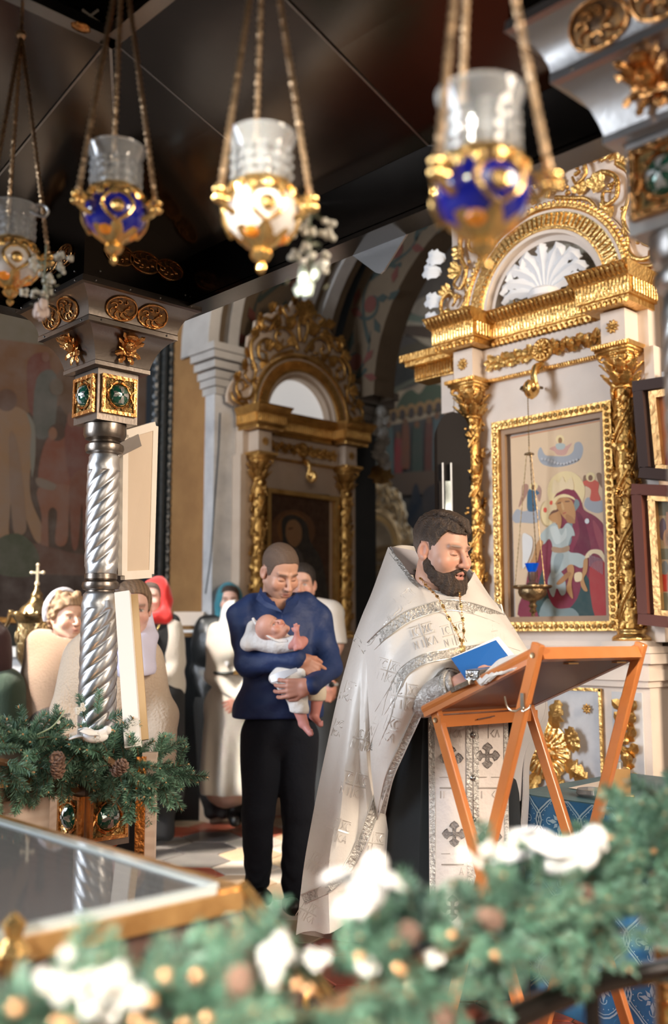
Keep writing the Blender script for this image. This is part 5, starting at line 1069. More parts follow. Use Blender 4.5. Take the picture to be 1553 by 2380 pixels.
q = [onZ(x, y, tz + .002) for x, y in ((1322, 1832), (1415, 1812), (1425, 1822), (1385, 1840))]; tag(MB().grid([[q[0], q[1]], [q[3], q[2]]], .0015).build('paper_sheet', mat('cream paper', (.74, .66, .6), .8), smooth=False), 'folded cream paper on the far edge of the blue table', 'paper')
# ---------------------------------------------------------------- implicit surfaces for people
class Sdf:
    def __init__(s, lo, hi, vox):
        s.vox = vox; s.lo = V(*lo) - 3 * vox; n = np.ceil((V(*hi) - s.lo) / vox).astype(int) + 4
        s.ax = [s.lo[i] + vox * np.arange(n[i]) for i in range(3)]; s.f = np.ones(n, np.float32)
    def blk(s, lo, hi):
        sl = []
        for i in range(3):
            a = int(max(0, math.floor((lo[i] - s.lo[i]) / s.vox))); b = int(min(s.f.shape[i], math.ceil((hi[i] - s.lo[i]) / s.vox) + 1)); sl.append(slice(a, max(a, b)))
        return tuple(sl)
    def pts(s, sl): return np.meshgrid(*[s.ax[i][sl[i]].astype(np.float32) for i in range(3)], indexing='ij')
    def comb(s, sl, d, k, op):
        f = s.f[sl]
        if op == 's': d = -d; h = np.clip(.5 - .5 * (d - f) / k, 0, 1); s.f[sl] = d * (1 - h) + f * h + k * h * (1 - h)
        else: h = np.clip(.5 + .5 * (d - f) / k, 0, 1); s.f[sl] = d * (1 - h) + f * h - k * h * (1 - h)
    def cap(s, a, b, r1, r2=None, k=.01, op='u'):
        a, b = V(*a), V(*b); r2 = r1 if r2 is None else r2; m = max(r1, r2) + k + 2.5 * s.vox
        sl = s.blk(np.minimum(a, b) - m, np.maximum(a, b) + m)
        if s.f[sl].size == 0: return s
        X, Y, Z = s.pts(sl); ab = b - a; L = ab @ ab + 1e-12
        t = np.clip(((X - a[0]) * ab[0] + (Y - a[1]) * ab[1] + (Z - a[2]) * ab[2]) / L, 0, 1)
        d = np.sqrt((X - a[0] - t * ab[0]) ** 2 + (Y - a[1] - t * ab[1]) ** 2 + (Z - a[2] - t * ab[2]) ** 2) - (r1 + (r2 - r1) * t)
        s.comb(sl, d, k, op); return s
    def ell(s, c, r, R=None, k=.01, op='u'):
        c = V(*c); r = V(*r) if not np.isscalar(r) else V(r, r, r); m = max(r) + k + 2.5 * s.vox; sl = s.blk(c - m, c + m)
        if s.f[sl].size == 0: return s
        X, Y, Z = s.pts(sl); q = np.stack([X - c[0], Y - c[1], Z - c[2]], -1)
        if R is not None: q = q @ R.astype(np.float32)
        k0 = np.sqrt(((q / r) ** 2).sum(-1)) + 1e-6; k1 = np.sqrt(((q / r ** 2) ** 2).sum(-1)) + 1e-6
        s.comb(sl, k0 * (k0 - 1) / k1, k, op); return s
    def cut(s, p, n):
        n = unit(n); p = V(*p); X = s.ax[0][:, None, None]; Y = s.ax[1][None, :, None]; Z = s.ax[2][None, None, :]
        s.f = np.maximum(s.f, ((X - p[0]) * n[0] + (Y - p[1]) * n[1] + (Z - p[2]) * n[2]).astype(np.float32)); return s
    def warp(s, fn):
        X, Y, Z = s.pts((slice(None),) * 3); m = np.abs(s.f) < .1; s.f[m] += fn(X[m], Y[m], Z[m]).astype(np.float32); return s
    def mesh(s):
        """surface nets"""
        f = s.f; sg = f < 0; c = np.zeros(tuple(n - 1 for n in f.shape), np.int8)
        O = [(i, j, k) for i in (0, 1) for j in (0, 1) for k in (0, 1)]
        sub = lambda a, o: a[o[0]:a.shape[0] - 1 + o[0], o[1]:a.shape[1] - 1 + o[1], o[2]:a.shape[2] - 1 + o[2]]
        for o in O: c += sub(sg, o)
        act = (c > 0) & (c < 8); idx = -np.ones(act.shape, np.int64); I = np.argwhere(act); idx[act] = np.arange(len(I))
        if len(I) == 0: return np.zeros((0, 3)), []
        vals = {o: f[I[:, 0] + o[0], I[:, 1] + o[1], I[:, 2] + o[2]] for o in O}; acc = np.zeros((len(I), 3)); cnt = np.zeros(len(I))
        for a in O:
            for ax in range(3):
                if a[ax]: continue
                b = list(a); b[ax] = 1; b = tuple(b); va, vb = vals[a], vals[b]; m = (va < 0) != (vb < 0)
                t = np.where(m, va / np.where(m, va - vb, 1), 0); p = np.tile(np.array(a, float), (len(I), 1)); p[:, ax] += t
                acc += p * m[:, None]; cnt += m
        v = s.lo + (I + acc / cnt[:, None]) * s.vox; F = []
        for ax in range(3):
            u, w = [(1, 2), (2, 0), (0, 1)][ax]; A = [slice(1, -1)] * 3; A[ax] = slice(0, f.shape[ax] - 1); B = list(A); B[ax] = slice(1, f.shape[ax])
            s0 = sg[tuple(A)]; s1 = sg[tuple(B)]; E = np.argwhere(s0 != s1)
            if len(E) == 0: continue
            neg = s0[tuple(E.T)]; base = E.copy(); base[:, u] += 1; base[:, w] += 1
            def g(du, dw): q = base.copy(); q[:, u] -= du; q[:, w] -= dw; return idx[tuple(q.T)]
            Q = np.stack([g(1, 1), g(0, 1), g(0, 0), g(1, 0)], 1); Q[~neg] = Q[~neg][:, ::-1]; Q = Q[(Q >= 0).all(1)]; F.append(Q)
        return v, np.concatenate(F)
def relax(v, F, it=1, lam=.5):
    for _ in range(it):
        acc = np.zeros_like(v); cnt = np.zeros(len(v))
        for a, b in ((0, 1), (1, 2), (2, 3), (3, 0)):
            np.add.at(acc, F[:, a], v[F[:, b]]); np.add.at(acc, F[:, b], v[F[:, a]]); np.add.at(cnt, F[:, a], 1); np.add.at(cnt, F[:, b], 1)
        v = v + lam * (acc / cnt[:, None] - v)
    return v
def skinmesh(name, pieces, m, parent, label=None):
    """pieces: list of (verts, quads, colours) joined into one mesh object"""
    v = np.concatenate([p[0] for p in pieces]); off = 0; F = []; c = np.concatenate([p[2] if p[2] is not None else np.full((len(p[0]), 3), .5) for p in pieces])
    for p in pieces: F.append(np.asarray(p[1]) + off); off += len(p[0])
    F = np.concatenate(F); M = np.array(WM[parent.name].inverted()) if parent is not None else np.eye(4); v = v @ M[:3, :3].T + M[:3, 3]
    me = bpy.data.meshes.new(name); me.vertices.add(len(v)); me.vertices.foreach_set('co', v.astype(np.float32).ravel())
    me.loops.add(len(F) * 4); me.loops.foreach_set('vertex_index', F.astype(np.int32).ravel()); me.polygons.add(len(F)); me.polygons.foreach_set('loop_start', np.arange(0, len(F) * 4, 4, dtype=np.int32))
    try: me.polygons.foreach_set('loop_total', np.full(len(F), 4, np.int32))
    except Exception: pass
    a = me.color_attributes.new('Col', 'FLOAT_COLOR', 'POINT'); a.data.foreach_set('color', np.concatenate([c, np.ones((len(c), 1))], 1).astype(np.float32).ravel())
    me.update(calc_edges=True); me.shade_smooth(); o = link(name, me, m, parent)
    if label: o['label'] = label
    return o
SKIN = mat('skin', (.7, .45, .35), .48, attr=True, sss=.12)
HAIRM = mat('hair', (.06, .035, .02), .55, attr=True, bump=(160, .5))
def headR(th, pitch=0, roll=0):
    f = math.cos(th) * -FH + math.sin(th) * RT; u = UPV * math.cos(pitch) + f * math.sin(pitch); f = f * math.cos(pitch) - UPV * math.sin(pitch); r = np.cross(f, u)
    r2 = r * math.cos(roll) + u * math.sin(roll); u2 = u * math.cos(roll) - r * math.sin(roll); return np.stack([r2, f, u2], 1)
def head_sdf(vox, fat=0, open_mouth=0, closed=True, baby=False, neck=True, nd=None):
    s = Sdf((-.105, -.13, -.2 if neck else -.14), (.105, .15, .135), vox); w = 1 + fat
    s.ell((0, -.014, .032), (.077, .098, .088)); s.ell((0, .03, -.03), (.064 * w, .063, .085), k=.02)
    if baby: s.ell((0, .0, .045), (.088, .1, .085), k=.02)
    s.ell((0, .036, -.08), (.049 * w, .05, .036), k=.02)
    for x in (-1, 1):
        s.cap((x * .054 * w, -.006, -.055), (x * .02, .068, -.103), .021, .018, k=.02)
        s.ell((x * .042 * w, .062, -.036), (.026, .024, .028), k=.015)
        s.ell((x * .030, .089, -.004), (.0175, .014, .0115), k=.012, op='s')
        s.ell((x * .030, .0735, -.006), (.0145, .0135, .0118), k=.003 if not closed else .004)
        if closed: s.cap((x * .018, .0855, -.0085), (x * .042, .082, -.0085), .0026, k=.003)
        s.cap((x * .012, .0865, .0175), (x * .045, .0765, .018), .0085, .006, k=.012)
        s.ell((x * .0125, .1035, -.0415), (.0085, .0105, .0075), k=.006)
        R = rotz(x * .35); s.ell((x * .0795, -.012, -.012), (.008, .019, .031), R=R, k=.006); s.ell((x * .086, -.006, -.009), (.006, .010, .018), R=R, k=.004, op='s'); s.ell((x * .079, -.004, -.034), (.006, .009, .009), k=.005)
        s.ell((x * .006, .1155, -.049), (.0035, .005, .003), k=.003, op='s')
    s.ell((0, .074, -.104), (.024, .02, .018), k=.018)
    s.cap((0, .088, .008), (0, .116, -.036), .0075, .0105, k=.01); s.ell((0, .1175, -.0405), (.0112, .0095, .009), k=.006)
    s.ell((0, .084, -.068), (.026, .017, .02), k=.012)
    s.cap((-.019, .0895, -.0685), (0, .1015, -.0655), .004, .0055, k=.005); s.cap((.019, .0895, -.0685), (0, .1015, -.0655), .004, .0055, k=.005)
    s.cap((-.013, .093, -.0805 - open_mouth), (.013, .093, -.0805 - open_mouth), .0062, k=.007)
    s.cap((-.021, .093, -.0735 - open_mouth / 2), (.021, .093, -.0735 - open_mouth / 2), .0012 + open_mouth * .5, k=.004, op='s'); s.cap((0, .103, -.0735 - open_mouth / 2), (0, .09, -.0735), .0014 + open_mouth * .6, k=.004, op='s')
    if neck: nd = V(0, -.2, -.98) if nd is None else nd; q = V(0, -.022, -.065); s.cap(q, q + nd * .11, .055 * (1 + fat * .7), .060 * (1 + fat), k=.02)
    return s
def gs(v, c, r): d = (v - V(*c)) / V(*r); return np.exp(-(d ** 2).sum(1))
def paint(v, skin, brow=(.12, .07, .04), stub=0, lips=(.55, .22, .18), closed=True, iris=(.10, .09, .08), blush=.5, hairc=None, open_mouth=0, hl=None):
    c = np.tile(V(*skin), (len(v), 1)); mx = lambda c, col, w: c * (1 - w[:, None]) + V(*col) * w[:, None]; av = v.copy(); av[:, 0] = np.abs(v[:, 0])
    c = mx(c, V(*skin) * V(1.08, .72, .66), blush * np.clip(gs(av, (.042, .075, -.035), (.024, .05, .024)) + gs(v, (0, .122, -.042), (.014, .03, .016)) + gs(av, (.08, -.01, -.01), (.012, .03, .035)), 0, 1))
    c = mx(c, V(*skin) * V(.62, .48, .44), .6 * gs(av, (.030, .08, .004), (.02, .03, .010)))
    if stub: c = mx(c, brow, stub * np.clip(gs(av, (.03, .07, -.105), (.045, .05, .032)) + gs(av, (.06, .02, -.075), (.022, .035, .03)) + .8 * gs(v, (0, .1, -.057), (.022, .02, .007)), 0, 1))
    w = np.clip(1.5 * gs(av, (.026, .085, .0185 + 0), (.0155, .04, .0052)) + gs(av, (.041, .078, .019), (.01, .04, .0046)), 0, 1); c = mx(c, brow, .8 * w)
    ym = -.0735 - open_mouth / 2; lw = np.clip(1.3 * np.exp(-((np.abs(v[:, 2] - ym) - .0045 - open_mouth / 2) / .0052) ** 2 - (v[:, 0] / .0165) ** 4) * (v[:, 1] > .085), 0, 1); c = mx(c, lips, .8 * lw)
    c = mx(c, (.12, .03, .02), .9 * np.exp(-((v[:, 2] - ym) / (.0018 + open_mouth * .5)) ** 2 - (v[:, 0] / .019) ** 4) * (v[:, 1] > .082))
    if closed: c = mx(c, (.06, .03, .02), .85 * np.exp(-((v[:, 2] + .0105 + 4 * (av[:, 0] - .03) ** 2 * -3) / .0022) ** 2 - ((av[:, 0] - .030) / .0135) ** 4) * (v[:, 1] > .07))
    else:
        e = np.exp(-((v[:, 2] + .006) / .0052) ** 4 - ((av[:, 0] - .030) / .0125) ** 4) * (v[:, 1] > .072); c = mx(c, (.62, .58, .55), e); c = mx(c, iris, np.exp(-(((v[:, 2] + .006) / .0056) ** 2 + ((av[:, 0] - .030) / .0056) ** 2) ** 2) * (v[:, 1] > .072))
        c = mx(c, (.05, .03, .025), .85 * np.exp(-((v[:, 2] - .0002 + 14 * (av[:, 0] - .03) ** 2) / .0022) ** 2 - ((av[:, 0] - .030) / .0145) ** 4) * (v[:, 1] > .07))
    return np.clip(c, 0, 1)
def zline(y): return np.interp(y, [-.12, -.07, -.035, -.03, .005, .01, .035, .05, .07, .12], [-.10, -.085, -.06, .02, .02, -.02, -.005, .05, .070, .078])
def place(v, R, pos, sc=1): return (v * sc) @ R.T + V(*pos)
def make_head(parent, pos, R, sc=1, vox=.0032, skin=(.62, .37, .27), hair=None, **kw):
    g = {k: kw[k] for k in ('fat', 'open_mouth', 'closed', 'baby', 'neck') if k in kw}; g['nd'] = unit(R.T @ V(-R[0, 1] * .15, -R[1, 1] * .15, -1)); s = head_sdf(vox, **g); v, F = s.mesh(); v = relax(v, F, 1, .3)
    pk = {k: kw[k] for k in ('brow', 'stub', 'lips', 'closed', 'iris', 'blush', 'open_mouth') if k in kw}
    c = paint(v, skin, **pk); piece = (place(v, R, pos, sc), F, c)
    if hair: hair(s, parent, R, pos, sc, vox)
    return piece
def hair_shell(colr, h_top=.012, h_side=.004, fringe=None, zl=zline, noise=.0015, cs=.25, name='hair', grey=None):
    def fn(s0, parent, R, pos, sc, vox):
        s = Sdf((-.12, -.15, -.16), (.12, .15, .15), max(vox, .003)); s.ell((0, -.014, .032), (.077, .098, .088)); s.ell((0, .03, -.03), (.064, .063, .085), k=.02); s.cap((0, -.022, -.06), V(0, -.022, -.06) + unit(R.T @ V(0, 0, -1)) * .06, .05, .054, k=.02)
        X, Y, Z = s.pts((slice(None),) * 3); h = h_side + (h_top - h_side) * np.clip((Z - .02) / .08, 0, 1)
        s.f = s.f - h + noise * np.sin(X * 260 + 30 * Y + np.sin(Z * 90) * 2) * np.sin(Y * 170 + X * 60)
        if fringe: fringe(s)
        s.f = np.maximum(s.f, (zl(Y) - Z) * .8); 
        if not fringe: pass
        v, F = s.mesh(); c = np.tile(V(*colr), (len(v), 1)) * (1 + cs * np.sin(v[:, :1] * 300 + v[:, 1:2] * 90))
        if grey is not None: w = np.clip((.045 - v[:, 2]) / .05, 0, 1)[:, None] * .75; c = c * (1 - w) + V(*grey) * w
        skinmesh(name, [(place(v, R, pos, sc), F, np.clip(c, 0, 1))], HAIRM, parent)
    return fn
def hand(wrist, d, n, right=True, curl=(.9, .9, .9, .9), spread=.12, thumb=.5, sc=1.0, vox=.0035, skin=(.62, .36, .27)):
    """palm and five fingers; d points along the hand, n out of the palm; fingers curl towards n"""
    d = unit(d); n = unit(V(*n) - d * (V(*n) @ d)); sd = np.cross(n, d) * (1 if right else -1); w = V(*wrist)
    s = Sdf(w - .2 * sc, w + .2 * sc, vox); L = [.066, .073, .069, .054]; r = .0088 * sc
    s.cap(w - d * .008 * sc, w + d * .02 * sc, .025 * sc, .027 * sc, k=.01)
    for i in range(4):
        off = (i - 1.5) * .0195 * sc; base = w + d * (.088 - .004 * abs(i - 1.2)) * sc + sd * -off; s.cap(w + d * .012 * sc + sd * -off * .6, base, .0145 * sc, .0108 * sc, k=.012)
        a = 0; p = base; dd = unit(d + sd * -(i - 1.5) * spread)
        for j, fr_ in enumerate((.45, .32, .26)):
            a += curl[i] * (.75, 1.0, .7)[j]; q = p + (dd * math.cos(a) + n * math.sin(a)) * L[i] * fr_ * 1.15 * sc; s.cap(p, q, r * (1 - .07 * j), r * (.95 - .08 * j), k=.003); p = q
    tb = w + d * .03 * sc + sd * .026 * sc; s.cap(w + d * .01 * sc + sd * .01 * sc, tb, .018 * sc, .016 * sc, k=.012); t1 = tb + unit(d * .75 + sd * .55 + n * thumb) * .034 * sc; t2 = t1 + unit(d * .9 + sd * .1 + n * thumb * 1.3) * .03 * sc
    s.cap(tb, t1, .0135 * sc, .0105 * sc, k=.006); s.cap(t1, t2, .0105 * sc, .009 * sc, k=.003)
    v, F = s.mesh(); c = np.tile(V(*skin), (len(v), 1)) * (1 + .05 * np.sin(v[:, :1] * 120)); return (v, F, np.clip(c * V(1.02, .95, .95), 0, 1))
RE = np.stack([RT, FH, UPV], 1)
def pix(d0): return lambda p: at(p[0], p[1], d0 - p[2])
def shape(prims, Q, vox, grow=0, warp=None, cuts=()):
    pts = []; rs = []
    for p in prims:
        if p[0] == 'c': pts += [Q(p[1]), Q(p[2])]; rs += [p[3], p[4]]
        elif p[0] == 'e': pts.append(Q(p[1])); rs.append(max(p[2]))
    pts = np.array(pts); rs = np.array(rs)[:, None]; s = Sdf((pts - rs).min(0) - .03, (pts + rs).max(0) + .03, vox)
    for p in prims:
        if p[0] == 'c': s.cap(Q(p[1]), Q(p[2]), p[3] + grow, p[4] + grow, k=p[5] if len(p) > 5 else .03, op=p[6] if len(p) > 6 else 'u')
        else: s.ell(Q(p[1]), V(*p[2]) + grow, RE, k=p[3] if len(p) > 3 else .04, op=p[4] if len(p) > 4 else 'u')
    if warp: s.warp(warp)
    for c in cuts: s.cut(Q(c[0]), c[1])
    v, F = s.mesh(); return v, F
def cloth(name, prims, Q, m, parent, vox=.011, warp=None, cuts=(), col=(.5, .5, .5), it=1, label=None):
    v, F = shape(prims, Q, vox, 0, warp, cuts); v = relax(v, F, it) if it else v; return skinmesh(name, [(v, F, np.tile(V(*col), (len(v), 1)))], m, parent, label)
def folds(a, f, ax=(1, 0, 0), ax2=(0, 0, 1), f2=9, a2=1.5):
    ax, ax2 = V(*ax), V(*ax2); return lambda X, Y, Z: a * np.sin(f * (X * ax[0] + Y * ax[1] + Z * ax[2]) + a2 * np.sin(f2 * (X * ax2[0] + Y * ax2[1] + Z * ax2[2])))
LAT = (RT[0], RT[1], 0)
# ---------------------------------------------------------------- the father holding the baby
def fabric(name, col, rough=.85, sheen=.3, bump=(140, .12), var=None, wave=None): return mat(name, col, rough, sheen=sheen, bump=bump, var=var, wave=wave)
NAVY = fabric('navy shirt cotton', (.010, .030, .115), .62, .0, (8, .9)); NTR = fabric('navy black wool trousers', (.003, .006, .014), .9, 0, (9, .7)); BLK = fabric('black cloth', (.008, .009, .011), .9, 0)
SHOE = mat('black leather', (.008, .008, .008), .35, bump=(60, .2))
t = empty('person', 'young man in a navy shirt looking down at the baby in his arms', 'person', at(650, 2110, 4.86) * V(1, 1, 0)); Q = pix(4.86)
sk = (.60, .34, .24)
up = [('e', (648, 1490, 0), (.205, .125, .21)), ('e', (646, 1600, 0), (.170, .125, .22), .06), ('c', (590, 1412, .0), (708, 1410, -.03), .075, .07, .05), ('c', (650, 1420, -.01), (652, 1395, -.01), .075, .06, .04)]
aL = [('c', (562, 1432, .02), (578, 1543, .12), .074, .060), ('c', (578, 1543, .12), (692, 1532, .27), .060, .046)]
aR = [('c', (738, 1434, -.03), (766, 1550, .08), .070, .058), ('c', (766, 1550, .08), (724, 1592, .33), .058, .046)]
legs = [('e', (648, 1690, -.01), (.165, .12, .14)), ('c', (608, 1710, .0), (601, 1890, .03), .102, .080, .03), ('c', (601, 1890, .03), (598, 2045, .0), .078, .060, .015), ('c', (692, 1710, -.02), (692, 1890, .0), .102, .078, .015), ('c', (692, 1890, .0), (684, 2070, .02), .076, .058, .015)]
sh = lambda X, Y, Z: .0045 * np.sin(34 * Z + 30 * (X * RT[0] + Y * RT[1]) + 2.5 * np.sin(13 * X + 5 * Z)) * (.45 + .55 * np.sin(11 * X + 9 * Y + 6 * Z)) + .003 * np.sin(70 * Z - 25 * X) * np.sin(23 * Y + 9)
cloth('shirt', up + aL + aR + [('c', (600, 1655, .0), (695, 1652, -.01), .125, .12, .05), ('c', (651, 1405, .0), (653, 1350, .03), .066, .072, .01, 's'), ('c', (652, 1395, .05), (655, 1420, .14), .03, .012, .01, 's')], Q, NAVY, t, .0075, sh, [((640, 1672, .1), (RT[0] * .0, 0, -1))])
def trf(X, Y, Z): return (.0045 * np.sin(75 * Z + 9 * np.sin(20 * (X + Y))) * np.clip((.42 - Z) / .25, 0, 1) + .003 * np.sin(18 * Z + 20 * X)) * 1.0
cloth('trousers', legs, Q, NTR, t, .009, trf, [((640, 2096, 0), (0, 0, -1))])
cloth('shoe', [('c', (676, 2102, -.02), (682, 2110, .16), .045, .036, .03)], Q, SHOE, t, .007, None, [((670, 2125, .05), (0, 0, -1))]); cloth('shoe', [('c', (602, 2080, -.02), (616, 2088, .15), .045, .036, .03)], Q, SHOE, t, .007)
hp = at(652, 1326, 4.86); R = headR(.55, .52, -.06)
bd = shape(up + aL + aR + legs, Q, .014, -.026); pieces = [(bd[0], bd[1], np.tile(V(*sk), (len(bd[0]), 1)))]
pieces.append(make_head(t, hp, R, 1.07, .003, sk, hair_shell((.13, .085, .06), .004, .0022, noise=.0003, cs=.06), fat=.0, stub=.3, closed=True, brow=(.07, .04, .025), blush=.3))
pieces.append(hand(Q((694, 1532, .27)), RT * .8 - UPV * .55 + FH * .05, FH * 1 - UPV * .2 - RT * .2, False, (.75, .8, .8, .8), .08, .3, 1.12, .0036, (.50, .26, .18)))
pieces.append(hand(Q((720, 1594, .345)), -RT * 1 - UPV * .12 - FH * .05, FH * .95 + UPV * .1, False, (.55, .55, .55, .55), .10, .25, 1.12, .0036, (.52, .27, .20)))
skinmesh('body', pieces, SKIN, t)
def flap(pts, m, nm='collar'): b = MB(); b.grid([[Q(p) for p in r] for r in pts], .004); return b.build(nm, m, t, world=True)
NB = MATS['navy shirt cotton']
flap([[(606, 1366, .05), (612, 1380, .09), (628, 1392, .13)], [(602, 1378, .09), (616, 1398, .14), (646, 1412, .19)], [(596, 1394, .105), (620, 1412, .155), (657, 1423, .20)]], NB)
flap([[(690, 1378, .04), (682, 1388, .09), (670, 1398, .14)], [(697, 1388, .08), (686, 1403, .13), (661, 1416, .19)], [(692, 1404, .095), (680, 1418, .14), (657, 1428, .20)]], NB)
b = MB(); b.tube(cm([Q((655, 1424, .165)), Q((656, 1470, .165)), Q((655, 1500, .17))], 6), .0022, 5); b.build('placket_edge', NB, t, world=True)
# ---------------------------------------------------------------- baby
t = empty('person', 'bald baby in a white christening gown lying in the arms of the man in navy', 'person', at(650, 1520, 4.55)); Q = pix(4.86)
WH = fabric('white christening cotton', (.80, .79, .77), .9, .1, (22, .7)); bs = (.66, .36, .28); bs2 = (.62, .27, .24)
u = unit(-RT * .86 + UPV * .46 + FH * .05); f = unit(-FH * .62 + UPV * .55 + RT * .45); f = unit(f - u * (f @ u)); Rb = np.stack([np.cross(f, u), f, u], 1)
pieces = [make_head(t, Q((632, 1463, .27)), Rb, .60, .0042, bs, None, baby=True, closed=False, neck=False, fat=.12, brow=(.45, .26, .18), lips=(.62, .26, .22), blush=.5)]
arm = [('c', (672, 1503, .29), (690, 1495, .33), .019, .018), ('c', (690, 1495, .33), (690, 1470, .35), .017, .0115), ('e', (689, 1464, .355), (.0115, .010, .014), .006), ('c', (686, 1460, .355), (684, 1452, .36), .0055, .005, .004), ('c', (690, 1459, .355), (689, 1450, .36), .0055, .005, .004), ('c', (693, 1461, .35), (695, 1453, .355), .005, .0045, .004), ('c', (682, 1466, .35), (679, 1460, .352), .0055, .005, .004),
       ('c', (684, 1490, .27), (706, 1490, .31), .016, .014), ('c', (706, 1490, .31), (701, 1502, .34), .013, .0105), ('e', (698, 1505, .35), (.0135, .012, .011), .006), ('c', (690, 1503, .355), (684, 1506, .35), .006, .006, .004), ('c', (691, 1508, .355), (685, 1511, .35), .006, .006, .004)]
v, F = shape(arm, Q, .0042); pieces.append((v, F, np.tile(V(*bs2), (len(v), 1))))
tor = [('c', (665, 1525, .20), (700, 1565, .22), .045, .05), ('c', (700, 1570, .22), (694, 1640, .27), .04, .034), ('c', (715, 1575, .2), (738, 1615, .22), .04, .032)]
lg = tor + [('c', (692, 1640, .28), (706, 1680, .29), .030, .022, .01), ('c', (706, 1683, .29), (722, 1705, .32), .019, .014, .01), ('e', (704, 1682, .285), (.02, .02, .017), .01), ('c', (739, 1615, .22), (732, 1662, .22), .030, .021, .01), ('c', (730, 1666, .22), (745, 1684, .26), .018, .013, .01), ('e', (728, 1664, .215), (.019, .019, .016), .01)]
for k in range(5): lg.append(('c', (721 + k * .5 - 1, 1703 - k * 2.2 + 2, .325 + .004 * k), (726 - k * .3, 1708 - k * 3, .335), .0058 - .0006 * k, .005, .003)); lg.append(('c', (744, 1685 - k * 1.5, .262), (749, 1687 - k * 2.6, .268), .005 - .0005 * k, .0045, .003))
v, F = shape(lg, Q, .0048); pieces.append((v, F, np.tile(V(*bs2), (len(v), 1)))); skinmesh('body', pieces, SKIN, t)
wf = lambda X, Y, Z: .003 * np.sin(60 * Z + 40 * X) * np.sin(50 * Y)
cloth('gown', [('e', (628, 1488, .20), (.075, .05, .05), .03), ('c', (585, 1490, .20), (650, 1492, .24), .042, .05, .03), ('c', (572, 1500, .20), (590, 1455, .17), .022, .03, .03), ('c', (650, 1497, .26), (685, 1496, .29), .040, .036, .03)], Q, WH, t, .006, wf)
b = MB(); b.tube(cm([Q(p) for p in ((588, 1438, .235), (600, 1456, .275), (620, 1476, .30), (645, 1489, .305), (668, 1490, .31))], 6), .007, 6); b.build('gown_collar_edge', WH, t, world=True)
cloth('gown_skirt', [('c', (650, 1568, .24), (700, 1562, .26), .038, .034, .03), ('e', (662, 1580, .25), (.07, .05, .028), .03)], Q, WH, t, .006, wf)
cloth('romper_leg', [('c', (665, 1585, .26), (690, 1620, .27), .05, .045, .03), ('c', (690, 1618, .28), (696, 1648, .285), .044, .045, .02)], Q, WH, t, .006, wf, [((696, 1658, .3), -UPV * .96 - RT * .1)]); cloth('romper_leg', [('c', (712, 1585, .19), (736, 1608, .21), .045, .042, .03), ('c', (736, 1606, .21), (738, 1622, .22), .041, .038, .02)], Q, fabric('cream romper cotton', (.68, .60, .47), .9, .2), t, .006, wf, [((738, 1630, .25), -UPV)])
b = MB(); b.grid([[Q((628, 1572, .30)), Q((648, 1562, .32)), Q((690, 1552, .33))], [Q((632, 1586, .31)), Q((656, 1580, .33)), Q((692, 1560, .335))]], .003); b.build('hem_ribbon', mat('silver ribbon', (.5, .5, .52), .4, .3), t, world=True)

# ---------------------------------------------------------------- people behind
KN = (.72, .60, .48)
def bgperson(label, d0, hx, hy, th, pitch, sc, sk, prims, parts, head_kw=None, hands=(), roll=0, foot=None, grp=None, vox=.0055):
    t = empty('person', label, 'person', at(hx, foot or 1477 + 1.33 * FOC / d0, d0) * V(1, 1, 0)); Q = pix(d0); R = headR(th, pitch, roll)
    bd = shape(prims, Q, .018, -.024); pcs = [(bd[0], bd[1], np.tile(V(*sk), (len(bd[0]), 1)))]
    pcs.append(make_head(t, Q((hx, hy, 0)), R, sc, vox, sk, **(head_kw or {})))
    for h in hands: pcs.append(hand(Q(h[0]), h[1], h[2], h[3], h[4] if len(h) > 4 else (.6,) * 4, vox=.005, skin=V(*sk) * V(1, .85, .8)))
    skinmesh('body', pcs, SKIN, t)
    for p in parts: cloth(p[0], p[1], Q, p[2], t, p[3] if len(p) > 3 else .012, p[4] if len(p) > 4 else None, p[5] if len(p) > 5 else ())
    return t, Q, R
# man in a white T-shirt
u_ = [('e', (722, 1480, 0), (.205, .12, .2)), ('e', (722, 1560, 0), (.17, .12, .2)), ('c', (690, 1412, 0), (768, 1420, 0), .075, .075)]
a_ = [('c', (777, 1430, 0), (786, 1500, .02), .066, .058), ('c', (668, 1430, 0), (660, 1500, .0), .066, .058)]
fa = [('c', (786, 1500, .02), (772, 1592, .10), .052, .032), ('c', (660, 1500, 0), (664, 1580, .02), .05, .035)]
lg = [('c', (690, 1650, 0), (690, 1820, 0), .10, .08), ('c', (690, 1820, 0), (690, 1985, 0), .08, .06), ('c', (750, 1650, 0), (748, 1820, 0), .10, .08), ('c', (748, 1820, 0), (745, 1985, 0), .08, .06), ('e', (720, 1640, 0), (.165, .11, .12))]
DJ = fabric('dark grey jeans', (.022, .025, .028), .8, .1)
t, Q, R = bgperson('man in a white T-shirt with a wristwatch standing behind the father', 6.0, 702, 1357, -.12, .05, .98, (.64, .38, .29), u_ + a_ + fa + lg, [('t_shirt', u_ + a_ + [('c', (700, 1600, 0), (745, 1600, 0), .12, .12), ('c', (708, 1415, .0), (706, 1380, .02), .07, .075, .01, 's')], fabric('white T-shirt cotton', (.74, .72, .69), .9, .1, (9, .5)), .01, folds(.007, 26), [((720, 1630, 0), (0, 0, -1)), ((786, 1496, 0), -UPV * 1.0)] ), ('trousers', lg, DJ, .013)],
    dict(hair=hair_shell((.03, .022, .018), .012, .005), closed=False, brow=(.05, .035, .03), fat=.08, stub=.15, iris=(.16, .13, .11)), [(( 772, 1594, .10), -UPV * .9 - RT * .45, -RT * .3 - FH * .2 + UPV * -.2 + FH, False, (1.3,) * 4)])
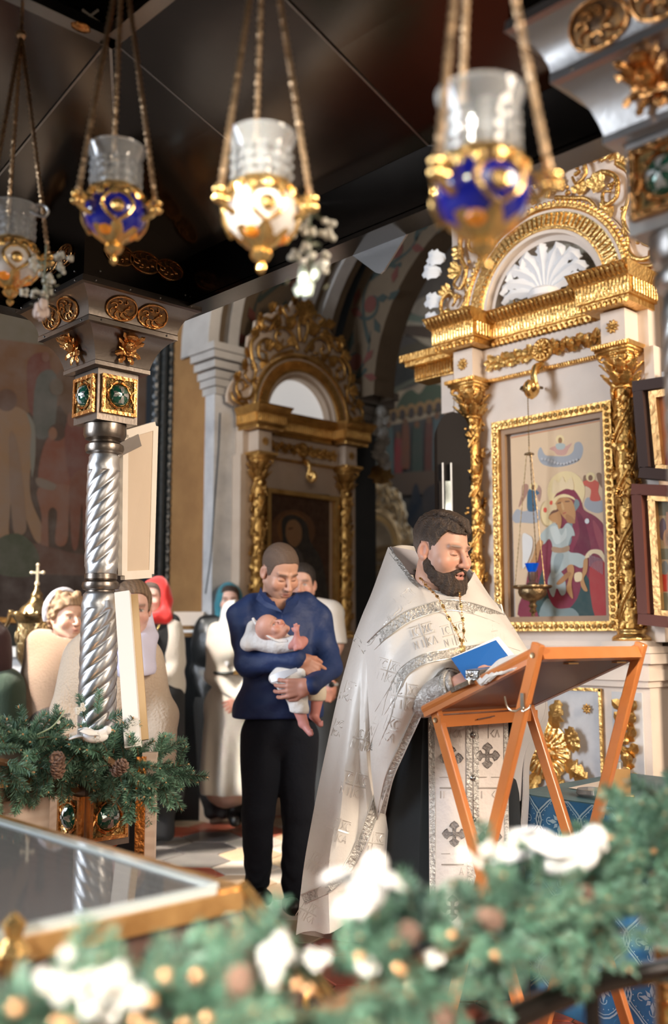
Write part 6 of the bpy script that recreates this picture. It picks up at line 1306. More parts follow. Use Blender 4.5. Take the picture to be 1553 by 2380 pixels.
b = MB(); p = Q((771, 1590, .10)); b.tube([p + rotz(YAW) @ V(.034 * math.sin(a), .034 * math.cos(a), .004 * math.sin(a)) for a in np.linspace(0, 2 * PI, 17)[:-1]], .008, 6, closed=True); w = b.build('watch_strap', mat('grey watch strap', (.45, .45, .45), .5), t, world=True); b = MB(); b.lathe([(.018, 0), (.018, .01), (.014, .012)], p - FH * .034, 14, R=np.stack([RT, UPV, -FH], 1)); b.build('watch_dial', SHOE, w, world=True)
# woman in a long cream dress
CRD = fabric('cream knit dress', (.80, .72, .61), .9, .4, (180, .15)); WV = fabric('white gauze veil', (.82, .81, .79), .8, .3, (12, .2))
tw_ = [('e', (535, 1500, 0), (.165, .11, .16)), ('e', (535, 1565, 0), (.125, .10, .14)), ('c', (505, 1465, 0), (565, 1465, 0), .06, .06), ('e', (532, 1640, 0), (.17, .13, .17)), ('e', (528, 1520, .07), (.07, .05, .06))]
ar = [('c', (500, 1478, 0), (492, 1572, .03), .052, .046), ('c', (492, 1572, .03), (548, 1618, .16), .046, .036), ('c', (570, 1478, 0), (585, 1570, .03), .052, .046), ('c', (585, 1570, .03), (560, 1620, .16), .046, .036)]
skt = [('c', (532, 1650, 0), (532, 1815, .0), .16, .205, .03)]
bt = [('c', (545, 1850, .02), (545, 1890, .02), .045, .05), ('c', (545, 1896, 0), (547, 1908, .12), .045, .04), ('c', (580, 1850, 0), (580, 1895, 0), .05, .05), ('c', (580, 1896, 0), (582, 1908, .12), .045, .04)]
t, Q, R = bgperson('woman in a long cream belted dress and white veil beside the father', 6.95, 552, 1434, .35, .2, .88, (.62, .38, .30), tw_ + ar + skt[:1], [('dress', tw_ + ar, CRD, .009, folds(.0015, 30)), ('skirt', tw_[3:4] + skt, CRD, .009, lambda X, Y, Z: .016 * np.sin(46 * (X * RT[0] + Y * RT[1]) + .6) * np.clip((.85 - Z) / .5, 0, 1), [((530, 1842, 0), (0, 0, -1))]), ('boots', bt, SHOE, .011)],
    dict(hair=hair_shell((.10, .06, .035), .010, .006)), [((548, 1620, .165), RT * .6 - UPV * .6, -FH * -.9 + UPV * .2, True, (.3,) * 4), ((562, 1622, .17), -RT * .8 - UPV * .5, FH * .9, False, (.3,) * 4)])
cloth('veil', [('e', (545, 1431, -.03), (.098, .115, .112), .03), ('c', (522, 1455, -.01), (512, 1500, .05), .050, .045, .04), ('c', (512, 1500, .05), (530, 1545, .10), .04, .015, .03), ('e', (566, 1440, .13), (.080, .13, .112), .02, 's')], Q, WV, t, .009, folds(.003, 60))
b = MB(); P = [Q((535, 1563, 0)) + RT * .135 * math.cos(a) + FH * .112 * math.sin(a) for a in np.linspace(0, 2 * PI, 29)[:-1]]; b.tube(P, .011, 6, closed=True); bl = b.build('belt', SHOE, t, world=True); b = MB(); p = Q((551, 1564, .115)); b.box(p, (.045, .012, .026), rotz(YAW - PI / 2)); b.build('buckle', GOLDB, bl, world=True)
# woman in black with teal scarf
u_ = [('e', (505, 1500, 0), (.19, .12, .2)), ('c', (478, 1448, 0), (540, 1448, 0), .062, .062), ('c', (470, 1460, 0), (460, 1560, 0), .055, .05), ('c', (460, 1560, 0), (480, 1630, .1), .048, .04), ('e', (505, 1600, 0), (.17, .12, .2))]
lg = [('c', (505, 1640, 0), (505, 1840, 0), .17, .13), ('c', (490, 1840, 0), (490, 1888, .03), .05, .05), ('c', (520, 1840, 0), (520, 1888, .03), .05, .05)]
LJ = mat('black leather jacket', (.010, .011, .012), .32, bump=(20, .3))
t, Q, R = bgperson('woman in a black jacket with a teal headscarf in the back row', 7.3, 533, 1396, .1, .0, .95, (.62, .40, .33), u_ + lg, [('jacket', u_, LJ, .012, folds(.003, 35)), ('skirt', lg, BLK, .015)], dict(hair=hair_shell((.045, .025, .018), .010, .008), closed=False))
cloth('headscarf', [('e', (532, 1392, -.035), (.10, .115, .125), .03), ('c', (512, 1410, -.02), (512, 1450, .02), .045, .04, .04), ('e', (536, 1398, .13), (.068, .13, .11), .02, 's')], Q, fabric('teal scarf', (.01, .16, .22), .7, .3), t, .009, folds(.003, 60))
# girl in the red scarf
u_ = [('e', (372, 1500, 0), (.16, .11, .2)), ('c', (345, 1445, 0), (400, 1445, 0), .06, .055), ('e', (372, 1580, 0), (.15, .11, .2))]
a_ = [('c', (402, 1452, 0), (414, 1540, 0), .052, .046), ('c', (414, 1540, 0), (380, 1575, .12), .046, .036), ('c', (345, 1455, 0), (338, 1540, 0), .05, .046)]
lg = [('c', (372, 1620, 0), (375, 1840, 0), .16, .15), ('c', (360, 1850, 0), (360, 1938, .03), .05, .05), ('c', (388, 1850, 0), (388, 1938, .03), .05, .05)]
t, Q, R = bgperson('girl in a bright red headscarf and pale cardigan behind the column', 6.6, 357, 1386, -.22, .1, .88, (.66, .42, .35), u_ + a_ + lg, [('black_top', u_, BLK, .012), ('cardigan', a_ + [('e', (395, 1510, -.01), (.10, .115, .22), .04), ('e', (392, 1590, -.01), (.11, .12, .16), .04)], fabric('pale grey cardigan', (.46, .43, .38), .95, .4, (60, .4)), .011, folds(.004, 40)), ('skirt', lg, BLK, .015)], dict(hair=hair_shell((.09, .06, .045), .012, .010), closed=False))
RS = fabric('red silk scarf', (.62, .012, .010), .5, .4, (18, .3)); cloth('headscarf', [('e', (364, 1381, -.03), (.100, .115, .12), .03), ('c', (385, 1400, -.02), (380, 1435, .03), .05, .05, .04), ('c', (380, 1436, .05), (348, 1430, .10), .05, .045, .04), ('e', (351, 1389, .13), (.070, .13, .105), .02, 's')], Q, RS, t, .008, folds(.004, 55))
b = MB(); b.tube(cm([Q((350, 1445, .12)), Q((360, 1470, .125)), Q((372, 1450, .12))], 5), .0025, 5); b.blob(Q((361, 1480, .13)), .02); b.build('pendant', GOLDB, t, world=True)
# girl in a beige sweater with a lilac scarf, behind the column
SWB = fabric('beige knitted sweater', (.62, .50, .38), .95, .1, (90, .5)); LIL = fabric('lilac white scarf', (.64, .63, .80), .8, .3, (14, .25))
u_ = [('e', (262, 1590, 0), (.235, .15, .27)), ('c', (215, 1510, 0), (318, 1512, 0), .09, .085), ('e', (262, 1700, 0), (.225, .15, .2)), ('c', (262, 1500, -.02), (285, 1478, 0), .08, .06)]
a_ = [('c', (190, 1530, 0), (165, 1650, .02), .085, .078), ('c', (165, 1650, .02), (195, 1740, .12), .075, .06), ('c', (338, 1535, 0), (366, 1660, .02), .082, .080), ('c', (366, 1660, .02), (372, 1760, .10), .078, .062)]
lg = [('c', (262, 1780, 0), (262, 2040, 0), .20, .14), ('c', (240, 2050, 0), (240, 2158, .03), .05, .05), ('c', (282, 2050, 0), (282, 2158, .03), .05, .05)]
t, Q, R = bgperson('girl in a loose beige sweater and lilac scarf half hidden by the spiral column', 4.5, 309, 1412, .28, .12, .98, (.64, .40, .33), u_ + a_ + lg, [('sweater', u_ + a_, SWB, .0095, lambda X, Y, Z: .011 * np.sin(22 * (X * RT[0] + Y * RT[1]) + 1.5 * np.sin(9 * Z)) * np.clip((1.35 - Z) / .4, 0, 1), [((262, 1800, 0), (0, 0, -1))]), ('skirt', lg, BLK, .015)],
    dict(hair=hair_shell((.20, .13, .08), .012, .009), closed=False, brow=(.16, .09, .06)), [((373, 1765, .10), -UPV * .9 + RT * .1, -RT, False, (.5,) * 4)], vox=.0045)
cloth('scarf', [('c', (338, 1395, -.09), (350, 1480, -.02), .022, .034, .03), ('c', (335, 1492, .03), (290, 1512, .08), .042, .042, .03), ('c', (318, 1505, .08), (334, 1565, .15), .042, .045, .04), ('c', (290, 1515, .08), (288, 1560, .14), .035, .03, .04), ('c', (348, 1480, .0), (345, 1550, .12), .034, .035, .04)], Q, LIL, t, .0075, folds(.004, 60, LAT), [((330, 1572, .2), -UPV + RT * .15)])
# elderly woman
u_ = [('e', (140, 1570, 0), (.20, .14, .24)), ('c', (98, 1500, 0), (175, 1500, 0), .085, .08), ('e', (140, 1650, 0), (.19, .14, .2))]
a_ = [('c', (92, 1515, 0), (76, 1610, .02), .072, .066), ('c', (76, 1610, .02), (84, 1700, .06), .064, .045), ('c', (184, 1515, 0), (196, 1610, 0), .07, .065)]
lg = [('c', (140, 1690, 0), (140, 1970, 0), .18, .14), ('c', (120, 1960, 0), (120, 2030, .03), .05, .05), ('c', (160, 1960, 0), (160, 2030, .03), .05, .05)]
def curls(s):
    random.seed(4)
    for i in range(60):
        a = i * 2.4; z = .12 - .2 * i / 60; r = .085 * math.sqrt(max(.05, 1 - (z / .15) ** 2)); y = r * math.sin(a) * 1.15 - .015
        if y < .07 or z > .06: s.ell((r * math.cos(a), y, z + .01), (.022, .022, .02), k=.012)
t, Q, R = bgperson('elderly woman with short curly hair in a beige sweater at the left', 5.4, 157, 1434, .75, .02, .98, (.62, .38, .28), u_ + a_ + lg, [('sweater', u_ + a_ + [('c', (152, 1485, .0), (154, 1450, .02), .072, .075, .01, 's')], fabric('tan beige sweater', (.29, .19, .125), .95, .4, (110, .3)), .012, folds(.008, 17), [((140, 1700, 0), (0, 0, -1))]), ('trousers', lg, fabric('dark brown skirt', (.03, .018, .012)), .015)],
    dict(hair=hair_shell((.30, .19, .11), .016, .012, fringe=curls, zl=lambda y: np.interp(y, [-.12, -.05, -.03, .0, .03, .05, .07, .12], [-.07, -.05, -.03, -.02, .03, .04, .062, .07])), fat=.14, closed=False, brow=(.3, .18, .12)), [((84, 1702, .06), -UPV, RT, True, (.7,) * 4)])
b = MB(); b.tube([Q((152, 1428, 0)) + R @ V(.104 * math.cos(a), -.035 + .02 * math.sin(a), .02 + .118 * math.sin(a)) for a in np.linspace(-.5, PI + .5, 26)], .016, 8, flat=.35); b.build('silver_headband', mat('silver grey headband', (.55, .54, .60), .4, .3, bump=(70, .5)), t, world=True)
# person cut by the left edge
u_ = [('e', (-36, 1540, 0), (.14, .13, .25)), ('c', (-60, 1470, 0), (-10, 1480, 0), .07, .065), ('c', (0, 1490, 0), (6, 1580, .03), .05, .04)]
lg = [('c', (0, 1610, 0), (0, 1960, 0), .14, .14), ('c', (-15, 1960, 0), (-15, 2040, .03), .05, .05), ('c', (15, 1960, 0), (15, 2040, .03), .05, .05)]
bgperson('person in a dark maroon top and green skirt cut by the left edge', 5.3, -52, 1412, .9, .1, .95, (.5, .3, .22), u_ + lg, [('top', u_, fabric('dark maroon knit', (.035, .012, .012), .9), .013), ('skirt', lg, fabric('dull green cloth', (.05, .085, .055), .9), .013)], dict(hair=hair_shell((.03, .02, .015), .012, .012), closed=False))
# ---------------------------------------------------------------- the priest
t = PR = empty('person', 'bearded priest in silver and cream vestments reading at the lectern', 'person', at(1035, 2330, 3.6) * V(1, 1, 0)); Q = pix(3.6)
BRO = mat('cream silver brocade', (.72, .69, .65), .5, .08, var=(2.2, (.66, .61, .55), .6), bump=(22, .16), sheen=.4)
TRM = mat('silver woven trim', (.60, .58, .54), .36, .5, var=(85, (.26, .245, .225), .75), bump=(95, .6)); TRE = mat('bright silver piping', (.72, .71, .68), .3, .7); EMB = mat('raised satin embroidery', (.74, .70, .65), .28, .35)
SAT = mat('grey satin lining', (.36, .35, .36), .3, sheen=.3, bump=(9, .15)); LAV = mat('lavender grey lining', (.46, .45, .50), .6, bump=(18, .2)); CAS = fabric('black cassock', (.006, .009, .012), .9, 0, (10, .2))
def srf(rows, n=12): return cmgrid([[Q(p) for p in r] for r in rows], n)
YK = srf([[(905, 1272, -.12), (934, 1312, -.02), (962, 1346, .05), (992, 1368, .09), (1035, 1379, .115), (1070, 1374, .10), (1090, 1352, .05), (1100, 1330, -.03)],
          [(868, 1375, -.12), (895, 1385, .03), (928, 1388, .11), (970, 1387, .15), (1032, 1392, .155), (1080, 1388, .13), (1118, 1380, .06), (1135, 1385, -.06)],
          [(845, 1430, -.09), (872, 1445, .09), (905, 1425, .17), (955, 1405, .195), (1031, 1400, .19), (1088, 1402, .16), (1134, 1408, .07), (1156, 1410, -.06)],
          [(826, 1480, -.05), (857, 1502, .13), (888, 1468, .2), (943, 1426, .225), (1030, 1411, .22), (1090, 1415, .185), (1144, 1430, .08), (1172, 1432, -.05)]])
FR = srf([[(853, 1495, .11), (888, 1466, .2), (943, 1424, .225), (1030, 1409, .22), (1090, 1413, .185), (1144, 1428, .08), (1172, 1430, -.05)],
          [(857, 1590, .14), (900, 1530, .26), (955, 1478, .275), (1035, 1462, .27), (1110, 1462, .21), (1176, 1474, .1), (1208, 1488, -.03)],
          [(862, 1690, .16), (898, 1610, .29), (957, 1535, .35), (1042, 1508, .335), (1125, 1503, .25), (1198, 1518, .1), (1238, 1540, 0)],
          [(866, 1790, .15), (900, 1700, .30), (965, 1595, .37), (1035, 1535, .37), (1125, 1550, .22), (1214, 1575, .08), (1258, 1600, 0)],
          [(880, 1905, .10), (922, 1770, .26), (984, 1625, .36), (1042, 1553, .375), (1135, 1610, .18), (1226, 1640, .05), (1266, 1645, 0)]])
LF = srf([[(827, 1476, -.05), (843, 1490, .05), (858, 1504, .125)], [(790, 1612, .0), (825, 1600, .10), (862, 1592, .145)], [(757, 1760, .01), (812, 1755, .13), (868, 1740, .13)], [(728, 1900, .01), (800, 1890, .12), (888, 1852, .085)], [(706, 2020, .0), (785, 2010, .13), (903, 1950, .05)], [(688, 2168, .0), (790, 2155, .12), (920, 2055, .0)]], 10)
u = np.linspace(0, 1, LF.shape[1])[None, :, None]; w = np.linspace(0, 1, LF.shape[0])[:, None, None]; LF = LF - FH * (.022 * np.sin(u * 15 + w * 2) * w + .006 * np.sin(u * 31 + 3 * w) * w)
u = np.linspace(0, 1, FR.shape[1])[None, :, None]; w = np.linspace(0, 1, FR.shape[0])[:, None, None]; FR = FR - FH * (.012 * np.sin(u * 13 + w * 5) * np.sin(PI * w) + .007 * np.sin(u * 24 - w * 7) * w)
RG = srf([[(1172, 1430, -.05), (1150, 1400, -.2), (1080, 1380, -.3)], [(1238, 1540, 0), (1240, 1560, -.2), (1150, 1560, -.35)], [(1266, 1645, .0), (1262, 1680, -.15), (1150, 1700, -.35)], [(1222, 1740, .02), (1225, 1780, -.15), (1130, 1850, -.35)], [(1214, 1860, .03), (1222, 1880, -.15), (1130, 2000, -.35)], [(1205, 2000, .03), (1215, 2010, -.15), (1130, 2180, -.35)]], 6)
RG2 = srf([[(1172, 1432, -.05), (1168, 1500, .04)], [(1238, 1545, .0), (1200, 1600, .1)], [(1268, 1645, .0), (1205, 1680, .12)], [(1222, 1745, .02), (1190, 1780, .1)], [(1212, 1860, .02), (1186, 1880, .06)]], 6)
BK = srf([[(905, 1272, -.12), (950, 1268, -.22), (1060, 1290, -.22), (1100, 1330, -.03)], [(868, 1375, -.12), (930, 1375, -.28), (1080, 1375, -.28), (1135, 1385, -.06)], [(845, 1430, -.09), (910, 1430, -.30), (1080, 1420, -.32), (1156, 1410, -.06)], [(826, 1480, -.05), (880, 1480, -.32), (1080, 1460, -.36), (1172, 1432, -.05)], [(757, 1760, .01), (850, 1760, -.38), (1040, 1760, -.42), (1200, 1740, -.1)], [(688, 2168, .0), (830, 2190, -.38), (1030, 2190, -.42), (1200, 2100, -.1)]], 8)
b = MB()
for G in (YK, FR, LF, BK): b.grid(G, .005)
b.build('phelonion', BRO, t, world=True)
b = MB(); b.grid(RG2, .004); b.grid(RG, .004); b.build('side_drape', SAT, t, world=True)
b = MB(); b.grid(srf([[(906, 1272, -.12), (938, 1277, -.18), (972, 1284, -.2), (1010, 1290, -.2)], [(925, 1300, -.06), (950, 1305, -.11), (975, 1310, -.13), (1010, 1320, -.14)], [(950, 1334, .02), (966, 1338, -.02), (985, 1345, -.05), (1010, 1350, -.1)]], 4), .004); b.build('collar_lining', LAV, t, world=True)
def drape(G, lift=.009):
    P = G.reshape(-1, 3); px = pj(P)
    def f(x, y, l=lift):
        d = (px[:, 0] - x) ** 2 + (px[:, 1] - y) ** 2; f.miss = d.min() > 60; i = np.argpartition(d, 5)[:5]; w_ = 1 / (d[i] + 4); dep = ((P[i] - CAM) @ FH * w_).sum() / w_.sum(); return at(x, y, dep - l)
    return f
dY, dF, dL = drape(YK), drape(FR), drape(LF)
def ribbon(f, pts, hw, name='trim_band', m=TRM, n=7, edge=True, lift=.0095, par=t):
    P = cm(pts, n); ok_ = []
    for q in P: f(*q); ok_.append(not f.miss)
    P = P[np.array(ok_)]; T_ = np.gradient(P, axis=0); N_ = np.stack([-T_[:, 1], T_[:, 0]], 1); N_ /= np.linalg.norm(N_, axis=1)[:, None] + 1e-9; ks = (-1, -.33, .33, 1)
    G = [[f(*(P[i] + N_[i] * hw * k), lift) for i in range(len(P))] for k in ks]; b = MB(); b.grid(G[::-1], .0015); o = b.build(name, m, par, world=True)
    if edge:
        for k in (-1.02, 1.02): b = MB(); b.tube([f(*(P[i] + N_[i] * hw * k), lift + .001) for i in range(len(P))], .0018, 5); b.build('piping', TRE, o, world=True)
    return o
ribbon(dY, [(908, 1282), (934, 1316), (960, 1350), (990, 1370), (1034, 1381), (1068, 1377), (1088, 1362)], 5, edge=False)
ribbon(dF, [(862, 1502), (895, 1470), (946, 1434), (1000, 1414), (1040, 1406), (1090, 1412), (1140, 1428), (1168, 1440)], 12)
ribbon(dL, [(832, 1478), (846, 1492), (858, 1512)], 14)
ribbon(dF, [(882, 1660), (918, 1600), (940, 1560), (985, 1532), (1040, 1520), (1095, 1512), (1150, 1508), (1225, 1530)], 11)
ribbon(dF, [(866, 1745), (884, 1700), (900, 1660), (908, 1625), (925, 1580)], 10)
ribbon(dF, [(886, 1890), (905, 1808), (932, 1745), (962, 1680), (990, 1620), (1012, 1585), (1040, 1558)], 9)
ribbon(dL, [(882, 1846), (862, 1905), (838, 1965), (805, 2022), (765, 2062), (704, 2090)], 11)
STK = {'I': [[(.5, 0), (.5, 1)]], 'C': [[(.9, .85), (.5, 1), (.12, .7), (.12, .3), (.5, 0), (.9, .12)]], 'X': [[(.1, 1), (.9, 0)], [(.9, 1), (.1, 0)]], 'N': [[(.15, 0), (.15, 1)], [(.85, 0), (.85, 1)], [(.15, .95), (.85, .1)]], 'K': [[(.15, 0), (.15, 1)], [(.85, 1), (.18, .5), (.85, 0)]], 'A': [[(.05, 0), (.5, 1), (.95, 0)], [(.22, .35), (.78, .35)]]}
def monogram(f, cx, cy, sz, rot, name='embroidered_monogram', par=t, lift=.0095, m=EMB):
    b = MB(); c, s = math.cos(rot), math.sin(rot); T_ = lambda x, y: (cx + (x * c - y * s) * sz, cy - (x * s + y * c) * sz)
    L = [[(-.5, 0), (.5, 0)], [(-.5, .035), (.5, .035)], [(0, -.5), (0, .55)], [(.035, -.5), (.035, 0)]]
    for ch, x0, y0 in (('I', -.52, .1), ('C', -.3, .1), ('X', .08, .1), ('C', .3, .1), ('N', -.5, -.45), ('I', -.22, -.45), ('K', .08, -.45), ('A', .3, -.45)): L += [[(x0 + x * .2, y0 + y * .33) for x, y in st] for st in STK[ch]]
    for x0 in (-.5, .08): L.append([(x0, .5), (x0 + .38, .5)])
    for st in L:
        P = np.array([T_(*q) for q in (cm(st, 3) if len(st) > 3 else st)]); 
        if len(P) == 2: P = np.array([P[0] + (P[1] - P[0]) * k / 4 for k in range(5)])
        Z_ = []; ok = True
        for q in P: Z_.append(f(*q, lift)); ok &= not f.miss
        if ok: b.tube(Z_, .0012, 4)
    b.build(name, m, par, world=True)
for cx, cy, sz, rot in ((940, 1620, 62, -.12), (892, 1690, 60, -.35), (985, 1478, 56, .3), (1055, 1475, 52, .25), (1168, 1465, 52, -1.35 + 1.5), (900, 1560, 52, -.3)): monogram(dF, cx, cy, sz, rot)
for cx, cy, sz, rot in ((822, 1825, 58, -.25), (845, 1720, 52, -.25), (800, 1605, 48, -.3), (785, 1930, 54, -.3), (738, 2010, 48, -.5), (865, 1960, 52, -.15), (775, 1690, 40, -.3), (715, 2120, 44, -.5), (830, 2100, 52, -.2)): monogram(dL, cx, cy, sz, rot)
for cx, cy, sz in ((910, 1415, 44), (890, 1440, 32), (950, 1385, 30)):       # lozenge embroidery on the yoke
    b = MB()
    for k in (1, .7): b.tube([dY(cx + k * sz * .5 * math.cos(a) * (1 + .18 * math.cos(4 * a)), cy + k * sz * .5 * math.sin(a) * (1 + .18 * math.cos(4 * a)), .0095) for a in np.linspace(0, 2 * PI, 25)[:-1]], .0013, 4, closed=True)
    b.build('embroidered_lozenge', EMB, t, world=True)
# cassock and stole
b = MB(); G = []
for y, xl, xr in ((1500, 930, 1170), (1640, 915, 1195), (1760, 905, 1205), (1900, 898, 1212), (2050, 890, 1222), (2325, 880, 1235)):
    G.append([Q(((xl + xr) / 2 + (xr - xl) / 2 * math.cos(a), y, .19 * math.sin(a) * (1 + .08 * math.cos(9 * a)))) for a in np.linspace(0, 2 * PI, 40)])
b.grid(G); b.build('cassock', CAS, t, world=True)
ST = srf([[(997, 1560, .17), (1050, 1560, .21), (1100, 1560, .215), (1175, 1560, .18)], [(997, 1700, .18), (1050, 1700, .22), (1100, 1700, .225), (1177, 1700, .19)], [(999, 1850, .19), (1050, 1850, .235), (1102, 1850, .235), (1180, 1850, .20)], [(1000, 2010, .20), (1052, 2012, .245), (1104, 2012, .245), (1183, 2008, .21)], [(1001, 2180, .21), (1054, 2185, .25), (1106, 2185, .25), (1186, 2180, .22)]], 8)
b = MB(); b.grid(ST, .006); st = b.build('stole', mat('pale stole brocade', (.60, .54, .50), .6, .05, bump=(30, .2), sheen=.3), t, world=True); dS = drape(ST)
for x0, x1 in ((1003, 1006), (1090, 1096), (1106, 1112), (1176, 1181)): ribbon(dS, [(x0, 1570), (x0 + 1, 1750), (x0 + 2, 1930), (x1, 2140)], 6.5 if x0 != 1176 else 5, 'stole_trim', TRM, 9, edge=False, par=st)
DSV = mat('dark silver embroidery', (.24, .215, .20), .4, .4, bump=(120, .6))
for cx, cy, sz in ((1134, 1756, 27), (1049, 1762, 27), (1056, 1938, 27), (1140, 1945, 26), (1052, 2110, 27)):
    b = MB()
    for k in range(4):
        a = k * PI / 2; c, s = math.cos(a), math.sin(a); P = [(0, .1), (.45, .14), (.62, .42), (.82, .30), (1.05, 0), (.82, -.30), (.62, -.42), (.45, -.14), (0, -.1)]
        b.add([dS(cx + (x * c - y * s) * sz, cy + (x * s + y * c) * sz * 1.05, .009) for x, y in P], [tuple(range(9))[::-1]])
        b.tube([dS(cx + (x * c - y * s) * sz, cy + (x * s + y * c) * sz * 1.05, .0095) for x, y in P], .0016, 4)
    b.blob(dS(cx, cy, .005), .006, 8, 5); b.build('stole_cross', DSV, st, world=True)
for cx, cy in ((1048, 1690), (1136, 1690), (1048, 1832), (1138, 1832), (1052, 2010)): monogram(dS, cx, cy, 52, 0, 'stole_monogram', st, .0095, mat('tan embroidery', (.42, .37, .33), .4, .2))
for y in (1708, 1808, 1905): b = MB(); b.blob(dS(1099, y, .006), .011, 10, 8); b.build('button', PEW, st, world=True)
# neck bands
b = MB(); P = [Q(p) for p in ((968, 1318, -.02), (976, 1345, .05), (1000, 1368, .10), (1035, 1378, .12), (1068, 1372, .10), (1084, 1352, .04))]; P = [p + FH * .035 - UPV * .008 for p in P]; b.tube(cm(P, 5), .013, 8, flat=.6); b.build('collar_band', TRM, t, world=True)
b = MB(); P = [Q(p) for p in ((974, 1322, 0), (985, 1345, .055), (1005, 1362, .09), (1035, 1370, .105), (1064, 1364, .09))]; P = [p + FH * .035 - UPV * .004 for p in P]; b.tube(cm(P, 5), .012, 8); b.build('black_collar', CAS, t, world=True)
# chain and cross
def links(pts, r, name): 
    P = cm(pts, 14); seg = np.cumsum(np.r_[0, np.linalg.norm(np.diff(P, axis=0), axis=1)]); n = int(seg[-1] / .009); b = MB(); big = []
    for i in range(n):
        s_ = seg[-1] * (i + .5) / n; p = V(*[np.interp(s_, seg, P[:, k]) for k in range(3)]); q = V(*[np.interp(s_ + .004, seg, P[:, k]) for k in range(3)]); d = unit(q - p); o = unit(np.cross(d, FH)) if i % 2 else -FH
        if i % 5 == 2: big.append(MB().blob(p - FH * .002, (.0058, .0028, .0095), 8, 6, R=np.stack([unit(np.cross(d, -FH)), -FH, d], 1)))
        b.tube([p + d * .0055 * math.cos(a) + o * .003 * math.sin(a) for a in np.linspace(0, 2 * PI, 9)[:-1]], .0011, 4, closed=True)
    o = b.build(name, GOLDB, t, world=True); [q.build('oval_link', GOLDB, o, world=True) for q in big]
links([Q((968, 1320, -.02)), Q((975, 1340, .07)), Q((992, 1362, .13)), dF(1019, 1390, .03), dF(1040, 1430, .012), dF(1062, 1468, .01), dF(1074, 1500, .012)], .002, 'neck_chain')
links([Q((1068, 1372, .135)), dF(1070, 1395, .015), dF(1076, 1440, .01), dF(1078, 1475, .01), dF(1074, 1500, .012)], .002, 'neck_chain')
b = MB(); p = dF(1075, 1508, .014); b.box(p, (.018, .012, .022), rotz(YAW - PI / 2)); b.box(p - V(0, 0, .03), (.012, .010, .05), rotz(YAW - PI / 2)); b.box(p - V(0, 0, .03), (.034, .010, .012), rotz(YAW - PI / 2)); b.build('pectoral_cross', GOLDB, t, world=True)
# arms, cuff, hands, head
sk = (.62, .36, .26)
def fringe(s):
    for i in range(22):
        q = i / 21; x0 = .052 - .07 * q          # locks swept from the crown to the wearer's left
        s.cap((x0, .02, .118), (x0 * .6 - .012, .068, .106 - .004 * q), .011, .010, k=.005); s.cap((x0 * .6 - .012, .068, .106 - .004 * q), (x0 * .45 - .030, .088 - .02 * max(0, q - .6), .080 - .012 * math.sin(PI * q)), .009, .003, k=.004)
def zlp(y): return np.interp(y, [-.12, -.07, -.035, -.03, .005, .01, .03, .045, .06, .075, .12], [-.10, -.085, -.06, .02, .02, -.01, .01, .045, .068, .062, .058])
R = headR(.72, .20, .02); hp = at(1028, 1277, 3.53)
pieces = [make_head(t, hp, R, 1.06, .0026, sk, hair_shell((.048, .030, .020), .014, .0035, fringe, zlp, .0022, grey=(.17, .13, .105)), fat=.13, open_mouth=.003, closed=True, brow=(.10, .06, .04), stub=.35, blush=.55)]
ar = [('c', (905, 1420, .0), (925, 1560, .12), .07, .06), ('c', (925, 1560, .12), (1066, 1589, .45), .055, .032), ('c', (1105, 1435, -.08), (1160, 1570, .0), .055, .05), ('c', (1160, 1570, .0), (1165, 1590, .10), .045, .034), ('e', (1020, 1500, -.05), (.18, .13, .24)), ('e', (1040, 1650, -.02), (.17, .13, .2)), ('c', (1000, 1750, 0), (990, 2280, 0), .09, .05), ('c', (1100, 1750, 0), (1100, 2280, 0), .09, .05)]
bd = shape(ar, Q, .014, -.02); pieces.append((bd[0], bd[1], np.tile(V(*sk), (len(bd[0]), 1))))
pieces.append(hand(Q((1068, 1588, .45)), RT * .86 + UPV * .28 - FH * .1, -UPV * .75 + FH * .5, True, (.55, .6, .65, .7), .08, .4, 1.1, .0034, (.62, .36, .28)))
pieces.append(hand(Q((1165, 1585, .12)), -RT * .2 + UPV * .25 - FH * .6, -RT * 1 + FH * .2, False, (.5,) * 4, .08, .4, 1.1, .0045, (.62, .36, .28)))
skinmesh('body', pieces, SKIN, t)
cloth('brocade_cuff', [('c', (985, 1628, .33), (1060, 1592, .44), .056, .046, .02)], Q, mat('cuff brocade', (.48, .45, .42), .45, .3, bump=(45, .7), var=(30, (.30, .28, .26), .7)), t, .006, None, [((1060, 1592, .44), RT * .85 + UPV * .3 - FH * .4)])
b = MB(); c0, d0_ = Q((1056, 1594, .435)), unit(Q((1060, 1592, .44)) - Q((985, 1628, .33))); s1 = unit(np.cross(d0_, UPV)); s2 = np.cross(s1, d0_)
for o_, m_ in ((0, .010), (-.012, .010)): b.tube([c0 + d0_ * o_ + (s1 * math.cos(a) + s2 * math.sin(a)) * .049 for a in np.linspace(0, 2 * PI, 25)[:-1]], .007, 6, closed=True)
b.build('cuff_trim', TRM, t, world=True)
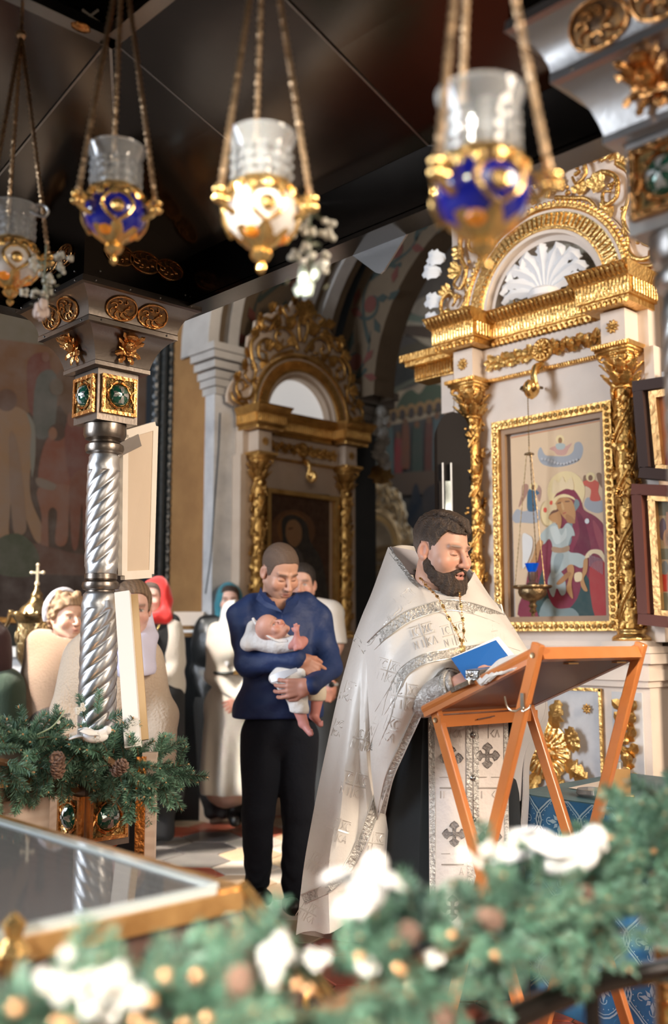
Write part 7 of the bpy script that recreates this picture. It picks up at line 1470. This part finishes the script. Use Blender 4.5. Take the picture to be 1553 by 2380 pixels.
# beard
s = Sdf((-.11, -.07, -.19), (.11, .15, .02), .0028)
s.ell((0, .036, -.083), (.064, .058, .046)); s.ell((0, .03, -.04), (.068, .064, .07), k=.02)
for x in (-1, 1): s.cap((x * .063, -.004, -.05), (x * .03, .072, -.108), .0215, .026, k=.02)
s.ell((0, .080, -.126), (.042, .036, .040), k=.02); s.ell((0, .092, -.06), (.030, .012, .009), k=.01)
for x in (-1, 1): s.cap((x * .018, .094, -.061), (x * .034, .082, -.09), .008, .012, k=.01)
X, Y, Z = s.pts((slice(None),) * 3); s.f += .0022 * np.sin(X * 330 + np.sin(Z * 60) * 3) * np.sin(Y * 200 + Z * 30) 
s.ell((0, .106, -.076), (.0245, .024, .0135), k=.005, op='s')
zt_ = np.interp(np.abs(X), [0, .02, .035, .05], [-.052, -.055, -.066, -.072]); zt_ = np.where(Y < .072, np.interp(Y, [-.02, -.006, .004, .02, .045, .072], [-.14, -.10, -.012, -.03, -.068, -.074]), zt_); s.f = np.maximum(s.f, (Z - zt_) * .7); s.f = np.maximum(s.f, -(Y + .01) * 1.0)
v, F_ = s.mesh(); v = relax(v, F_, 1, .3); c = np.tile(V(.042, .024, .015), (len(v), 1)) * (1 + .3 * np.sin(v[:, :1] * 330)); skinmesh('beard', [(place(v, R, hp, 1.06), F_, np.clip(c, 0, 1))], HAIRM, t)
# ---------------------------------------------------------------- fir garlands
NDL = mat('fir needles', (.065, .155, .10), .5, rnd=.4, var=(30, (.17, .29, .21), .7)); STM = mat('brown twig', (.16, .085, .04), .8); TIPM = mat('tan bud tips', (.55, .30, .14), .7)
def sprig_mesh(seed, L=.11, n=120, w=.0018, nl=.034):
    random.seed(seed); b = MB(); P = cm([(0, 0, 0), (L * .4, .004, .006), (L * .75, -.003, .004), (L, 0, -.002)], 3); b.tube(P, np.linspace(.0022, .001, len(P)), 4, mi=1)
    for i in range(n):
        t_ = i / n; x = L * (.06 + .94 * t_); a = i * 2.4 + random.uniform(-.4, .4); l = nl * random.uniform(.75, 1.1) * (1 - .35 * t_ ** 3); f_ = random.uniform(.5, .9)
        d = unit(V(f_, math.cos(a), math.sin(a))); e = unit(np.cross(d, V(random.gauss(0, 1), random.gauss(0, 1), random.gauss(0, 1)))) * w; p = V(x, 0, .003)
        b.add([p - e * .6, p + e * .6, p + d * l * .6 + e, p + d * l, p + d * l * .6 - e], [(0, 1, 2, 3, 4)])
    b.blob((L, 0, -.002), (.006, .003, .003), 5, 4, mi=2); me = b.mesh('sprig', False)
    for m_ in (NDL, STM, TIPM): me.materials.append(m_)
    return me
SPR = [sprig_mesh(s) for s in range(4)]; SPN = [sprig_mesh(s + 9, .13, 95, .0024, .040) for s in range(3)]
def cone_mesh(seed=1):
    b = MB(); b.blob((0, 0, .02), (.011, .011, .022), 8, 6)
    for i in range(34):
        z = .001 + i * .0013; a = i * 2.4; r = .016 * math.sin(PI * min(.95, (i + 5) / 42)); n_ = V(math.cos(a), math.sin(a), 0); leaf(b, n_ * .006 + V(0, 0, z), n_ + V(0, 0, .5), V(0, 0, 1), r, .0065, 1, .2, 3)
    return b.mesh('pine_cone')
CONE = cone_mesh(); CONM = mat('brown cone scales', (.20, .12, .085), .75, rnd=.25); CONG = mat('copper tinted cone', (.62, .33, .15), .45, .3)
def garland(label, path, n, rad, meshes, seed, lng, sc=(.8, 1.2), droop=0, grp=None):
    t = empty('fir_garland', label, 'garland', path[0]); random.seed(seed); Pq = cm(path, 10); org = V(*path[0]); I = Matrix.Translation(Vector(org)).inverted()
    b = MB(); b.tube(Pq, .012, 6); b.build('wire_core', STM, t, world=True)
    for i in range(n):
        k = random.uniform(0, len(Pq) - 1.01); j = int(k); p = Pq[j] + (Pq[j + 1] - Pq[j]) * (k - j); T_ = unit(Pq[min(j + 1, len(Pq) - 1)] - Pq[j]); a = random.uniform(0, 2 * PI)
        s1 = unit(np.cross(T_, (0, 0, 1))); s2 = np.cross(s1, T_); o = s1 * math.cos(a) + s2 * math.sin(a); d = unit(o * random.uniform(.5, 1.2) + T_ * random.choice((-1, 1)) * random.uniform(.2, 1) + V(0, 0, -droop)); rr = rad * random.uniform(0, 1)
        x = d; y = unit(np.cross((0, 0, 1), x) + 1e-6); z = np.cross(x, y); s_ = random.uniform(*sc); p = p + o * rr - org
        q = bpy.data.objects.new('sprig', random.choice(meshes)); COL.objects.link(q); q.parent = t
        q.matrix_local = Matrix([[x[0] * s_, y[0] * s_, z[0] * s_, p[0]], [x[1] * s_, y[1] * s_, z[1] * s_, p[1]], [x[2] * s_, y[2] * s_, z[2] * s_, p[2]], [0, 0, 0, 1]])
    return t
def cone(t, p, m_, s=1.0, nm='pine_cone', lab=None):
    me = CONE if m_ is CONM else CONE.copy(); 
    o = link(nm, me, m_, t); o.location = Vector(V(*p)) - WM[t.name].translation; o.scale = (s, s, s); o.rotation_euler = (random.uniform(0, 3), random.uniform(0, 3), 0)
    if lab: o['label'] = lab
def blossom(t, p, s, m_, n=7):
    b = MB()
    for i in range(n):
        q = V(*p) + V(random.gauss(0, 1), random.gauss(0, 1), random.gauss(0, .7)) * s
        for k in range(5): a = k * 1.257; b.blob(q + V(math.cos(a) * .45, 0, math.sin(a) * .45) * s + V(0, 0, 0), (s * .42, s * .3, s * .42), 6, 4)
    b.build('white_blossom', m_, t, world=True)
WPT = mat('white artificial petals', (.66, .66, .62), .8, rnd=.1)
g2 = garland('dark green fir garland wrapped round the base of the spiral column at left', [at(*p, d) for p, d in (((-60, 1760), 3.1), ((60, 1775), 3.2), ((120, 1740), 3.25), ((200, 1720), 3.25), ((270, 1780), 3.25), ((340, 1790), 3.3), ((375, 1820), 3.35))], 296, .085, SPR, 21, 1, (.6, 1.0), .15)
for p in ((139, 1772), (134, 1806), (262, 1800)): cone(g2, at(*p, 3.12), CONM, 1.3)
blossom(g2, at(182, 1648, 3.15), .010, WPT, 5); blossom(g2, at(150, 1665, 3.16), .008, WPT, 4)
b = MB(); b.tube(cm([at(*p, 3.13) for p in ((85, 1708), (120, 1690), (142, 1665), (150, 1650))], 5), .0022, 5); b.build('bare_stem', mat('pale green stem', (.30, .36, .20), .6), g2, world=True)
g1 = garland('blurred fir garland on the near barrier across the bottom of the view', [onY(x, y, .86) for x, y in ((-150, 2560), (60, 2520), (300, 2480), (520, 2430), (760, 2350), (980, 2240), (1170, 2150), (1340, 2120), (1450, 2050), (1530, 1960), (1640, 1890))], 298, .055, SPN, 5, 1, (.5, .85), .05)
g3 = garland('fir garland clump on the right column behind the barrier garland', [V(1.60, .84, .93), V(1.67, .76, .99), V(1.80, .72, .98), V(1.9, .78, .93)], 70, .07, SPN, 8, 1, (.6, .9), .1)
random.seed(12)
for x, y, s in ((650, 2215, .011), (720, 2235, .009), (200, 2275, .012), (265, 2305, .012), (130, 2285, .008), (1150, 1975, .008), (1195, 1960, .008), (1085, 1990, .007), (1390, 1975, .008), (640, 2260, .008), (860, 2250, .006), (1010, 2230, .006)):
    blossom(g1, onY(x, y, .80), s, WPT, 7)
for x, y in ((950, 2190), (1110, 2120), (1330, 2095), (560, 2300), (1000, 2330)): cone(g1, onY(x, y, .79), CONG, .7, 'copper_cone', None)
b = MB()
for i in range(28): x = random.uniform(0, 1540); y = np.interp(x, [0, 300, 760, 1170, 1450, 1540], [2340, 2300, 2240, 2110, 1980, 1880]) + random.uniform(-40, 110); b.blob(onY(x, y, random.uniform(.76, .82)), (.006, .004, .005), 6, 4)
b.build('bud_tip', CONG, g1, world=True, kind='stuff')
BIRD = mat('white dove feathers', (.74, .74, .74), .8)
def dove(p, hd, s, label):
    t = empty('white_dove', label, 'ornament', p, hd, group='white artificial doves in the garlands')
    b = MB(); b.blob((0, 0, 0), (.034 * s, .016 * s, .017 * s), 12, 8); b.blob((.03 * s, 0, .016 * s), (.012 * s, .011 * s, .012 * s), 10, 7); b.tube([(.012 * s, 0, .004 * s), (.028 * s, 0, .014 * s)], [.014 * s, .010 * s], 8); b.build('dove_body', BIRD, t)
    b = MB()
    for k in (-1, 0, 1): leaf(b, (-.025 * s, 0, 0), (-1, .25 * k, -.1), (0, 0, 1), .045 * s, .008 * s, 1, 0, 4)
    b.build('tail', BIRD, t)
    for k in (-1, 1): b = MB(); leaf(b, (.012 * s, .013 * s * k, .006 * s), (-1, .25 * k, .12), (0, .6 * k, 1), .06 * s, .013 * s, 1, .1, 5); b.build('wing', BIRD, t)
    b = MB(); b.lathe([(.003 * s, 0), (.0001, .009 * s)], (.041 * s, 0, .016 * s), 6, R=roty(PI / 2)); b.build('beak', TIPM, t)
dove(at(222, 1712, 3.12), YAW - PI / 2 + .3, 1.15, 'small white dove on the column garland beside the fence board')
dove(onY(855, 2070, .80), YAW - PI / 2 + 1.3, 1.25, 'large blurred white dove standing in front of the priest robe')
dove(onY(1310, 1990, .82), YAW - PI / 2 + .1, 1.5, 'white dove with spread tail below the lectern legs')
